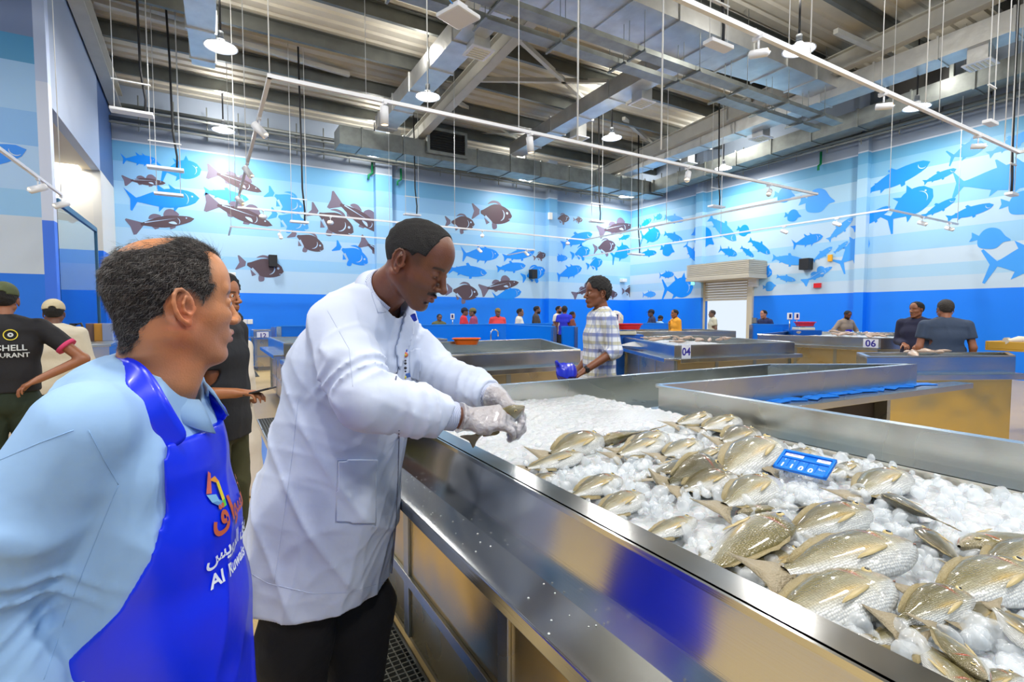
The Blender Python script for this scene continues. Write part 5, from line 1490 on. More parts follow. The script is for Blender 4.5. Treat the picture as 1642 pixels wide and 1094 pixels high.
def strands(name, pq, M, k, m, parent, n, length, width, seed, droop=(-.75, 0, -.65), lift=.35, curl=.35, mask=None):
    r = np.random.default_rng(seed); p, q = pq
    cen = p[q].mean(1); e1 = p[q[:, 1]] - p[q[:, 0]]; e2 = p[q[:, 3]] - p[q[:, 0]]
    nr = np.cross(e1, e2); ar = np.linalg.norm(nr, axis=1); nr /= ar[:, None] + 1e-12
    hc = np.array((M @ (Vector((-.01, 0, .04)) * k))[:]); flip = ((cen - hc) * nr).sum(1) < 0; nr[flip] *= -1
    Mi = np.array(M.inverted()); loc = (cen @ Mi[:3, :3].T + Mi[:3, 3]) / k
    w = ar.copy()
    w *= (np.sqrt(((loc[:, 0] + .012) / .1) ** 2 + (loc[:, 1] / .077) ** 2 + ((loc[:, 2] - .04) / .088) ** 2) > 1.0)
    if mask is not None: w = w * mask(loc)
    i = r.choice(len(cen), n, p=w / w.sum()); O = cen[i]; N = nr[i]; Lc = loc[i]
    Rm = np.array(M.to_3x3())
    D = np.tile(np.array(droop), (n, 1)); side = np.sign(Lc[:, 1]) * np.clip(np.abs(Lc[:, 1]) / .07, 0, 1)
    D[:, 2] = np.where(Lc[:, 2] > .09, -.15, D[:, 2])
    D = D @ Rm.T
    D = D - (D * N).sum(1)[:, None] * N; D /= np.linalg.norm(D, axis=1)[:, None] + 1e-9
    D = D + N * lift * r.uniform(.5, 1.4, (n, 1)) + r.normal(0, curl, (n, 3)); D /= np.linalg.norm(D, axis=1)[:, None]
    L = length * k * r.uniform(.6, 1.3, n)
    S = np.cross(D, N); S /= np.linalg.norm(S, axis=1)[:, None] + 1e-9
    cv = r.normal(0, 1, (n, 1)) * S * .25 - N * .25
    vs = []; nseg = 4
    for j in range(nseg + 1):
        t = j / nseg; c = O - N * .001 + D * (L * t)[:, None] + cv * (L * t * t)[:, None]
        wd_ = width * k * (1 - t * .85)
        vs += [c + S * wd_, c - S * wd_, c + N * wd_]
    Vv = np.stack(vs, 1); nv = Vv.shape[1]; base = (np.arange(n) * nv)[:, None]
    F = []
    for j in range(nseg):
        a = 3 * j
        for u in range(3): F.append(np.stack([base[:, 0] + a + u, base[:, 0] + a + (u + 1) % 3, base[:, 0] + a + 3 + (u + 1) % 3, base[:, 0] + a + 3 + u], 1))
    grey = np.repeat(r.random(n) ** 2, nv)
    o = np_object(name, (Vv.reshape(-1, 3), np.concatenate(F)), m, parent)
    return o, grey

def hand(V, w, d, n, side, s=1.0, curl=(25, 30, 20), thumb=(40, 20), spread=6, fr=.0085, k=.006, curls=None, tdir=None):
    """palm and five fingers; w wrist, d towards the knuckles, n back of the hand, side=+1 thumb on the d x n side"""
    w, d, n = Vector(w), Vector(d).normalized(), Vector(n); n = (n - d * n.dot(d)).normalized(); t = d.cross(n).normalized() * side
    V.cone(w - d * .02 * s, w + d * .025 * s, .026 * s, .026 * s, .012, flat=(tuple(n), 1.25))
    for o, L in ((-.027, .078), (-.009, .086), (.010, .088), (.027, .084)):
        V.cone(w + d * .02 * s + t * o * .6 * s, w + d * L * s + t * o * s, .0155 * s, .0125 * s, .010, flat=(tuple(n), 1.1))
    V.cone(w + d * .02 * s + t * .02 * s, w + d * .05 * s + t * .03 * s - n * .006 * s, .017 * s, .015 * s, .01)
    tips = []
    for i, (o, L, f) in enumerate(((.027, .084, .92), (.010, .088, 1.0), (-.009, .086, .95), (-.027, .078, .76))):
        p = w + d * L * s + t * o * s; cu = curls[i] if curls else curl
        dd = (d + t * (o / .027) * math.sin(R(spread))).normalized(); nn = n.copy(); r0 = fr * s * (1 if i < 3 else .88)
        for j, (ln, c) in enumerate(zip((.043, .026, .021), cu)):
            rot = Matrix.Rotation(R(c), 3, dd.cross(-nn).normalized() if True else t)
            d2 = (rot @ dd).normalized()
            if d2.dot(-nn) < dd.dot(-nn): d2 = (Matrix.Rotation(-R(c), 3, dd.cross(-nn).normalized()) @ dd).normalized()
            ax = dd.cross(d2)
            nn = (nn - d2 * nn.dot(d2)).normalized(); dd = d2
            q = p + dd * ln * f * s
            V.cone(p, q, r0, r0 * .93, k * .6); p = q; r0 *= .93
        tips.append(p)
    b = w + d * .03 * s + t * .028 * s - n * .006 * s
    td = (t * math.sin(R(thumb[0])) + d * math.cos(R(thumb[0])) - n * .35).normalized() if tdir is None else Vector(tdir).normalized()
    p = b + td * .042 * s; V.cone(b, p, .0145 * s, .0115 * s, k)
    td2 = (td + d * .35 - n * math.sin(R(thumb[1]))).normalized(); q = p + td2 * .032 * s; V.cone(p, q, .0112 * s, .0098 * s, k * .7)
    q2 = q + (td2 + d * .1 - n * .15).normalized() * .024 * s; V.cone(q, q2, .0098 * s, .008 * s, k * .7)
    return tips

def folds(amp, f=1.0, seed=0):
    r = np.random.default_rng(seed); W = r.uniform(-1, 1, (6, 3)) * f * np.array([9, 9, 5]); ph = r.uniform(0, 6.3, 6)
    def fn(X, Y, Z):
        a = W[0, 0] * X + W[0, 1] * Y + W[0, 2] * Z + ph[0]; b = W[1, 0] * X + W[1, 1] * Y + W[1, 2] * Z + ph[1]
        u = np.sin(a) * 1.6; v = np.sin(b) * 1.6
        c = 2.2 * (W[2, 0] * X + W[2, 1] * Y + W[2, 2] * Z) + u + ph[2]
        d = 3.1 * (W[3, 0] * X + W[3, 1] * Y + W[3, 2] * Z) + v + ph[3]
        e = 1 - np.abs(np.sin(c)); g = 1 - np.abs(np.sin(d))
        return -amp * (e ** 3 + .6 * g ** 3 - .4)
    return fn
def ringfolds(a, b, amp, n, rad=.12, seed=0):
    """wrinkles round a sleeve between a and b"""
    a, b = np.array(a, float), np.array(b, float); ab = b - a; L2 = ab @ ab
    def fn(X, Y, Z):
        t = ((X - a[0]) * ab[0] + (Y - a[1]) * ab[1] + (Z - a[2]) * ab[2]) / L2
        ex, ey, ez = X - a[0] - t * ab[0], Y - a[1] - t * ab[1], Z - a[2] - t * ab[2]
        d2 = ex * ex + ey * ey + ez * ez
        w = np.exp(-d2 / rad ** 2) * np.clip(t * 4, 0, 1) * np.clip((1 - t) * 4 + .4, 0, 1)
        s = np.sin(t * n * 6.28 + 18 * ez + 14 * ex + 1.7 * np.sin(9 * t + 20 * ey + seed))
        return -amp * w * (1 - np.abs(s)) ** 1.5 * 1.3
    return fn

def cf(lat, dep, z): return Vector((dep * FH.x + lat * RH.x, dep * FH.y + lat * RH.y, z))
def head_matrix(pos, fwd, pitch=0, roll=0):
    """fwd: level facing; pitch down positive"""
    f = Vector((fwd[0], fwd[1], 0)).normalized(); l = Vector((-f.y, f.x, 0)); u = Vector((0, 0, 1))
    M = Matrix((f.to_4d(), l.to_4d(), u.to_4d(), (0, 0, 0, 1))).transposed()
    for i in range(3): M[3][i] = 0
    M[3][3] = 1
    M = M @ Matrix.Rotation(R(pitch), 4, 'Y') @ Matrix.Rotation(R(roll), 4, 'X')
    M.translation = pos
    return M

def collar(name, m, parent, base, axis, fr, r_neck, r_leaf, rise, drop, a0=26, a1=334, dip=.03, th=.004, step=6):
    """folded collar round a neck: stand going up, leaf turned down"""
    ax = Vector(axis).normalized(); fr = Vector(fr); fr = (fr - ax * fr.dot(ax)).normalized(); sd = ax.cross(fr)
    vs = []; ts = list(range(a0, a1, step)); n = len(ts)
    for i, t in enumerate(ts):
        c, s_ = math.cos(R(t)), math.sin(R(t)); d = fr * c + sd * s_
        q = max(0, c) ** 1.5; e = min(1, min(i, n - 1 - i) / 5)
        low = ax * (-dip * q); pt = (1 - e)
        for rr, zz in ((r_neck, rise * .1), (r_neck, rise), (r_neck + .004, rise + .004), ((r_neck + r_leaf) / 2 + .004, rise * .3 - drop * .2), (r_leaf + .012 * pt, -drop - .018 * pt)):
            vs.append(base + d * rr + low + ax * zz)
    k = 5
    fs = [(k * i + j, k * i + j + 1, k * i + j + k + 1, k * i + j + k) for i in range(n - 1) for j in range(k - 1)]
    mb = MB(); mb.add(vs, fs, 0, True); o = mb.build(name, m, parent)
    so = o.modifiers.new('solid', 'SOLIDIFY'); so.thickness = th
    return o
# ------------------------------------------------------------------ the man in the white coat
SKIN = skin_mat('skin_painted')
def build_doctor():
    k = .955
    fl = (math.cos(R(16)), -math.sin(R(16)))       # facing: across the picture, turned a little to the lens
    fw = RH * fl[0] + FH * fl[1]
    hp = at(667, 425, 1.44)
    HM = head_matrix(hp, fw, 31)
    nb = at(607, 478, 1.53)
    ShN, ElN, WrN = at(540, 520, 1.42), at(590, 645, 1.28), at(752, 672, 1.40)
    ShF, ElF, WrF = at(626, 528, 1.74), at(712, 612, 1.68), at(802, 640, 1.52)
    side = (RH * .27 + FH * .96).normalized(); front = Vector((0, 0, 1)).cross(side).normalized()
    if front.dot(RH) < 0: front = -front
    # skin: head, neck and hands
    V = Vol(np.array(hp[:]) - (.17, .17, .27), np.array(hp[:]) + (.17, .17, .17), .0028)
    h = HeadOn(V, HM, k); head_shape(h, True, 1.08, lid=.35, nose=1.03); neck_shape(h, nb, .056, .066)
    paint = skin_paint(HM, k, (112, 68, 46), (126, 74, 66), (24, 16, 14), .45, (62, 44, 38), (18, 12, 12), .55, (130, 72, 48), (46, 34, 28))
    parts = [V.mesh()]
    # hands
    HV = {}
    fcen = at(800, 672, 1.43)
    hn = Vol(np.array(at(800, 680, 1.42)[:]) - .17, np.array(at(800, 680, 1.42)[:]) + .17, .003)
    dN = (at(838, 668, 1.40) - WrN).normalized()
    backN = (Vector((0, 0, 1)) * .75 - FH * .75 - RH * .1)
    hand(hn, WrN, dN, backN, 1, 1.02, curls=[(38, 48, 30), (42, 50, 34), (46, 52, 36), (50, 52, 36)], thumb=(30, 10), tdir=dN * .75 + FH * .5 + Vector((0, 0, .35)))
    hn.cone(WrN - (WrN - ElN).normalized() * .075, WrN, .031, .027, .012)
    hf = Vol(np.array(at(815, 650, 1.5)[:]) - .17, np.array(at(815, 650, 1.5)[:]) + .17, .003)
    dF = (RH * .62 - Vector((0, 0, 1)) * .42 - FH * .45)
    backF = Vector((0, 0, 1)) * .62 + RH * .55 + FH * .25
    hand(hf, WrF, dF, backF, 1, 1.0, curls=[(30, 48, 26), (36, 50, 30), (40, 52, 30), (44, 52, 34)], thumb=(55, 22), tdir=-RH * .0 - FH * .55 - Vector((0, 0, .75)) + RH * .35)
    hf.cone(WrF - (WrF - ElF).normalized() * .07, WrF, .030, .026, .012)
    parts += [hn.mesh(), hf.mesh()]
    hip = at(515, 860, 1.62)
    core = Vol(np.array(at(560, 700, 1.58)[:]) - (.5, .5, .8), np.array(at(560, 700, 1.58)[:]) + (.5, .5, .5), .016)
    core.slab([(nb, .07, .06), (at(592, 530, 1.58), .15, .09), (at(560, 640, 1.58), .15, .11), (at(520, 800, 1.62), .15, .12)], side)
    core.path([ShN, ElN, WrN], [.05, .04, .028]); core.path([ShF, ElF, WrF], [.05, .04, .028])
    for s, u in ((-1, 470), (1, 545)):
        a = hip + side * .09 * s; f = Vector((a.x, a.y, .08)) + front * (.05 * s - .02)
        core.cone(a, (a + f) / 2, .06, .045); core.cone((a + f) / 2, f, .045, .035)
    parts.append(core.mesh())
    body = np_object('person', join_meshes(parts), SKIN, colfn=paint)
    tagit(body, 'man in a white lab coat and plastic gloves leaning over the fish counter', 'person')
    add_eyes(HM, k, body, .35)
    HAIRM = mat('short_hair', (22, 17, 15), .75, bump=1.2, bscale=420, var=.5, vscale=300)
    o, HVv, _ = hair_shell('hair', HM, k, HAIRM, body, .0028, .0035, .050, .012, -.042, None, .0008, -.002)
    # striped shirt showing at the neck and cuffs
    shirt = mat('striped_shirt', (205, 215, 238), .7)
    nt = shirt.node_tree; wv = nt.nodes.new('ShaderNodeTexWave'); wv.inputs['Scale'].default_value = 120; tc = nt.nodes.new('ShaderNodeTexCoord')
    nt.links.new(tc.outputs['Object'], wv.inputs[0]); cr = nt.nodes.new('ShaderNodeValToRGB'); cr.color_ramp.elements[0].color = srgb(90, 105, 165); cr.color_ramp.elements[1].color = srgb(222, 228, 242); cr.color_ramp.elements[1].position = .55
    nt.links.new(wv.outputs[0], cr.inputs[0]); nt.links.new(cr.outputs[0], nt.nodes['Principled BSDF'].inputs['Base Color'])
    for nm, W, E in (('near', WrN, ElN), ('far', WrF, ElF)):
        d = (W - E).normalized(); c = W - d * .055
        MB().tube([c - d * .05, c + d * .012, c + d * .014, c - d * .0], [.043, .040, .037, .036], 24).build('shirt_cuff', shirt, body)
    # coat
    C0 = at(560, 700, 1.58)
    CV = Vol(np.array(C0[:]) - (.52, .52, .50), np.array(C0[:]) + (.52, .52, .50), .0062)
    secs = [(at(612, 484, 1.545), .10, .075), (at(596, 518, 1.56), .175, .115), (at(568, 590, 1.58), .195, .165), (at(550, 690, 1.6), .195, .185), (at(528, 800, 1.62), .21, .21), (at(500, 950, 1.64), .235, .235)]
    CV.slab(secs, side, .03)
    CV.path([ShN + Vector((0, 0, -.01)), ShN.lerp(ElN, .5), ElN, ElN.lerp(WrN, .5), WrN - (WrN - ElN).normalized() * .085], [.082, .078, .070, .066, .058], .03)
    CV.path([ShF, ShF.lerp(ElF, .5), ElF, ElF.lerp(WrF, .5), WrF - (WrF - ElF).normalized() * .05], [.082, .078, .074, .066, .055], .035)
    CV.cone(at(645, 452, 1.52), at(596, 520, 1.56), .045, .09, .03)
    # collar stand behind the neck
    CV.warp(folds(.009, .75, 4)); CV.warp(folds(.003, 2.0, 9)); CV.warp(ringfolds(ShN.lerp(ElN, .2), ElN, .014, 1.8, .12, 1)); CV.warp(ringfolds(ElN, WrN, .012, 2.2, .10, 3)); CV.warp(ringfolds(ShF, ElF, .011, 2.4, .1, 5)); CV.warp(ringfolds(ElF, WrF, .008, 2.4, .09, 7))
    # long vertical drape in the skirt of the coat
    def drape(X, Y, Z):
        sx = (X - C0.x) * side.x + (Y - C0.y) * side.y; fx = (X - C0.x) * front.x + (Y - C0.y) * front.y
        a = np.arctan2(sx, fx + .1); w = np.clip((1.12 - Z) / .4, 0, 1)
        return -.010 * w * (1 - np.abs(np.sin(a * 4.2 + 1.2 * np.sin(Z * 5)))) ** 2
    CV.warp(drape)
    # cut at the cuffs, hem and neck opening
    def cutcap(p, n, rad):
        p, n = np.array(p[:]), np.array(n[:])
        def f(X, Y, Z):
            d = (X - p[0]) * n[0] + (Y - p[1]) * n[1] + (Z - p[2]) * n[2]
            rr = (X - p[0]) ** 2 + (Y - p[1]) ** 2 + (Z - p[2]) ** 2
            return np.where(rr < rad ** 2, np.maximum(CV.g, d), CV.g) - CV.g
        return f
    dN2 = (WrN - ElN).normalized(); dF2 = (WrF - ElF).normalized()
    CV.warp(cutcap(WrN - dN2 * .075, (dN2 * .9 + Vector((0, 0, -.25))).normalized(), .13)); CV.warp(cutcap(WrF - dF2 * .045, dF2, .11))
    CV.plane(at(500, 955, 1.64), (-.06 * RH.x, -.06 * RH.y, -1))
    V2 = CV
    # neck opening
    h2 = HeadOn(V2, HM, 1); nbx = at(612, 500, 1.53)
    V2.cone(h2.P((-.02, 0, -.045)), nbx, .057, .058, .004, 'sub')
    coat_m = mat('white_coat', (200, 208, 226), .8, bump=.25, bscale=14)
    coat = np_object('lab_coat', CV.mesh(), coat_m, body, smooth_it=2)
    seamm = mat('coat_seam', (184, 192, 212), .8); dark = mat('coat_gap', (96, 98, 118), .8)
    # collar, lapels, pockets and placket
    cloth_patch('lapel', CV, [(650, 499), (664, 512), (664, 534), (640, 600), (634, 560), (646, 515)], coat_m, coat, .008, .004, 3)
    cloth_patch('pocket', CV, [(541, 738), (606, 736), (603, 842), (538, 838)], coat_m, coat, .004, .003, 3)
    seam_line('seam', CV, [(592, 446), (597, 476), (606, 501), (650, 498)], seamm, coat, .0015)
    seam_line('seam', CV, [(541, 738), (606, 736)], seamm, coat, .0011)
    seam_line('seam', CV, [(541, 738), (538, 838), (603, 842)], seamm, coat, .0010)
    seam_line('seam', CV, [(478, 640), (470, 720), (455, 830), (440, 935)], seamm, coat, .0010)
    seam_line('seam', CV, [(525, 498), (560, 560), (566, 620)], seamm, coat, .0011)
    seam_line('seam', CV, [(378, 906), (430, 936), (500, 952), (560, 951), (620, 932)], seamm, coat, .0010)
    seam_line('front_edge', CV, [(660, 520), (645, 560), (634, 610)], dark, coat, .0022)
    seam_line('front_edge', CV, [(640, 690), (638, 760), (634, 850), (628, 920)], dark, coat, .0022)
    cloth_patch('breast_pocket', CV, [(655, 560), (676, 558), (674, 612), (655, 612)], coat_m, coat, .004, .003, 3)
    # collar of the striped shirt and blue undershirt
    nax = (Vector(HM @ Vector((-.022, 0, -.045))) - nb).normalized()
    collar('shirt_collar', shirt, body, nb + nax * .045 + front * .006, nax, front, .062, .072, .016, .012, 62, 300, .03, .003)
    collar('coat_collar', coat_m, coat, nb + nax * .018 + front * .022, nax, front, .070, .098, .016, .022, 38, 324, .04, .005)
    MB().tube([at(662, 505, 1.462), at(666, 514, 1.47)], [.008, .006], 8).build('undershirt', mat('undershirt_blue', (30, 60, 190), .6), body)
    # badge reel and card
    def chip(name, u, v, w, h_, m_, off=.008):
        H = hits(CV, [(u, v)])[0]
        if np.isnan(H[0]): H = np.array(at(u, v, 1.5)[:])
        p = Vector(H); d = (Vector((0, 0, EYE)) - p).normalized(); x = Vector((0, 0, 1)).cross(d).normalized(); y = d.cross(x)
        T = Matrix((x.to_4d(), y.to_4d(), d.to_4d(), (0, 0, 0, 1))).transposed()
        for i in range(3): T[3][i] = 0
        T[3][3] = 1; T.translation = p + d * off
        return T
    T = chip('b', 650, 569, 1, 1, None)
    red_ = mat('badge_orange', (228, 110, 70), .35); yel = mat('badge_yellow', (225, 210, 70), .35); bl = mat('badge_blue', (35, 50, 190), .35); gry = mat('badge_grey', (150, 158, 175), .3)
    MB().lathe([(.0001, .005), (.0085, .005), (.0095, .003), (.0095, -.004), (.0001, -.004)], n=24).build('badge_reel', gry, coat, M=T)
    MB().lathe([(.0001, .0062), (.0072, .0062), (.0075, .005)], n=24).build('reel_face', red_, coat, M=T)
    MB().lathe([(.0001, .0070), (.003, .0070), (.0032, .0062)], (.000, -.001, 0), n=16).build('reel_center', yel, coat, M=T)
    MB().cbox((0, .012, 0), (.012, .008, .006)).build('reel_clip', bl, coat, M=T, bevel=.002)
    for i, (dy, r_) in enumerate(((-.018, .0022), (-.026, .003), (-.04, .0035), (-.05, .002))): MB().lathe([(.0001, .003), (r_, .003), (r_ + .001, 0), (.0001, -.002)], (0, dy, 0), 10).build('badge_chain', mat('chain_dark', (70, 70, 75), .4, .6), coat, M=T)
    T = chip('c', 652, 606, 1, 1, None, .010) @ Matrix.Rotation(R(14), 4, 'Z')
    MB().cbox((0, -.004, 0), (.024, .034, .002)).build('id_card', mat('card_white', (215, 220, 238), .35), coat, M=T, bevel=.0006)
    MB().cbox((.001, .006, .0016), (.024, .013, .0012)).build('card_header', mat('card_blue', (70, 105, 180), .35), coat, M=T)
    MB().lathe([(.0001, .0035), (.005, .0035), (.0055, .002)], (-.005, .003, 0), n=16).build('card_emblem', yel, coat, M=T)
    MB().cbox((-.004, -.016, .0016), (.008, .008, .0012)).build('card_photo', mat('card_photo_brown', (130, 60, 50), .5), coat, M=T)
    # trousers and shoes
    TV = Vol(np.array(hip[:]) - (.34, .34, .93), np.array(hip[:]) + (.34, .34, .15), .009); hip = hip - RH * .0 + side * .02
    black = mat('black_trousers', (14, 14, 18), .9, bump=.3, bscale=30)
    for s in (-1, 1):
        a = hip + side * .105 * s; kn = Vector((a.x, a.y, .48)) + front * (.05 * s + .01); f = Vector((a.x, a.y, .07)) + front * (.05 * s - .02)
        TV.path([a + Vector((0, 0, -.1)), kn, f], [.118, .112, .085], .04)
        sh = Vol(np.array(f[:]) - (.22, .22, .1), np.array(f[:]) + (.22, .22, .1), .006)
        g = Vector((f.x, f.y, .04)); sh.cone(g - front * .05, g + front * .17, .04, .036, .02, flat=((0, 0, 1), 1.25)); sh.cone(g - front * .04, g + Vector((0, 0, .05)), .042, .045, .02); sh.plane((0, 0, .004), (0, 0, -1))
        np_object('shoe', sh.mesh(), mat('black_shoe', (16, 16, 18), .35), body)
    TV.warp(folds(.008, .9, 8)); TV.plane((0, 0, .04), (0, 0, -1))
    np_object('trousers', TV.mesh(), black, body, smooth_it=1)
    # gloves: a thin film over both hands
    GL = mat('plastic_glove', (232, 232, 236), .28, alpha=.48, bump=1.2, bscale=55, spec=.7, coat=.4)
    for (vv, W, E, lo_) in ((hn, WrN, ElN, 0.0), (hf, WrF, ElF, 0)):
        vv.g = vv.g - .0022; d = (W - E).normalized()
        vv.cone(W - d * .012, W - d * .028, .034, .043, .006)
        vv.warp(folds(.003, 3.0, 12))
        vv.plane(W - d * .03 + Vector((0, 0, 0)), tuple(-d))
        np_object('glove', vv.mesh(), GL, body)
    return body, WrN, WrF
doctor, WrN, WrF = build_doctor()
hf_ = get_proto('a')
a, b = at(836, 655, 1.43), at(752, 708, 1.45); d = (a - b); c = (a + b) / 2
X_ = d.normalized(); Yv = (Vector((0, 0, 1)) * .7 - RH * -.25 - FH * .3); Y_ = (Yv - X_ * Yv.dot(X_)).normalized(); Z_ = X_.cross(Y_)
Mx = Matrix((X_.to_4d(), Y_.to_4d(), Z_.to_4d(), (0, 0, 0, 1))).transposed()
for i in range(3): Mx[3][i] = 0
Mx[3][3] = 1
hf_.location = c; hf_.rotation_euler = Mx.to_euler(); hf_.scale = (d.length * 1.12,) * 3
tagit(hf_, 'small fish held up in the gloved hands of the man in the white coat', 'fish'); 
if 'group' in hf_: del hf_['group']
# ------------------------------------------------------------------ the man in the blue apron
def build_apron_man():
    k = 1.0
    psi = R(50); fw = RH * math.cos(psi) + FH * math.sin(psi)
    hp = at(281, 492, .985)
    HM = head_matrix(hp, fw, 1, 0)
    tpsi = R(15); front = RH * math.cos(tpsi) + FH * math.sin(tpsi); side = RH * math.sin(tpsi) - FH * math.cos(tpsi)   # side: towards his right arm
    nb = cf(-.700, 1.0, 1.36)
    S = lambda lat, dep, z: cf(lat, dep, z)
    ShN = S(-.700, .83, 1.312); ElN = S(-.855, .76, 1.03); WrN = S(-.76, .80, .84)
    ShF = S(-.80, 1.16, 1.31); ElF = S(-.90, 1.22, 1.04); WrF = S(-.86, 1.16, .84)
    V = Vol(np.array(hp[:]) - (.17, .17, .26), np.array(hp[:]) + (.17, .17, .17), .0026)
    h = HeadOn(V, HM, k); head_shape(h, True, 1.08, .98)
    neck_shape(h, nb, .062, .072)
    h.cone((.02, 0, -.075), (-.01, 0, -.14), .045, .05, .02)          # full throat
    h.ell((.045, 0, -.088), (.03, .035, .022), k=.02)
    V.plane(nb - Vector((0, 0, .06)), (0, 0, -1))
    paint = skin_paint(HM, k, (196, 132, 88), (168, 96, 84), (36, 26, 22), .35, (140, 104, 84), None, .55, (205, 112, 74), (110, 88, 72))
    parts = [V.mesh()]
    core = Vol(np.array(S(-.68, 1.0, .7)[:]) - (.5, .5, .72), np.array(S(-.68, 1.0, .7)[:]) + (.5, .5, .75), .016)
    core.slab([(nb - Vector((0, 0, .03)), .05, .045), (S(-.745, 1, 1.26), .12, .06), (S(-.73, 1, 1.1), .13, .08), (S(-.72, 1, .9), .13, .09)], side)
    core.path([ShN, ElN, WrN], [.05, .04, .028]); core.path([ShF, ElF, WrF], [.05, .04, .028])
    for s in (-1, 1):
        a = S(-.745, 1, .80) + side * .08 * s; f = Vector((a.x, a.y, .08)) - front * .03
        core.cone(a, (a + f) / 2, .055, .045); core.cone((a + f) / 2, f, .055, .04)
    parts.append(core.mesh())
    for W, E, dd in ((WrN, ElN, front), (WrF, ElF, front)):
        hv = Vol(np.array(W[:]) - .15, np.array(W[:]) + .15, .0045)
        hand(hv, W, (dd - Vector((0, 0, .4))), side if W is WrN else -side, 1 if W is WrN else -1, 1.0)
        hv.cone(W - (W - E).normalized() * .06, W, .029, .026, .012); parts.append(hv.mesh())
    body = np_object('person', join_meshes(parts), SKIN, colfn=paint)
    tagit(body, 'balding man in a light blue shirt and bright blue apron, closest to the lens', 'person')
    add_eyes(HM, k, body)
    # hair
    def hmask(l):
        x, y, z = l[:, 0], l[:, 1], l[:, 2]
        bald = np.clip((np.sqrt((x + .048) ** 2 + y ** 2 * .9 + (z - .126) ** 2) - .034) / .035, .03, 1)
        return bald
    scalp = mat('scalp_hair', (44, 36, 32), .8, bump=1.0, bscale=300, var=.4, vscale=200)
    hairm = mat('hair_strand', (30, 26, 25), .38, spec=.6); greym = mat('hair_strand_grey', (128, 122, 116), .4, spec=.6); brm = mat('hair_strand_brown', (74, 52, 38), .4, spec=.6)
    sh, HV_, _ = hair_shell('hair', HM, k, scalp, body, .0028, .0022, .072, -.006, -.074, (-.052, .128, .052), .0012, .024, recess=.036, ear_r=.0315, nape=True)
    sh2, HV2, _ = hair_shell('hair_guide', HM, k, scalp, body, .004, .0035, .076, -.008, -.084, None, .001, .026, recess=.036, ear_r=.031, nape=True)
    pq2 = HV2.mesh()
    bpy.data.objects.remove(sh2)
    strands('hair_strands', pq2, HM, k, hairm, sh, 9000, .013, .00038, 1, mask=hmask)
    strands('hair_strands', pq2, HM, k, greym, sh, 6500, .013, .00036, 2, mask=lambda l: hmask(l) * np.clip(1.2 - l[:, 2] * 4, .35, 1))
    strands('hair_strands', pq2, HM, k, brm, sh, 2600, .013, .00034, 3, mask=hmask)
    strands('hair_strands', pq2, HM, k, hairm, sh, 220, .030, .0003, 4, lift=.7, mask=lambda l: hmask(l) * (l[:, 2] > .1))
    # shirt
    C0 = S(-.74, .98, 1.03)
    SV = Vol(np.array(C0[:]) - (.48, .48, .42), np.array(C0[:]) + (.48, .48, .42), .0055)
    SECS = [(S(-.712, 1.0, 1.350), .085, .078), (S(-.74, 1.0, 1.315), .165, .112), (S(-.745, 1.0, 1.22), .185, .138), (S(-.742, 1.0, 1.07), .18, .158), (S(-.742, 1.0, .9), .185, .172), (S(-.735, 1.0, .62), .19, .185)]
    SV.slab(SECS, side, .03)
    SV.path([ShN + Vector((0, 0, .0)), ShN.lerp(ElN, .5), ElN, ElN.lerp(WrN, .6), WrN], [.080, .080, .078, .068, .055], .022)
    SV.path([ShF, ShF.lerp(ElF, .5), ElF, WrF], [.08, .082, .07, .05], .03)
    SV.warp(folds(.005, .8, 21)); SV.warp(ringfolds(ShN.lerp(ElN, .35), ElN, .012, 1.4, .12, 2)); SV.warp(folds(.0025, 2.0, 17)); SV.warp(ringfolds(ElN, WrN, .009, 2.2, .1, 4))
    # gather from the armpit down
    ap = at(188, 778, .86)
    def gather(X, Y, Z):
        sx = (X - ap.x) * side.x + (Y - ap.y) * side.y; fx = (X - ap.x) * front.x + (Y - ap.y) * front.y; dz = ap.z - Z
        a = np.arctan2(fx + .02, dz + .06); r_ = np.sqrt(fx * fx + dz * dz)
        return .004 * np.exp(-((r_ - .09) / .08) ** 2) * np.sin(a * 9 + sx * 20)
    SV.g = np.maximum(SV.g, -1e9)
    Vn = SV.g.copy()
    h2 = HeadOn(SV, HM, 1); SV.cone(h2.P((-.02, 0, -.05)), nb + front * .01, .068, .074, .004, 'sub')
    sm = mat('light_blue_shirt', (152, 188, 226), .75, bump=.2, bscale=16)
    shirt = np_object('shirt', SV.mesh(), sm, body, smooth_it=2)
    nax = (Vector(HM @ Vector((-.022, 0, -.045))) - nb).normalized()
    collar('collar', sm, shirt, nb + Vector((0, 0, .0)) + front * .012, (nax + Vector((0, 0, 1))).normalized(), front, .076, .108, .014, .026, 24, 338, .035, .004)
    ssm = mat('shirt_seam', (138, 174, 214), .8)
    seam_line('seam', SV, [(142, 690), (165, 735), (190, 778)], ssm, shirt, .0008)
    seam_line('seam', SV, [(0, 738), (60, 712), (118, 690)], ssm, shirt, .0008)
    seam_line('seam', SV, [(190, 778), (160, 850), (120, 950), (70, 1090)], ssm, shirt, .0008)
    # apron: a cover over the front of the torso
    AV = Vol(SV.lo, SV.lo + SV.vox * (np.array(SV.n) - 1), SV.vox)
    AV.slab([(p, w + .004, d + .010) for p, w, d in SECS], side, .03)
    AV.warp(folds(.005, .8, 21))
    cen = S(-.715, 1.0, 1.0)
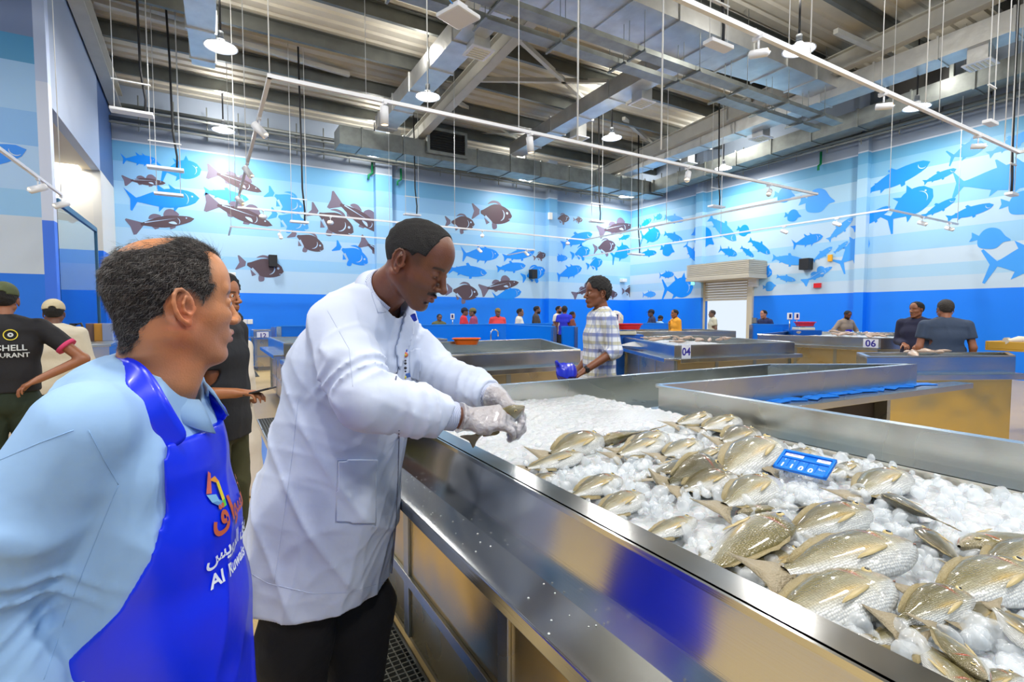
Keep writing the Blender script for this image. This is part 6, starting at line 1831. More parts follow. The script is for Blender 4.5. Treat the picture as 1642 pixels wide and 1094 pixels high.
    def cut(X, Y, Z):
        fx = (X - cen.x) * front.x + (Y - cen.y) * front.y; sx = (X - cen.x) * side.x + (Y - cen.y) * side.y
        edge = np.interp(Z.ravel(), [.6, .88, 1.0, 1.08, 1.15, 1.22, 1.30], [-.16, -.12, .01, .055, .072, .075, .075]).reshape(Z.shape)
        g = np.maximum(AV.g, edge - fx); g = np.maximum(g, (Z - 1.272) * .9); g = np.maximum(g, np.where(Z > 1.1, np.abs(sx) - .155 - (1.3 - Z) * .3, -1))
        return g - AV.g
    full = Vol(AV.lo, AV.lo + AV.vox * (np.array(AV.n) - 1), AV.vox); full.g = AV.g.copy()
    AV.warp(cut)
    am = mat('apron_blue', (4, 42, 232), .34, bump=.5, bscale=7, spec=.55, coat=.15)
    apron = np_object('apron', AV.mesh(), am, body, smooth_it=1)
    # neck strap
    def strap(px_list, w, name, V_, offs):
        H = hits(V_, px_list); P = [Vector(p) if not np.isnan(p[0]) else None for p in H]
        return P
    pts = []
    for t, rr, zz in ((0, 0, 0),):
        pass
    SV2 = Vol(SV.lo, SV.lo + SV.vox * (np.array(SV.n) - 1), SV.vox); SV2.g = Vn
    H = hits(SV2, [(284, 716), (268, 690), (252, 664), (237, 638), (222, 612), (208, 592)])
    P = [Vector(p) for p in H if not np.isnan(p[0])]
    P = [p + (Vector((0, 0, EYE)) - p).normalized() * .010 for p in P]
    bk = [nb - front * .075 + side * .045 + Vector((0, 0, .042)), nb - front * .086 + Vector((0, 0, .046)), nb - front * .07 - side * .05 + Vector((0, 0, .036)), nb - front * .02 - side * .085 + Vector((0, 0, .0)), nb + front * .06 - side * .09 + Vector((0, 0, -.05)), nb + front * .1 - side * .08 + Vector((0, 0, -.09))]
    P += bk
    mb = MB(); vs = []; n = len(P); w = .024
    for i, p in enumerate(P):
        t = (P[min(i + 1, n - 1)] - P[max(i - 1, 0)]).normalized()
        o_ = (Vector((0, 0, EYE)) - p).normalized() if i < n - 6 else (p - (nb + Vector((0, 0, -.04))))
        if n - 6 <= i < n - 4: o_ = o_.normalized() + (Vector((0, 0, EYE)) - p).normalized() * .6
        o_ = (o_ - t * o_.dot(t)).normalized(); s_ = t.cross(o_)
        vs += [p + s_ * w, p - s_ * w]
    mb.add(vs, [(2 * i, 2 * i + 1, 2 * i + 3, 2 * i + 2) for i in range(n - 1)], 0, True)
    o = mb.build('neck_strap', am, apron); so = o.modifiers.new('sub', 'SUBSURF'); so.levels = 2; so.render_levels = 2; so = o.modifiers.new('solid', 'SOLIDIFY'); so.thickness = .003
    # print on the chest, laid on the cloth from the front
    def chest_print(name, verts2, faces, m_, cx, cz, yaw=0):
        """verts2: (x to his left as read, y up) in metres"""
        a = R(yaw); fr = (front * math.cos(a) + side * math.sin(a)); rd = Vector((0, 0, 1)).cross(fr).normalized()      # reading direction seen from the front
        O = [(cen + fr * .5 + rd * (x + cx) + Vector((0, 0, cz - 1.0 + y))) for x, y in verts2]
        Hh_ = cast(full, np.array([o[:] for o in O]), np.tile(np.array((-fr)[:]), (len(O), 1)))
        vs = [tuple(Vector(p) + fr * .0035) if not np.isnan(p[0]) else tuple(cen) for p in Hh_]
        me = bpy.data.meshes.new(name); me.from_pydata(vs, [], faces); me.materials.append(m_); me.update()
        o = bpy.data.objects.new(name, me); COL.objects.link(o); o.parent = apron; return o
    def text2d(body_, size, bold=0, shear=0, align='LEFT'):
        c = bpy.data.curves.new('t', 'FONT'); c.body = body_; c.size = size; c.align_x = align; c.offset = bold; c.shear = shear; c.resolution_u = 2
        t = bpy.data.objects.new('t', c); COL.objects.link(t); me = bpy.data.meshes.new_from_object(t.evaluated_get(bpy.context.evaluated_depsgraph_get()))
        bm = bmesh.new(); bm.from_mesh(me); bmesh.ops.triangulate(bm, faces=bm.faces[:])
        bmesh.ops.subdivide_edges(bm, edges=[e for e in bm.edges if e.calc_length() > .012], cuts=1)
        bmesh.ops.triangulate(bm, faces=bm.faces[:])
        r_ = [(v.co.x, v.co.y) for v in bm.verts], [[v.index for v in f.verts] for f in bm.faces]; bm.free()
        bpy.data.objects.remove(t); return r_
    wht = mat('print_white', (235, 240, 252), .5); orp = mat('print_orange', (190, 92, 60), .5)
    lx = APX
    v, f = text2d('Al Ruwais', .036, .0009); chest_print('printed_text', v, f, wht, lx - .006, .985)
    v, f = text2d('\ufeb2\ufef3\ufeed\ufeae\ufedf\ufe8d \ufed5\ufeea\ufeb3', .040, .0009); chest_print('printed_arabic_text', v, f, wht, lx - .012, 1.03)
    v, f = text2d('\ufed5\u200a\ufe8d\ufeed\ufeb3\ufe83', .066, .0018); chest_print('printed_arabic_name', v, f, orp, lx + .008, 1.088)
    # folded ribbon emblem
    def poly(pts, col, nm):
        P_ = [(x * .001, y * .001) for x, y in pts]; n = len(P_)
        c = (sum(p[0] for p in P_) / n, sum(p[1] for p in P_) / n)
        vs = P_ + [((p[0] + c[0]) / 2, (p[1] + c[1]) / 2) for p in P_] + [c]
        fs = []
        for i in range(n):
            j = (i + 1) % n; fs += [(i, j, n + j, n + i), (n + i, n + j, 2 * n)]
        chest_print('printed_emblem', vs, fs, mat('print_' + nm, col, .5), lx + .014, 1.135)
    poly([(0, 24), (8, 6), (30, -2), (26, 16)], (125, 185, 225), 'pale_blue'); poly([(8, 6), (30, -12), (38, -2), (30, 4)], (90, 140, 200), 'blue')
    poly([(0, 26), (12, 66), (20, 60), (14, 22)], (215, 110, 95), 'red'); poly([(14, 48), (34, 50), (46, 36), (36, 36)], (240, 160, 50), 'amber')
    poly([(36, 36), (46, 36), (48, 0), (38, -4)], (225, 205, 50), 'yellow'); poly([(38, -2), (48, 0), (46, -14), (36, -14)], (90, 200, 60), 'green')
    # trousers below the frame
    TV = Vol(np.array(S(-.66, 1, .45)[:]) - (.3, .3, .46), np.array(S(-.66, 1, .45)[:]) + (.3, .3, .4), .012)
    for s in (-1, 1):
        a = S(-.73, 1, .72) + side * .085 * s; f = Vector((a.x, a.y, .06)) - front * .03
        TV.path([a, (a + f) / 2, f], [.09, .08, .07], .02)
        g = Vector((f.x, f.y, .045)); sv = Vol(np.array(g[:]) - .22, np.array(g[:]) + .22, .008); sv.cone(g - front * .05, g + front * .17, .042, .036, .02, flat=((0, 0, 1), 1.2)); sv.plane((0, 0, .004), (0, 0, -1)); np_object('shoe', sv.mesh(), mat('black_shoe', (16, 16, 18), .35), body)
    np_object('trousers', TV.mesh(), mat('grey_trousers', (60, 62, 70), .85), body)
    return body
APX = -.10
apron_man = build_apron_man()
# ------------------------------------------------------------------ everyone else in the hall
def person(label, pos, facing, H=1.72, skin=(120, 76, 52), shirt=(200, 200, 200), trousers=(40, 42, 50), sleeve='short', arms=None, hair='short', cap=None, vox=.014, hvox=.007, lean=0., turn=0, nod=0, shirt_m=None, trouser_m=None, beard=None, mustache=None, collar_col=None, trim=None, hem=.86, robe=False, hands=True, width=1.0, haircol=(20, 17, 16), fold=.004):
    k = H / 1.75
    t = Matrix.Translation(pos) @ Matrix.Rotation(facing, 4, 'Z')
    def L(x, y, z):
        z_ = z * k
        return Vector(((x + lean * max(0, z - .9)) * k, y * k * width if abs(y) > .15 else y * k, z_ - abs(lean) * .12 * max(0, z - .9)))
    side = Vector((0, 1, 0))
    hl = L(.025, 0, 1.622); HM = head_matrix(hl, (math.cos(R(turn)), math.sin(R(turn))), nod + lean * 12)
    nb = L(-.02, 0, 1.475)
    A = arms or {}
    ar = {}
    for s, nm in ((1, 'L'), (-1, 'R')):
        e, w = A.get(nm, ((-.04, .235, 1.15), (.03, .25, .90)))[:2]
        ar[s] = (L(-.01, .185 * s, 1.425), L(e[0], e[1] * (s if len(A.get(nm, ())) < 3 else 1), e[2]), L(w[0], w[1] * (s if len(A.get(nm, ())) < 3 else 1), w[2]))
    V = Vol(np.array(hl[:]) - (.15, .15, .22), np.array(hl[:]) + (.15, .15, .16), hvox)
    h = HeadOn(V, HM, k); head_shape(h, hvox < .006); neck_shape(h, nb, .052, .058)
    parts = [V.mesh()]
    B = Vol((-.75, -.6, 0), (.75, .6, 1.7 * k), vox)
    B.slab([(nb, .06, .055), (L(-.01, 0, 1.40), .15, .08), (L(0, 0, 1.2), .14, .09), (L(0, 0, .95), .14, .09)], side, .03)
    for s in (1, -1):
        sh, el, wr = ar[s]; B.path([sh, el, wr], [.048 * k, .040 * k, .027 * k], .02)
        if hands:
            d = (wr - el).normalized(); n = Vector((0, s, 0)) if abs(d.z) > .6 else Vector((0, 0, 1))
            hv = Vol(np.array(wr[:]) - .14, np.array(wr[:]) + .14, max(.0045, hvox))
            hand(hv, wr, d, n, 1 if (d.cross(n)).dot(Vector((1, 0, .3))) > 0 else -1, k, curls=[(22, 30, 22)] * 4)
            hv.cone(wr - d * .06, wr, .028 * k, .025 * k, .01); parts.append(hv.mesh())
        hp_ = Vector((0, .095 * s * k, .92 * k)); B.path([hp_, Vector((.01, .1 * s * k, .5 * k)), Vector((0, .105 * s * k, .09))], [.06, .045, .035], .02)
    parts.append(B.mesh())
    pf = skin_paint(HM, k, skin, tuple(int(c * .9) for c in skin), (22, 18, 16), .5 if beard else .15, beard or tuple(int(c * .75) for c in skin), mustache)
    if beard:
        Mi = np.array(HM.inverted()); pf0 = pf
        def pf(p):
            c = pf0(p); q = (p @ Mi[:3, :3].T + Mi[:3, 3]) / k
            w = (q[:, 2] < -.04) & (q[:, 0] > .005) & (q[:, 2] > -.14) & ~((np.abs(q[:, 2] + .057) < .008) & (np.abs(q[:, 1]) < .02)); c[w] = lin(beard); return c
    body = np_object('person', join_meshes(parts), SKIN, colfn=pf)
    tagit(body, label, 'person')
    body.matrix_world = t
    if hvox < .006: add_eyes(HM, k, body)
    hm = mat('hair_%d_%d_%d' % haircol, haircol, .7, bump=1.2, bscale=160)
    if hair == 'full': hair_shell('hair', HM, k, hm, body, max(.005, hvox * .8), .016, .075, .008, -.055, None, .003, .012, .012)
    elif hair: hair_shell('hair', HM, k, hm, body, max(.0045, hvox * .8), .007, .058, .014, -.05, None, .0015, .002)
    if cap:
        c = Vol(np.array(hl[:]) - .2, np.array(hl[:]) + .2, max(.005, hvox * .8)); hc = HeadOn(c, HM, k)
        hc.ell((-.010, 0, .058), (.112, .09, .095), k=.001); hc.cone((.07, .035, .062), (.15, .02, .05), .03, .02, .004, flat=((0, 0, 1), 5)); hc.cone((.07, -.035, .062), (.15, -.02, .05), .03, .02, .004, flat=((0, 0, 1), 5))
        p_ = HM @ (Vector((0, 0, .040)) * k); c.plane(p_, tuple(-(HM.to_3x3() @ Vector((.12, 0, 1)).normalized())))
        hc.ell((-.118, 0, .062), (.02, .032, .018), k=.002, op='sub')
        np_object('cap', c.mesh(), mat('cap_%d_%d_%d' % cap, cap, .8, bump=.3, bscale=80), body)
    # shirt
    S = Vol((-.75, -.6, .3 if not robe else 0.0), (.75, .6, 1.62 * k), vox * .8)
    zb = hem
    secs = [(L(-.02, 0, 1.475), .075, .065), (L(-.015, 0, 1.425), .165 * (1 + (width - 1) * 1.3), .10), (L(.0, 0, 1.28), .185 * width, .125 * width), (L(.005, 0, 1.08), .17 * width, .125 * width), (L(.0, 0, .9), .18 * width, .13 * width)]
    if robe: secs += [(L(0, 0, .5), .2, .16), (L(0, 0, .12), .22, .18)]
    elif hem < .9: secs += [(L(0, 0, hem - .05), .185 * width, .135 * width)]
    S.slab(secs, side, .03)
    for s in (1, -1):
        sh, el, wr = ar[s]
        if sleeve == 'short': S.path([sh, sh.lerp(el, .62)], [.072 * k, .070 * k], .025)
        elif sleeve == 'rolled': S.path([sh, el, el.lerp(wr, .25)], [.07 * k, .06 * k, .056 * k], .025)
        else: S.path([sh, el, wr - (wr - el).normalized() * .03], [.07 * k, .058 * k, .042 * k], .025)
    S.warp(folds(fold, 1.0, int(abs(pos[0] * 37)) % 50))
    def cuts(X, Y, Z):
        g = S.g
        if not robe: g = np.maximum(g, zb * k - Z)
        for s in (1, -1):
            sh, el, wr = ar[s]
            if sleeve == 'short': c, d, rad = sh.lerp(el, .62), (el - sh).normalized(), .12
            elif sleeve == 'rolled': c, d, rad = el.lerp(wr, .25), (wr - el).normalized(), .10
            else: c, d, rad = wr - (wr - el).normalized() * .03, (wr - el).normalized(), .08
            rr = (X - c.x) ** 2 + (Y - c.y) ** 2 + (Z - c.z) ** 2
            g = np.where(rr < rad ** 2, np.maximum(g, (X - c.x) * d.x + (Y - c.y) * d.y + (Z - c.z) * d.z), g)
        return g - S.g
    S.warp(cuts)
    HeadOn(S, HM, k); S.cone(h.P((-.02, 0, -.045)), nb + Vector((.012, 0, 0)), .058 * k, .062 * k, .004, 'sub')
    sm_ = shirt_m or mat('cloth_%d_%d_%d' % shirt, shirt, .8, bump=.25, bscale=25)
    so = np_object('robe' if robe else 'shirt', S.mesh(), sm_, body, smooth_it=1)
    if collar_col is not None:
        cm = mat('cloth_%d_%d_%d' % collar_col, collar_col, .8)
        collar('collar', cm, so, nb + Vector((.01, 0, .006)), (0.05, 0, 1), (1, 0, 0), .064 * k, .084 * k, .016, .02, 20, 342, .025, .004, 9)
    if trim is not None:
        cm = mat('cloth_%d_%d_%d' % trim, trim, .8)
        for s in (1, -1):
            sh, el, wr = ar[s]; c = sh.lerp(el, .62); d = (el - sh).normalized()
            MB().tube([c - d * .022, c + d * .004], [.0735 * k, .0725 * k], 24).build('sleeve_band', cm, so)
    if not robe:
        T = Vol((-.4, -.4, 0), (.4, .4, 1.05 * k), vox * .8)
        T.slab([(Vector((0, 0, .98 * k)), .155 * width, .115 * width), (Vector((0, 0, .86 * k)), .165 * width, .12 * width)], side, .02)
        for s in (1, -1): T.path([Vector((0, .09 * s * k, .84 * k)), Vector((.01, .10 * s * k, .5 * k)), Vector((-.005, .105 * s * k, .08))], [.098 * width, .08, .068], .025)
        T.plane((0, 0, .045), (0, 0, -1)); T.warp(folds(.004, 1.0, 7))
        np_object('trousers', T.mesh(), trouser_m or mat('cloth_%d_%d_%d' % trousers, trousers, .85, bump=.25, bscale=25), body, smooth_it=1)
    for s in (1, -1):
        g = Vector((0, .105 * s * k, .045)); sv = Vol(np.array(g[:]) - (.2, .1, .06), np.array(g[:]) + (.24, .1, .12), .011)
        sv.cone(g - Vector((.05, 0, 0)), g + Vector((.15, 0, -.005)), .042, .036, .02, flat=((0, 0, 1), 1.2)); sv.plane((0, 0, .004), (0, 0, -1))
        np_object('shoe', sv.mesh(), MATS['black_shoe'], body)
    return body, t, k, so, ar, HM, S
FA = -R(YAW)      # angle of "picture right" in the plan
def face(deg):    # 0 = towards the right of the picture, 90 = away from the lens, 180 = left, -90 = towards the lens
    return FA + R(deg)
def ground(u, dep): p = at(u, 503, dep); return Vector((p.x, p.y, 0))

# man in a black polo with pink trim, seen from behind
arms = {'R': ((-.10, .42, 1.17), (-.17, .17, 1.03)), 'L': ((-.02, .26, 1.15), (.06, .22, .95))}
b, t, k, so, ar, HM, S = person('man in a black polo with pink collar and a green cap, seen from behind', ground(6, 3.8), face(128), 1.72, (150, 96, 66), (24, 23, 27), (34, 46, 32), 'short', arms, 'short', (78, 86, 52), .010, .0055, collar_col=(205, 60, 105), trim=(205, 60, 105), width=1.08, hem=.94)
# print on his back
def back_print(body_, S_, txt, size, z, y, m_, bold=.0012, circle=None):
    if circle:
        n = 28; vs = []; fs = []
        r0, r1 = circle
        for i in range(n):
            a = 2 * math.pi * i / n; vs += [(r1 * math.cos(a) + y, z + r1 * math.sin(a)), (r0 * math.cos(a) + y, z + r0 * math.sin(a))]
        for i in range(n): j = (i + 1) % n; fs.append((2 * i, 2 * j, 2 * j + 1, 2 * i + 1))
    else:
        c = bpy.data.curves.new('t', 'FONT'); c.body = txt; c.size = size; c.align_x = 'RIGHT'; c.offset = bold; c.resolution_u = 1
        o = bpy.data.objects.new('t', c); COL.objects.link(o); me = bpy.data.meshes.new_from_object(o.evaluated_get(bpy.context.evaluated_depsgraph_get()))
        vs = [(v.co.x + y, v.co.y + z) for v in me.vertices]; fs = [tuple(f.vertices) for f in me.polygons]; bpy.data.objects.remove(o)
    O = np.array([(-.5, -a, b_) for a, b_ in vs]); Hh_ = cast(S_, O, np.tile([1., 0, 0], (len(O), 1)))
    P = [(p[0] - .012, p[1], p[2]) if not np.isnan(p[0]) else (-.1, 0, 1.2) for p in Hh_]
    me = bpy.data.meshes.new('print'); me.from_pydata(P, [], fs); me.materials.append(m_); o = bpy.data.objects.new('back_print', me); COL.objects.link(o); o.parent = body_; return o
gw_ = mat('print_grey_white', (200, 205, 205), .6); gy = mat('print_yellow', (225, 210, 40), .6)
back_print(so, S, 'SHELL', .060, 1.235, .13, gw_); back_print(so, S, 'RESTAURANT', .047, 1.185, .142, gw_)
back_print(so, S, '', 0, 1.35, .045, gy, circle=(.034, .040)); back_print(so, S, '', 0, 1.35, .045, gw_, circle=(.006, .016))
# man in a beige shirt and cap
pt = mat('patterned_cloth', (20, 24, 48), .8)
nt = pt.node_tree; vr = nt.nodes.new('ShaderNodeTexVoronoi'); vr.feature = 'DISTANCE_TO_EDGE'; vr.inputs['Scale'].default_value = 16; tc = nt.nodes.new('ShaderNodeTexCoord'); nt.links.new(tc.outputs['Object'], vr.inputs['Vector'])
sp = nt.nodes.new('ShaderNodeSeparateXYZ'); nt.links.new(tc.outputs['Object'], sp.inputs[0]); lt = nt.nodes.new('ShaderNodeMath'); lt.operation = 'LESS_THAN'; lt.inputs[1].default_value = .735; nt.links.new(sp.outputs[2], lt.inputs[0])
gt = nt.nodes.new('ShaderNodeMath'); gt.operation = 'LESS_THAN'; gt.inputs[1].default_value = .09; nt.links.new(vr.outputs['Distance'], gt.inputs[0]); ml = nt.nodes.new('ShaderNodeMath'); ml.operation = 'MULTIPLY'; nt.links.new(lt.outputs[0], ml.inputs[0]); nt.links.new(gt.outputs[0], ml.inputs[1])
mx = nt.nodes.new('ShaderNodeMix'); mx.data_type = 'RGBA'; mx.inputs[6].default_value = srgb(22, 26, 52); mx.inputs[7].default_value = srgb(225, 225, 215); nt.links.new(ml.outputs[0], mx.inputs[0]); nt.links.new(mx.outputs[2], nt.nodes['Principled BSDF'].inputs['Base Color'])
person('man seen from behind in a loose beige shirt and beige cap', ground(86, 4.7), face(125), 1.62, (110, 70, 48), (214, 204, 182), (26, 30, 56), 'long', {'R': ((-.02, .24, 1.14), (.12, .2, .98)), 'L': ((-.02, .24, 1.14), (.1, .2, .98))}, 'short', (205, 190, 155), .012, .007, trouser_m=pt, width=1.05, hem=.84)
# man looking at his phone, behind the blue apron
b, t, k, so, ar, HM, S = person('man in a black t-shirt and olive trousers holding a phone', ground(350, 2.95), face(-4), 1.72, (160, 102, 66), (22, 23, 28), (62, 62, 34), 'short', {'R': ((.0, .23, 1.09), (.25, .24, 1.10)), 'L': ((-.04, .22, 1.15), (-.02, .2, .9))}, 'full', None, .010, .0045, width=.98, hem=.80, fold=.005)
MB().cbox((.0, -.0, 0), (.02, .02, .03)).build('shirt_label', mat('label_orange', (225, 80, 40), .6), so, M=Matrix.Translation((.07, -.128, .83)))
ph = empty('phone', t @ (ar[-1][2] + Vector((.125, .0, .012))), face(-4), 'dark smartphone held in the hand of the man in the black t-shirt', 'phone')
MB().cbox((0, 0, 0), (.15, .075, .009)).build('phone_body', BLACK, ph, M=Matrix.Rotation(R(-14), 4, 'Y'), bevel=.003); MB().cbox((0, 0, .0052), (.14, .068, .001)).build('screen', mat('phone_screen', (60, 66, 80), .1), ph, M=Matrix.Rotation(R(-14), 4, 'Y'))
person('person in a long cream robe, mostly hidden behind the man with the phone', ground(370, 4.2), face(80), 1.52, (120, 76, 52), (222, 212, 196), sleeve='long', hair='short', vox=.016, hvox=.009, robe=True, hands=False, width=.8)
# man in the checked shirt
ck = mat('checked_shirt', (225, 228, 230), .8)
nt = ck.node_tree; tc = nt.nodes.new('ShaderNodeTexCoord'); sp = nt.nodes.new('ShaderNodeSeparateXYZ'); nt.links.new(tc.outputs['Object'], sp.inputs[0])
def stripes(ax, freq, off, width, fac):
    a = nt.nodes.new('ShaderNodeMath'); a.operation = 'MULTIPLY_ADD'; a.inputs[1].default_value = freq; a.inputs[2].default_value = off; nt.links.new(sp.outputs[ax], a.inputs[0])
    f = nt.nodes.new('ShaderNodeMath'); f.operation = 'FRACT'; nt.links.new(a.outputs[0], f.inputs[0])
    l = nt.nodes.new('ShaderNodeMath'); l.operation = 'LESS_THAN'; l.inputs[1].default_value = width; nt.links.new(f.outputs[0], l.inputs[0])
    m_ = nt.nodes.new('ShaderNodeMath'); m_.operation = 'MULTIPLY'; m_.inputs[1].default_value = fac; nt.links.new(l.outputs[0], m_.inputs[0]); return m_.outputs[0]
last = None
for ax, fr, of, w_, fa, col in ((2, 7.5, .1, .20, .75, (84, 98, 168)), (2, 7.5, .6, .2, .7, (178, 172, 128)), (2, 15, .3, .14, .5, (150, 165, 200)), (0, 11, .2, .16, .45, (100, 120, 180)), (1, 11, .2, .16, .45, (100, 120, 180)), (0, 11, .7, .1, .35, (170, 165, 130)), (1, 11, .7, .1, .35, (170, 165, 130))):
    mx = nt.nodes.new('ShaderNodeMix'); mx.data_type = 'RGBA'; mx.inputs[7].default_value = srgb(*col)
    if last is None: mx.inputs[6].default_value = srgb(228, 230, 232)
    else: nt.links.new(last, mx.inputs[6])
    nt.links.new(stripes(ax, fr, of, w_, fa), mx.inputs[0]); last = mx.outputs[2]
nt.links.new(last, nt.nodes['Principled BSDF'].inputs['Base Color'])
b, t, k, so, ar, HM, S = person('young man in a pale checked shirt walking left with a blue bag, behind the counters', ground(962, 4.35), face(188), 1.80, (128, 78, 52), (225, 228, 230), (52, 60, 84), 'rolled', {'L': ((-.05, .23, 1.17), (.20, .25, 1.02)), 'R': ((-.02, .24, 1.13), (.15, .2, .95))}, 'full', None, .010, .0048, shirt_m=ck, collar_col=(226, 228, 232), turn=8, hem=.80, beard=None, fold=.005)
w = ar[1][2]; d = (w - ar[1][1]).normalized()
MB().tube([w - d * .03, w - d * .008], [.0325, .031], 20).build('watch_strap', BLACK, b)
MB().cbox((0, .033, 0), (.034, .01, .034)).build('watch_face', BLACK, b, M=Matrix.Translation(w - d * .019), bevel=.004)
bg = Vol((-.13, -.1, -.12), (.13, .1, .12), .006)
bg.ell((0, 0, 0), (.09, .06, .075), k=.02).cone((-.05, 0, .03), (-.10, 0, .09), .03, .015, .02).cone((.03, 0, -.03), (.09, .02, -.06), .03, .02, .02).warp(folds(.016, 2.2, 3))
o = np_object('crumpled_bag', bg.mesh(), mat('bag_blue', (24, 40, 190), .3, coat=.3), smooth_it=1)
o.location = t @ (w + Vector((.15, .02, -.01))); tagit(o, 'crumpled dark blue plastic bag in the hand of the man in the checked shirt', 'bag')

# right: two men talking
person('man with a moustache in a dark navy shirt with his hands together', ground(1470, 7.6), face(222), 1.68, (146, 94, 66), (32, 34, 62), (150, 140, 130), 'long', {'R': ((-.02, .23, 1.14), (.22, .10, 1.10)), 'L': ((-.02, .23, 1.14), (.22, .10, 1.10))}, 'short', None, .014, .006, mustache=(18, 14, 14), collar_col=(36, 38, 66), turn=-30, hem=.84)
person('broad man seen from behind in a grey-blue t-shirt at the right', ground(1517, 6.25), face(66), 1.675, (156, 100, 72), (52, 66, 88), (50, 55, 66), 'short', None, 'short', None, .013, .0065, width=1.16, haircol=(52, 46, 42), hem=.88)
person('man mostly hidden behind the broad man in the grey-blue t-shirt', ground(1511, 8.6), face(235), 1.66, (120, 76, 54), (60, 60, 70), sleeve='short', vox=.02, hvox=.009)
# people behind the counters, left to right
small = dict(vox=.02, hvox=.0085, hands=False)
person('man in an olive shirt bending behind the partition, leftmost of the shoppers', ground(704, 14.6), face(-60), 1.5, (124, 90, 76), (92, 92, 58), sleeve='short', nod=15, **small)
person('man in a red shirt and dark cap beside the man in the checked red shirt', ground(744, 15.2), face(10), 1.68, (126, 92, 78), (214, 50, 66), sleeve='short', cap=(26, 30, 52), **small)
person('man in a purple and red checked shirt and olive cap among the shoppers', ground(759, 14.4), face(180), 1.66, (122, 90, 76), (150, 62, 96), sleeve='short', cap=(110, 104, 62), **small)
person('man in a white and red sports shirt and brown cap, standing alone behind the partition', ground(798, 14.8), face(-70), 1.66, (126, 92, 78), (226, 70, 72), sleeve='short', cap=(126, 108, 60), **small)
person('man in a white shirt looking right behind the partition', ground(833, 14.8), face(-10), 1.66, (138, 100, 82), (226, 220, 206), sleeve='short', **small)
person('bearded man in a dark checked shirt looking right behind the partition', ground(860, 15.4), face(0), 1.74, (126, 92, 76), (66, 58, 54), sleeve='long', beard=(24, 18, 16), **small)
person('bearded man in a white shirt behind the man in the royal blue shirt', ground(895, 16.6), face(-30), 1.76, (150, 100, 74), (232, 226, 214), sleeve='short', beard=(26, 20, 18), **small)
person('man in a royal blue shirt seen from behind near the corner', ground(905, 16.0), face(70), 1.74, (120, 76, 56), (36, 48, 205), sleeve='short', hair='full', **small)
person('short person partly hidden right of the royal blue shirt', ground(917, 16.0), face(0), 1.58, (130, 80, 58), (120, 60, 50), sleeve='short', **small)
person('man in a dark cap and navy shirt looking left behind the right partition', ground(1045, 16.2), face(180), 1.64, (104, 80, 70), (44, 50, 84), sleeve='short', cap=(24, 28, 44), **small)
person('person in a pale blue shirt bending behind the right partition', ground(1058, 16.3), face(20), 1.46, (120, 78, 56), (150, 195, 235), sleeve='short', nod=30, **small)
person('man in a yellow shirt holding his chin, left of the doorway', ground(1083, 13.4), face(190), 1.62, (150, 98, 68), (232, 160, 44), (60, 60, 70), sleeve='long', arms={'R': ((.02, .22, 1.15), (.16, .03, 1.42)), 'L': ((-.02, .23, 1.14), (.18, .02, 1.15))}, **small)
person('man in a pale shirt standing against the bright doorway', ground(1143, 15.6), face(175), 1.62, (130, 100, 84), (205, 202, 180), sleeve='short', haircol=(60, 50, 44), **small)
person('man in a navy t-shirt bending, right of the doorway', ground(1230, 13.9), face(200), 1.62, (190, 130, 100), (32, 42, 84), sleeve='short', lean=.15, **small)
ap_, t, k, so, ar, HM, S = person('fishmonger in a grey shirt and blue apron leaning over counter 06', ground(1354, 13.4), face(-80), 1.60, (120, 74, 54), (150, 134, 120), sleeve='long', arms={'R': ((-.0, .36, 1.2), (.2, .38, .98)), 'L': ((-.0, .36, 1.2), (.2, .38, .98))}, nod=22, lean=.12, vox=.017, hvox=.0085, hands=False, beard=(40, 28, 24))
Va = Vol((-.3, -.3, .5), (.4, .3, 1.4), .012); Va.slab([(Vector((.035, 0, 1.25)), .12, .105), (Vector((.03, 0, 1.1)), .16, .13), (Vector((.02, 0, .75)), .19, .16)], (0, 1, 0)); Va.plane((.04, 0, 1), (-1, 0, 0)); np_object('apron', Va.mesh(), mat('apron_deep_blue', (40, 44, 205), .45), so)

# ------------------------------------------------------------------ scales, baskets and other things
def scale(u, dep, zt, rz, label, poles=((.0, 0),), zb=None, mast=.32):
    p = at(u, 503, dep); t = empty('weighing_scale', (p.x, p.y, zt), face(rz), label, 'scale')
    MB().box((-.2, -.17, 0), (.2, .17, .07)).build('scale_base', mat('scale_cream', (222, 216, 190), .4), t, bevel=.015)
    MB().box((-.19, -.16, .085), (.19, .16, .1)).cyl((0, 0, .06), (0, 0, .09), .04).build('pan', STEEL, t)
    for x, y in poles:
        MB().cyl((x, y, 0), (x, y, mast), .014, 10).build('pole', STEEL_D, t)
        d_ = MB().cbox((x, y, mast + .07), (.12, .05, .17)).build('display', WHITE_M, t, bevel=.01)
        MB().cbox((x, y - .027, mast + .075), (.05, .004, .10)).build('display_window', mat('lcd_navy', (40, 46, 110), .2), d_)
    return t
def basket(u, dep, z, w, l, h_, m_, label, rz=0):
    p = at(u, 503, dep); t = empty('plastic_basket', (p.x, p.y, z), face(rz), label, 'basket')
    m = MB(); n = 28
    def rr(k_, zz, s_=1.0): return [(k_ * w / 2 * (abs(math.cos(a)) ** .5) * (1 if math.cos(a) > 0 else -1), k_ * l / 2 * (abs(math.sin(a)) ** .5) * (1 if math.sin(a) > 0 else -1), zz) for a in [2 * math.pi * i / n for i in range(n)]]
    R_ = [rr(.8, 0), rr(1, h_), rr(1.07, h_), rr(1.07, h_ - .015), rr(.97, h_ - .02), rr(.78, .01)]
    vs = [v for r_ in R_ for v in r_]
    fs = [(i * n + j, i * n + (j + 1) % n, (i + 1) * n + (j + 1) % n, (i + 1) * n + j) for i in range(5) for j in range(n)] + [tuple(range(n))[::-1], tuple(range(5 * n, 6 * n))]
    m.add(vs, fs); m.build('basin', m_, t); return t
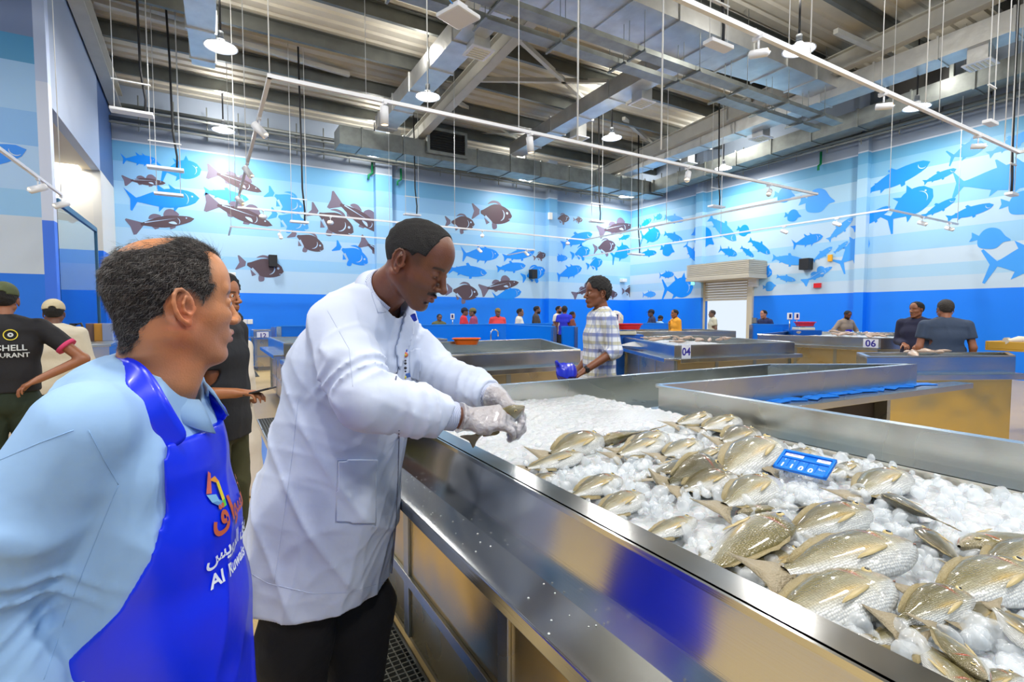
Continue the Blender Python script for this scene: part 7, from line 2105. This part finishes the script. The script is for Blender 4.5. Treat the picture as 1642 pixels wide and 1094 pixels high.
p = at(1003, 503, 9.9)
st_ = MB().box((-.3, -.22, 0), (.3, .22, 1.11)).build('scale_stand', mat('stand_blue', (0, 88, 190), .4)); st_.location = (p.x, p.y, 0); st_.rotation_euler = (0, 0, face(0)); tagit(st_, 'blue stand carrying the scale with the red basket', 'stand')
scale(1001, 9.8, 1.11, 0, 'weighing scale with a white display under the red basket', ((-.12, .12),), mast=.26); basket(1009, 9.8, 1.21, .46, .34, .11, RED, 'red plastic basket on the scale behind the checked shirt')
p = at(988, 503, 10.8); sk = Vol((-.3, -.25, 0), (.3, .25, .42), .012); sk.ell((0, 0, .15), (.17, .13, .2), k=.05).cone((-.05, 0, .28), (-.2, 0, .16), .06, .05, .05); sk.warp(folds(.02, 1.3, 5)); sk.plane((0, 0, .01), (0, 0, -1))
o = np_object('white_sack', sk.mesh(), mat('sack_white', (226, 222, 206), .7), smooth_it=1); o.location = (p.x, p.y, 1.22); tagit(o, 'bulging white sack standing by the scale behind the checked shirt', 'sack')
sst = MB().box((-.2, -.16, 0), (.2, .16, 1.22)).build('sack_stand', MATS['stand_blue']); sst.location = (p.x, p.y, 0); tagit(sst, 'blue stand under the white sack', 'stand')
p = at(1287, 503, 12.9); st2 = MB().box((-.35, -.25, 0), (.35, .25, 1.1)).build('scale_stand', MATS['stand_blue']); st2.location = (p.x, p.y, 0); st2.rotation_euler = (0, 0, face(0)); tagit(st2, 'blue stand carrying the scale with the pink basket', 'stand')
scale(1289, 12.9, 1.1, 0, 'weighing scale under the pink basket beside counter 06', ((-.3, .1), (-.12, .1)), mast=.28); basket(1291, 12.9, 1.2, .44, .34, .11, PINK, 'pink plastic basket on the scale beside counter 06')
basket(748, 8.15, 1.02, .42, .34, .10, ORANGE, 'orange plastic basin on the edge of the empty counter')
p = at(725, 503, 15.6); t = scale(725, 15.6, 1.1, 0, 'weighing scale behind the partition beside the man in the olive shirt', ((0, .1),), mast=.26)
o = MB().box((-.3, -.2, 0), (.3, .2, 1.1)).build('scale_stand', MATS['stand_blue']); o.location = (p.x, p.y, 0); tagit(o, 'blue stand behind the long partition, under the farthest scale', 'stand')
p = at(787, 503, 9.6); t = empty('tap', (p.x, p.y, 0), 0, 'chrome gooseneck tap behind the empty counter', 'tap')
CH_ = mat('chrome', (230, 232, 235), .08, 1.0)
MB().cyl((0, 0, 0), (0, 0, .95), .03, 12).build('standpipe', CH_, t)
MB().tube([(0, 0, .9)] + [(.08 - .08 * math.cos(a), 0, 1.13 + .08 * math.sin(a)) for a in np.linspace(0, 2.8, 12)] + [(.155, 0, 1.08)], .012, 10).build('spout', CH_, t)
# yellow crate with fish at the right edge
p = at(1640, 503, 6.05); t = empty('yellow_crate', (p.x, p.y, 1.07), face(20), 'yellow crate of fish on the beige-fronted counter at the right edge', 'crate')
m = MB(); m.box((-.3, -.2, 0), (.3, .2, .02)).box((-.3, -.2, .02), (.3, -.18, .11)).box((-.3, .18, .02), (.3, .2, .11)).box((-.3, -.18, .02), (-.28, .18, .11)).box((.28, -.18, .02), (.3, .18, .11)); m.build('crate_box', mat('crate_yellow', (205, 160, 60), .5), t, bevel=.006)
m = MB()
for i in range(5):
    o = MB().tube([(-.16, 0, 0), (-.12, 0, 0), (0, 0, .01), (.1, 0, .005), (.17, 0, 0)], [.04, .02, .045, .04, .005], 10).build('small_fish', mat('crate_fish', (226, 215, 195), .35))
    o.matrix_world = Matrix.Translation((p.x, p.y, 1.07)) @ Matrix.Rotation(face(20), 4, 'Z') @ Matrix.Translation((-.15 + .07 * i, -.05 + .03 * (i % 2), .12)) @ Matrix.Rotation(R(10 * i - 20), 4, 'Z'); tagit(o, 'pale fish lying in the yellow crate at the right edge', 'fish', 'fish in the yellow crate')
# left recess: steel tank, jars, extinguisher
p = at(160, 503, 9.0); t = empty('steel_cabinet', (p.x, p.y, 0), R(90), 'low steel cabinet behind the glass partition at left', 'cabinet')
MB().box((-1.4, -.3, .1), (1.4, .3, 1.0)).build('cabinet_body', STEEL, t); MB().box((-1.45, -.33, 1.0), (1.45, .33, 1.04)).build('worktop', STEEL_D, t, bevel=.005); MB().box((-1.35, -.26, 0), (1.35, .26, .1)).build('plinth', PLINTH, t)
for i, (u, c_, l) in enumerate(((146, (150, 120, 110), 'brown carton on the steel cabinet behind the glass'), (159, (226, 160, 60), 'orange carton on the steel cabinet behind the glass'), (172, (150, 165, 200), 'grey-blue carton on the steel cabinet behind the glass'))):
    q = at(u, 503, 8.9); o = MB().box((-.07, -.07, 0), (.07, .07, .3)).build('carton', mat('carton_%d' % i, c_, .6), bevel=.004); o.location = (q.x, q.y, 1.04); tagit(o, l, 'carton')
p = at(116, 503, 5.6); t = empty('fire_extinguisher', (p.x, p.y, .9), 0, 'red fire extinguisher beside the man in the beige shirt', 'fire extinguisher')
MB().lathe([(.001, 0), (.085, 0), (.09, .02), (.09, .34), (.07, .4), (.03, .43), (.025, .46), (.001, .46)], n=24).build('cylinder_body', RED, t); MB().lathe([(.091, .12), (.0915, .125), (.0915, .24), (.091, .245)], n=24).build('label_band', mat('ext_label', (220, 220, 225), .5), t)
MB().cbox((0, 0, .48), (.05, .04, .04)).tube([(0, 0, .48), (.07, 0, .5), (.1, 0, .4), (.1, 0, .2)], .012, 8).build('valve_hose', BLACK, t)
o = MB().box((-.12, -.12, 0), (.12, .12, .9)).build('extinguisher_stand', STEEL_D); o.location = (p.x, p.y, 0); tagit(o, 'steel stand under the fire extinguisher', 'stand')
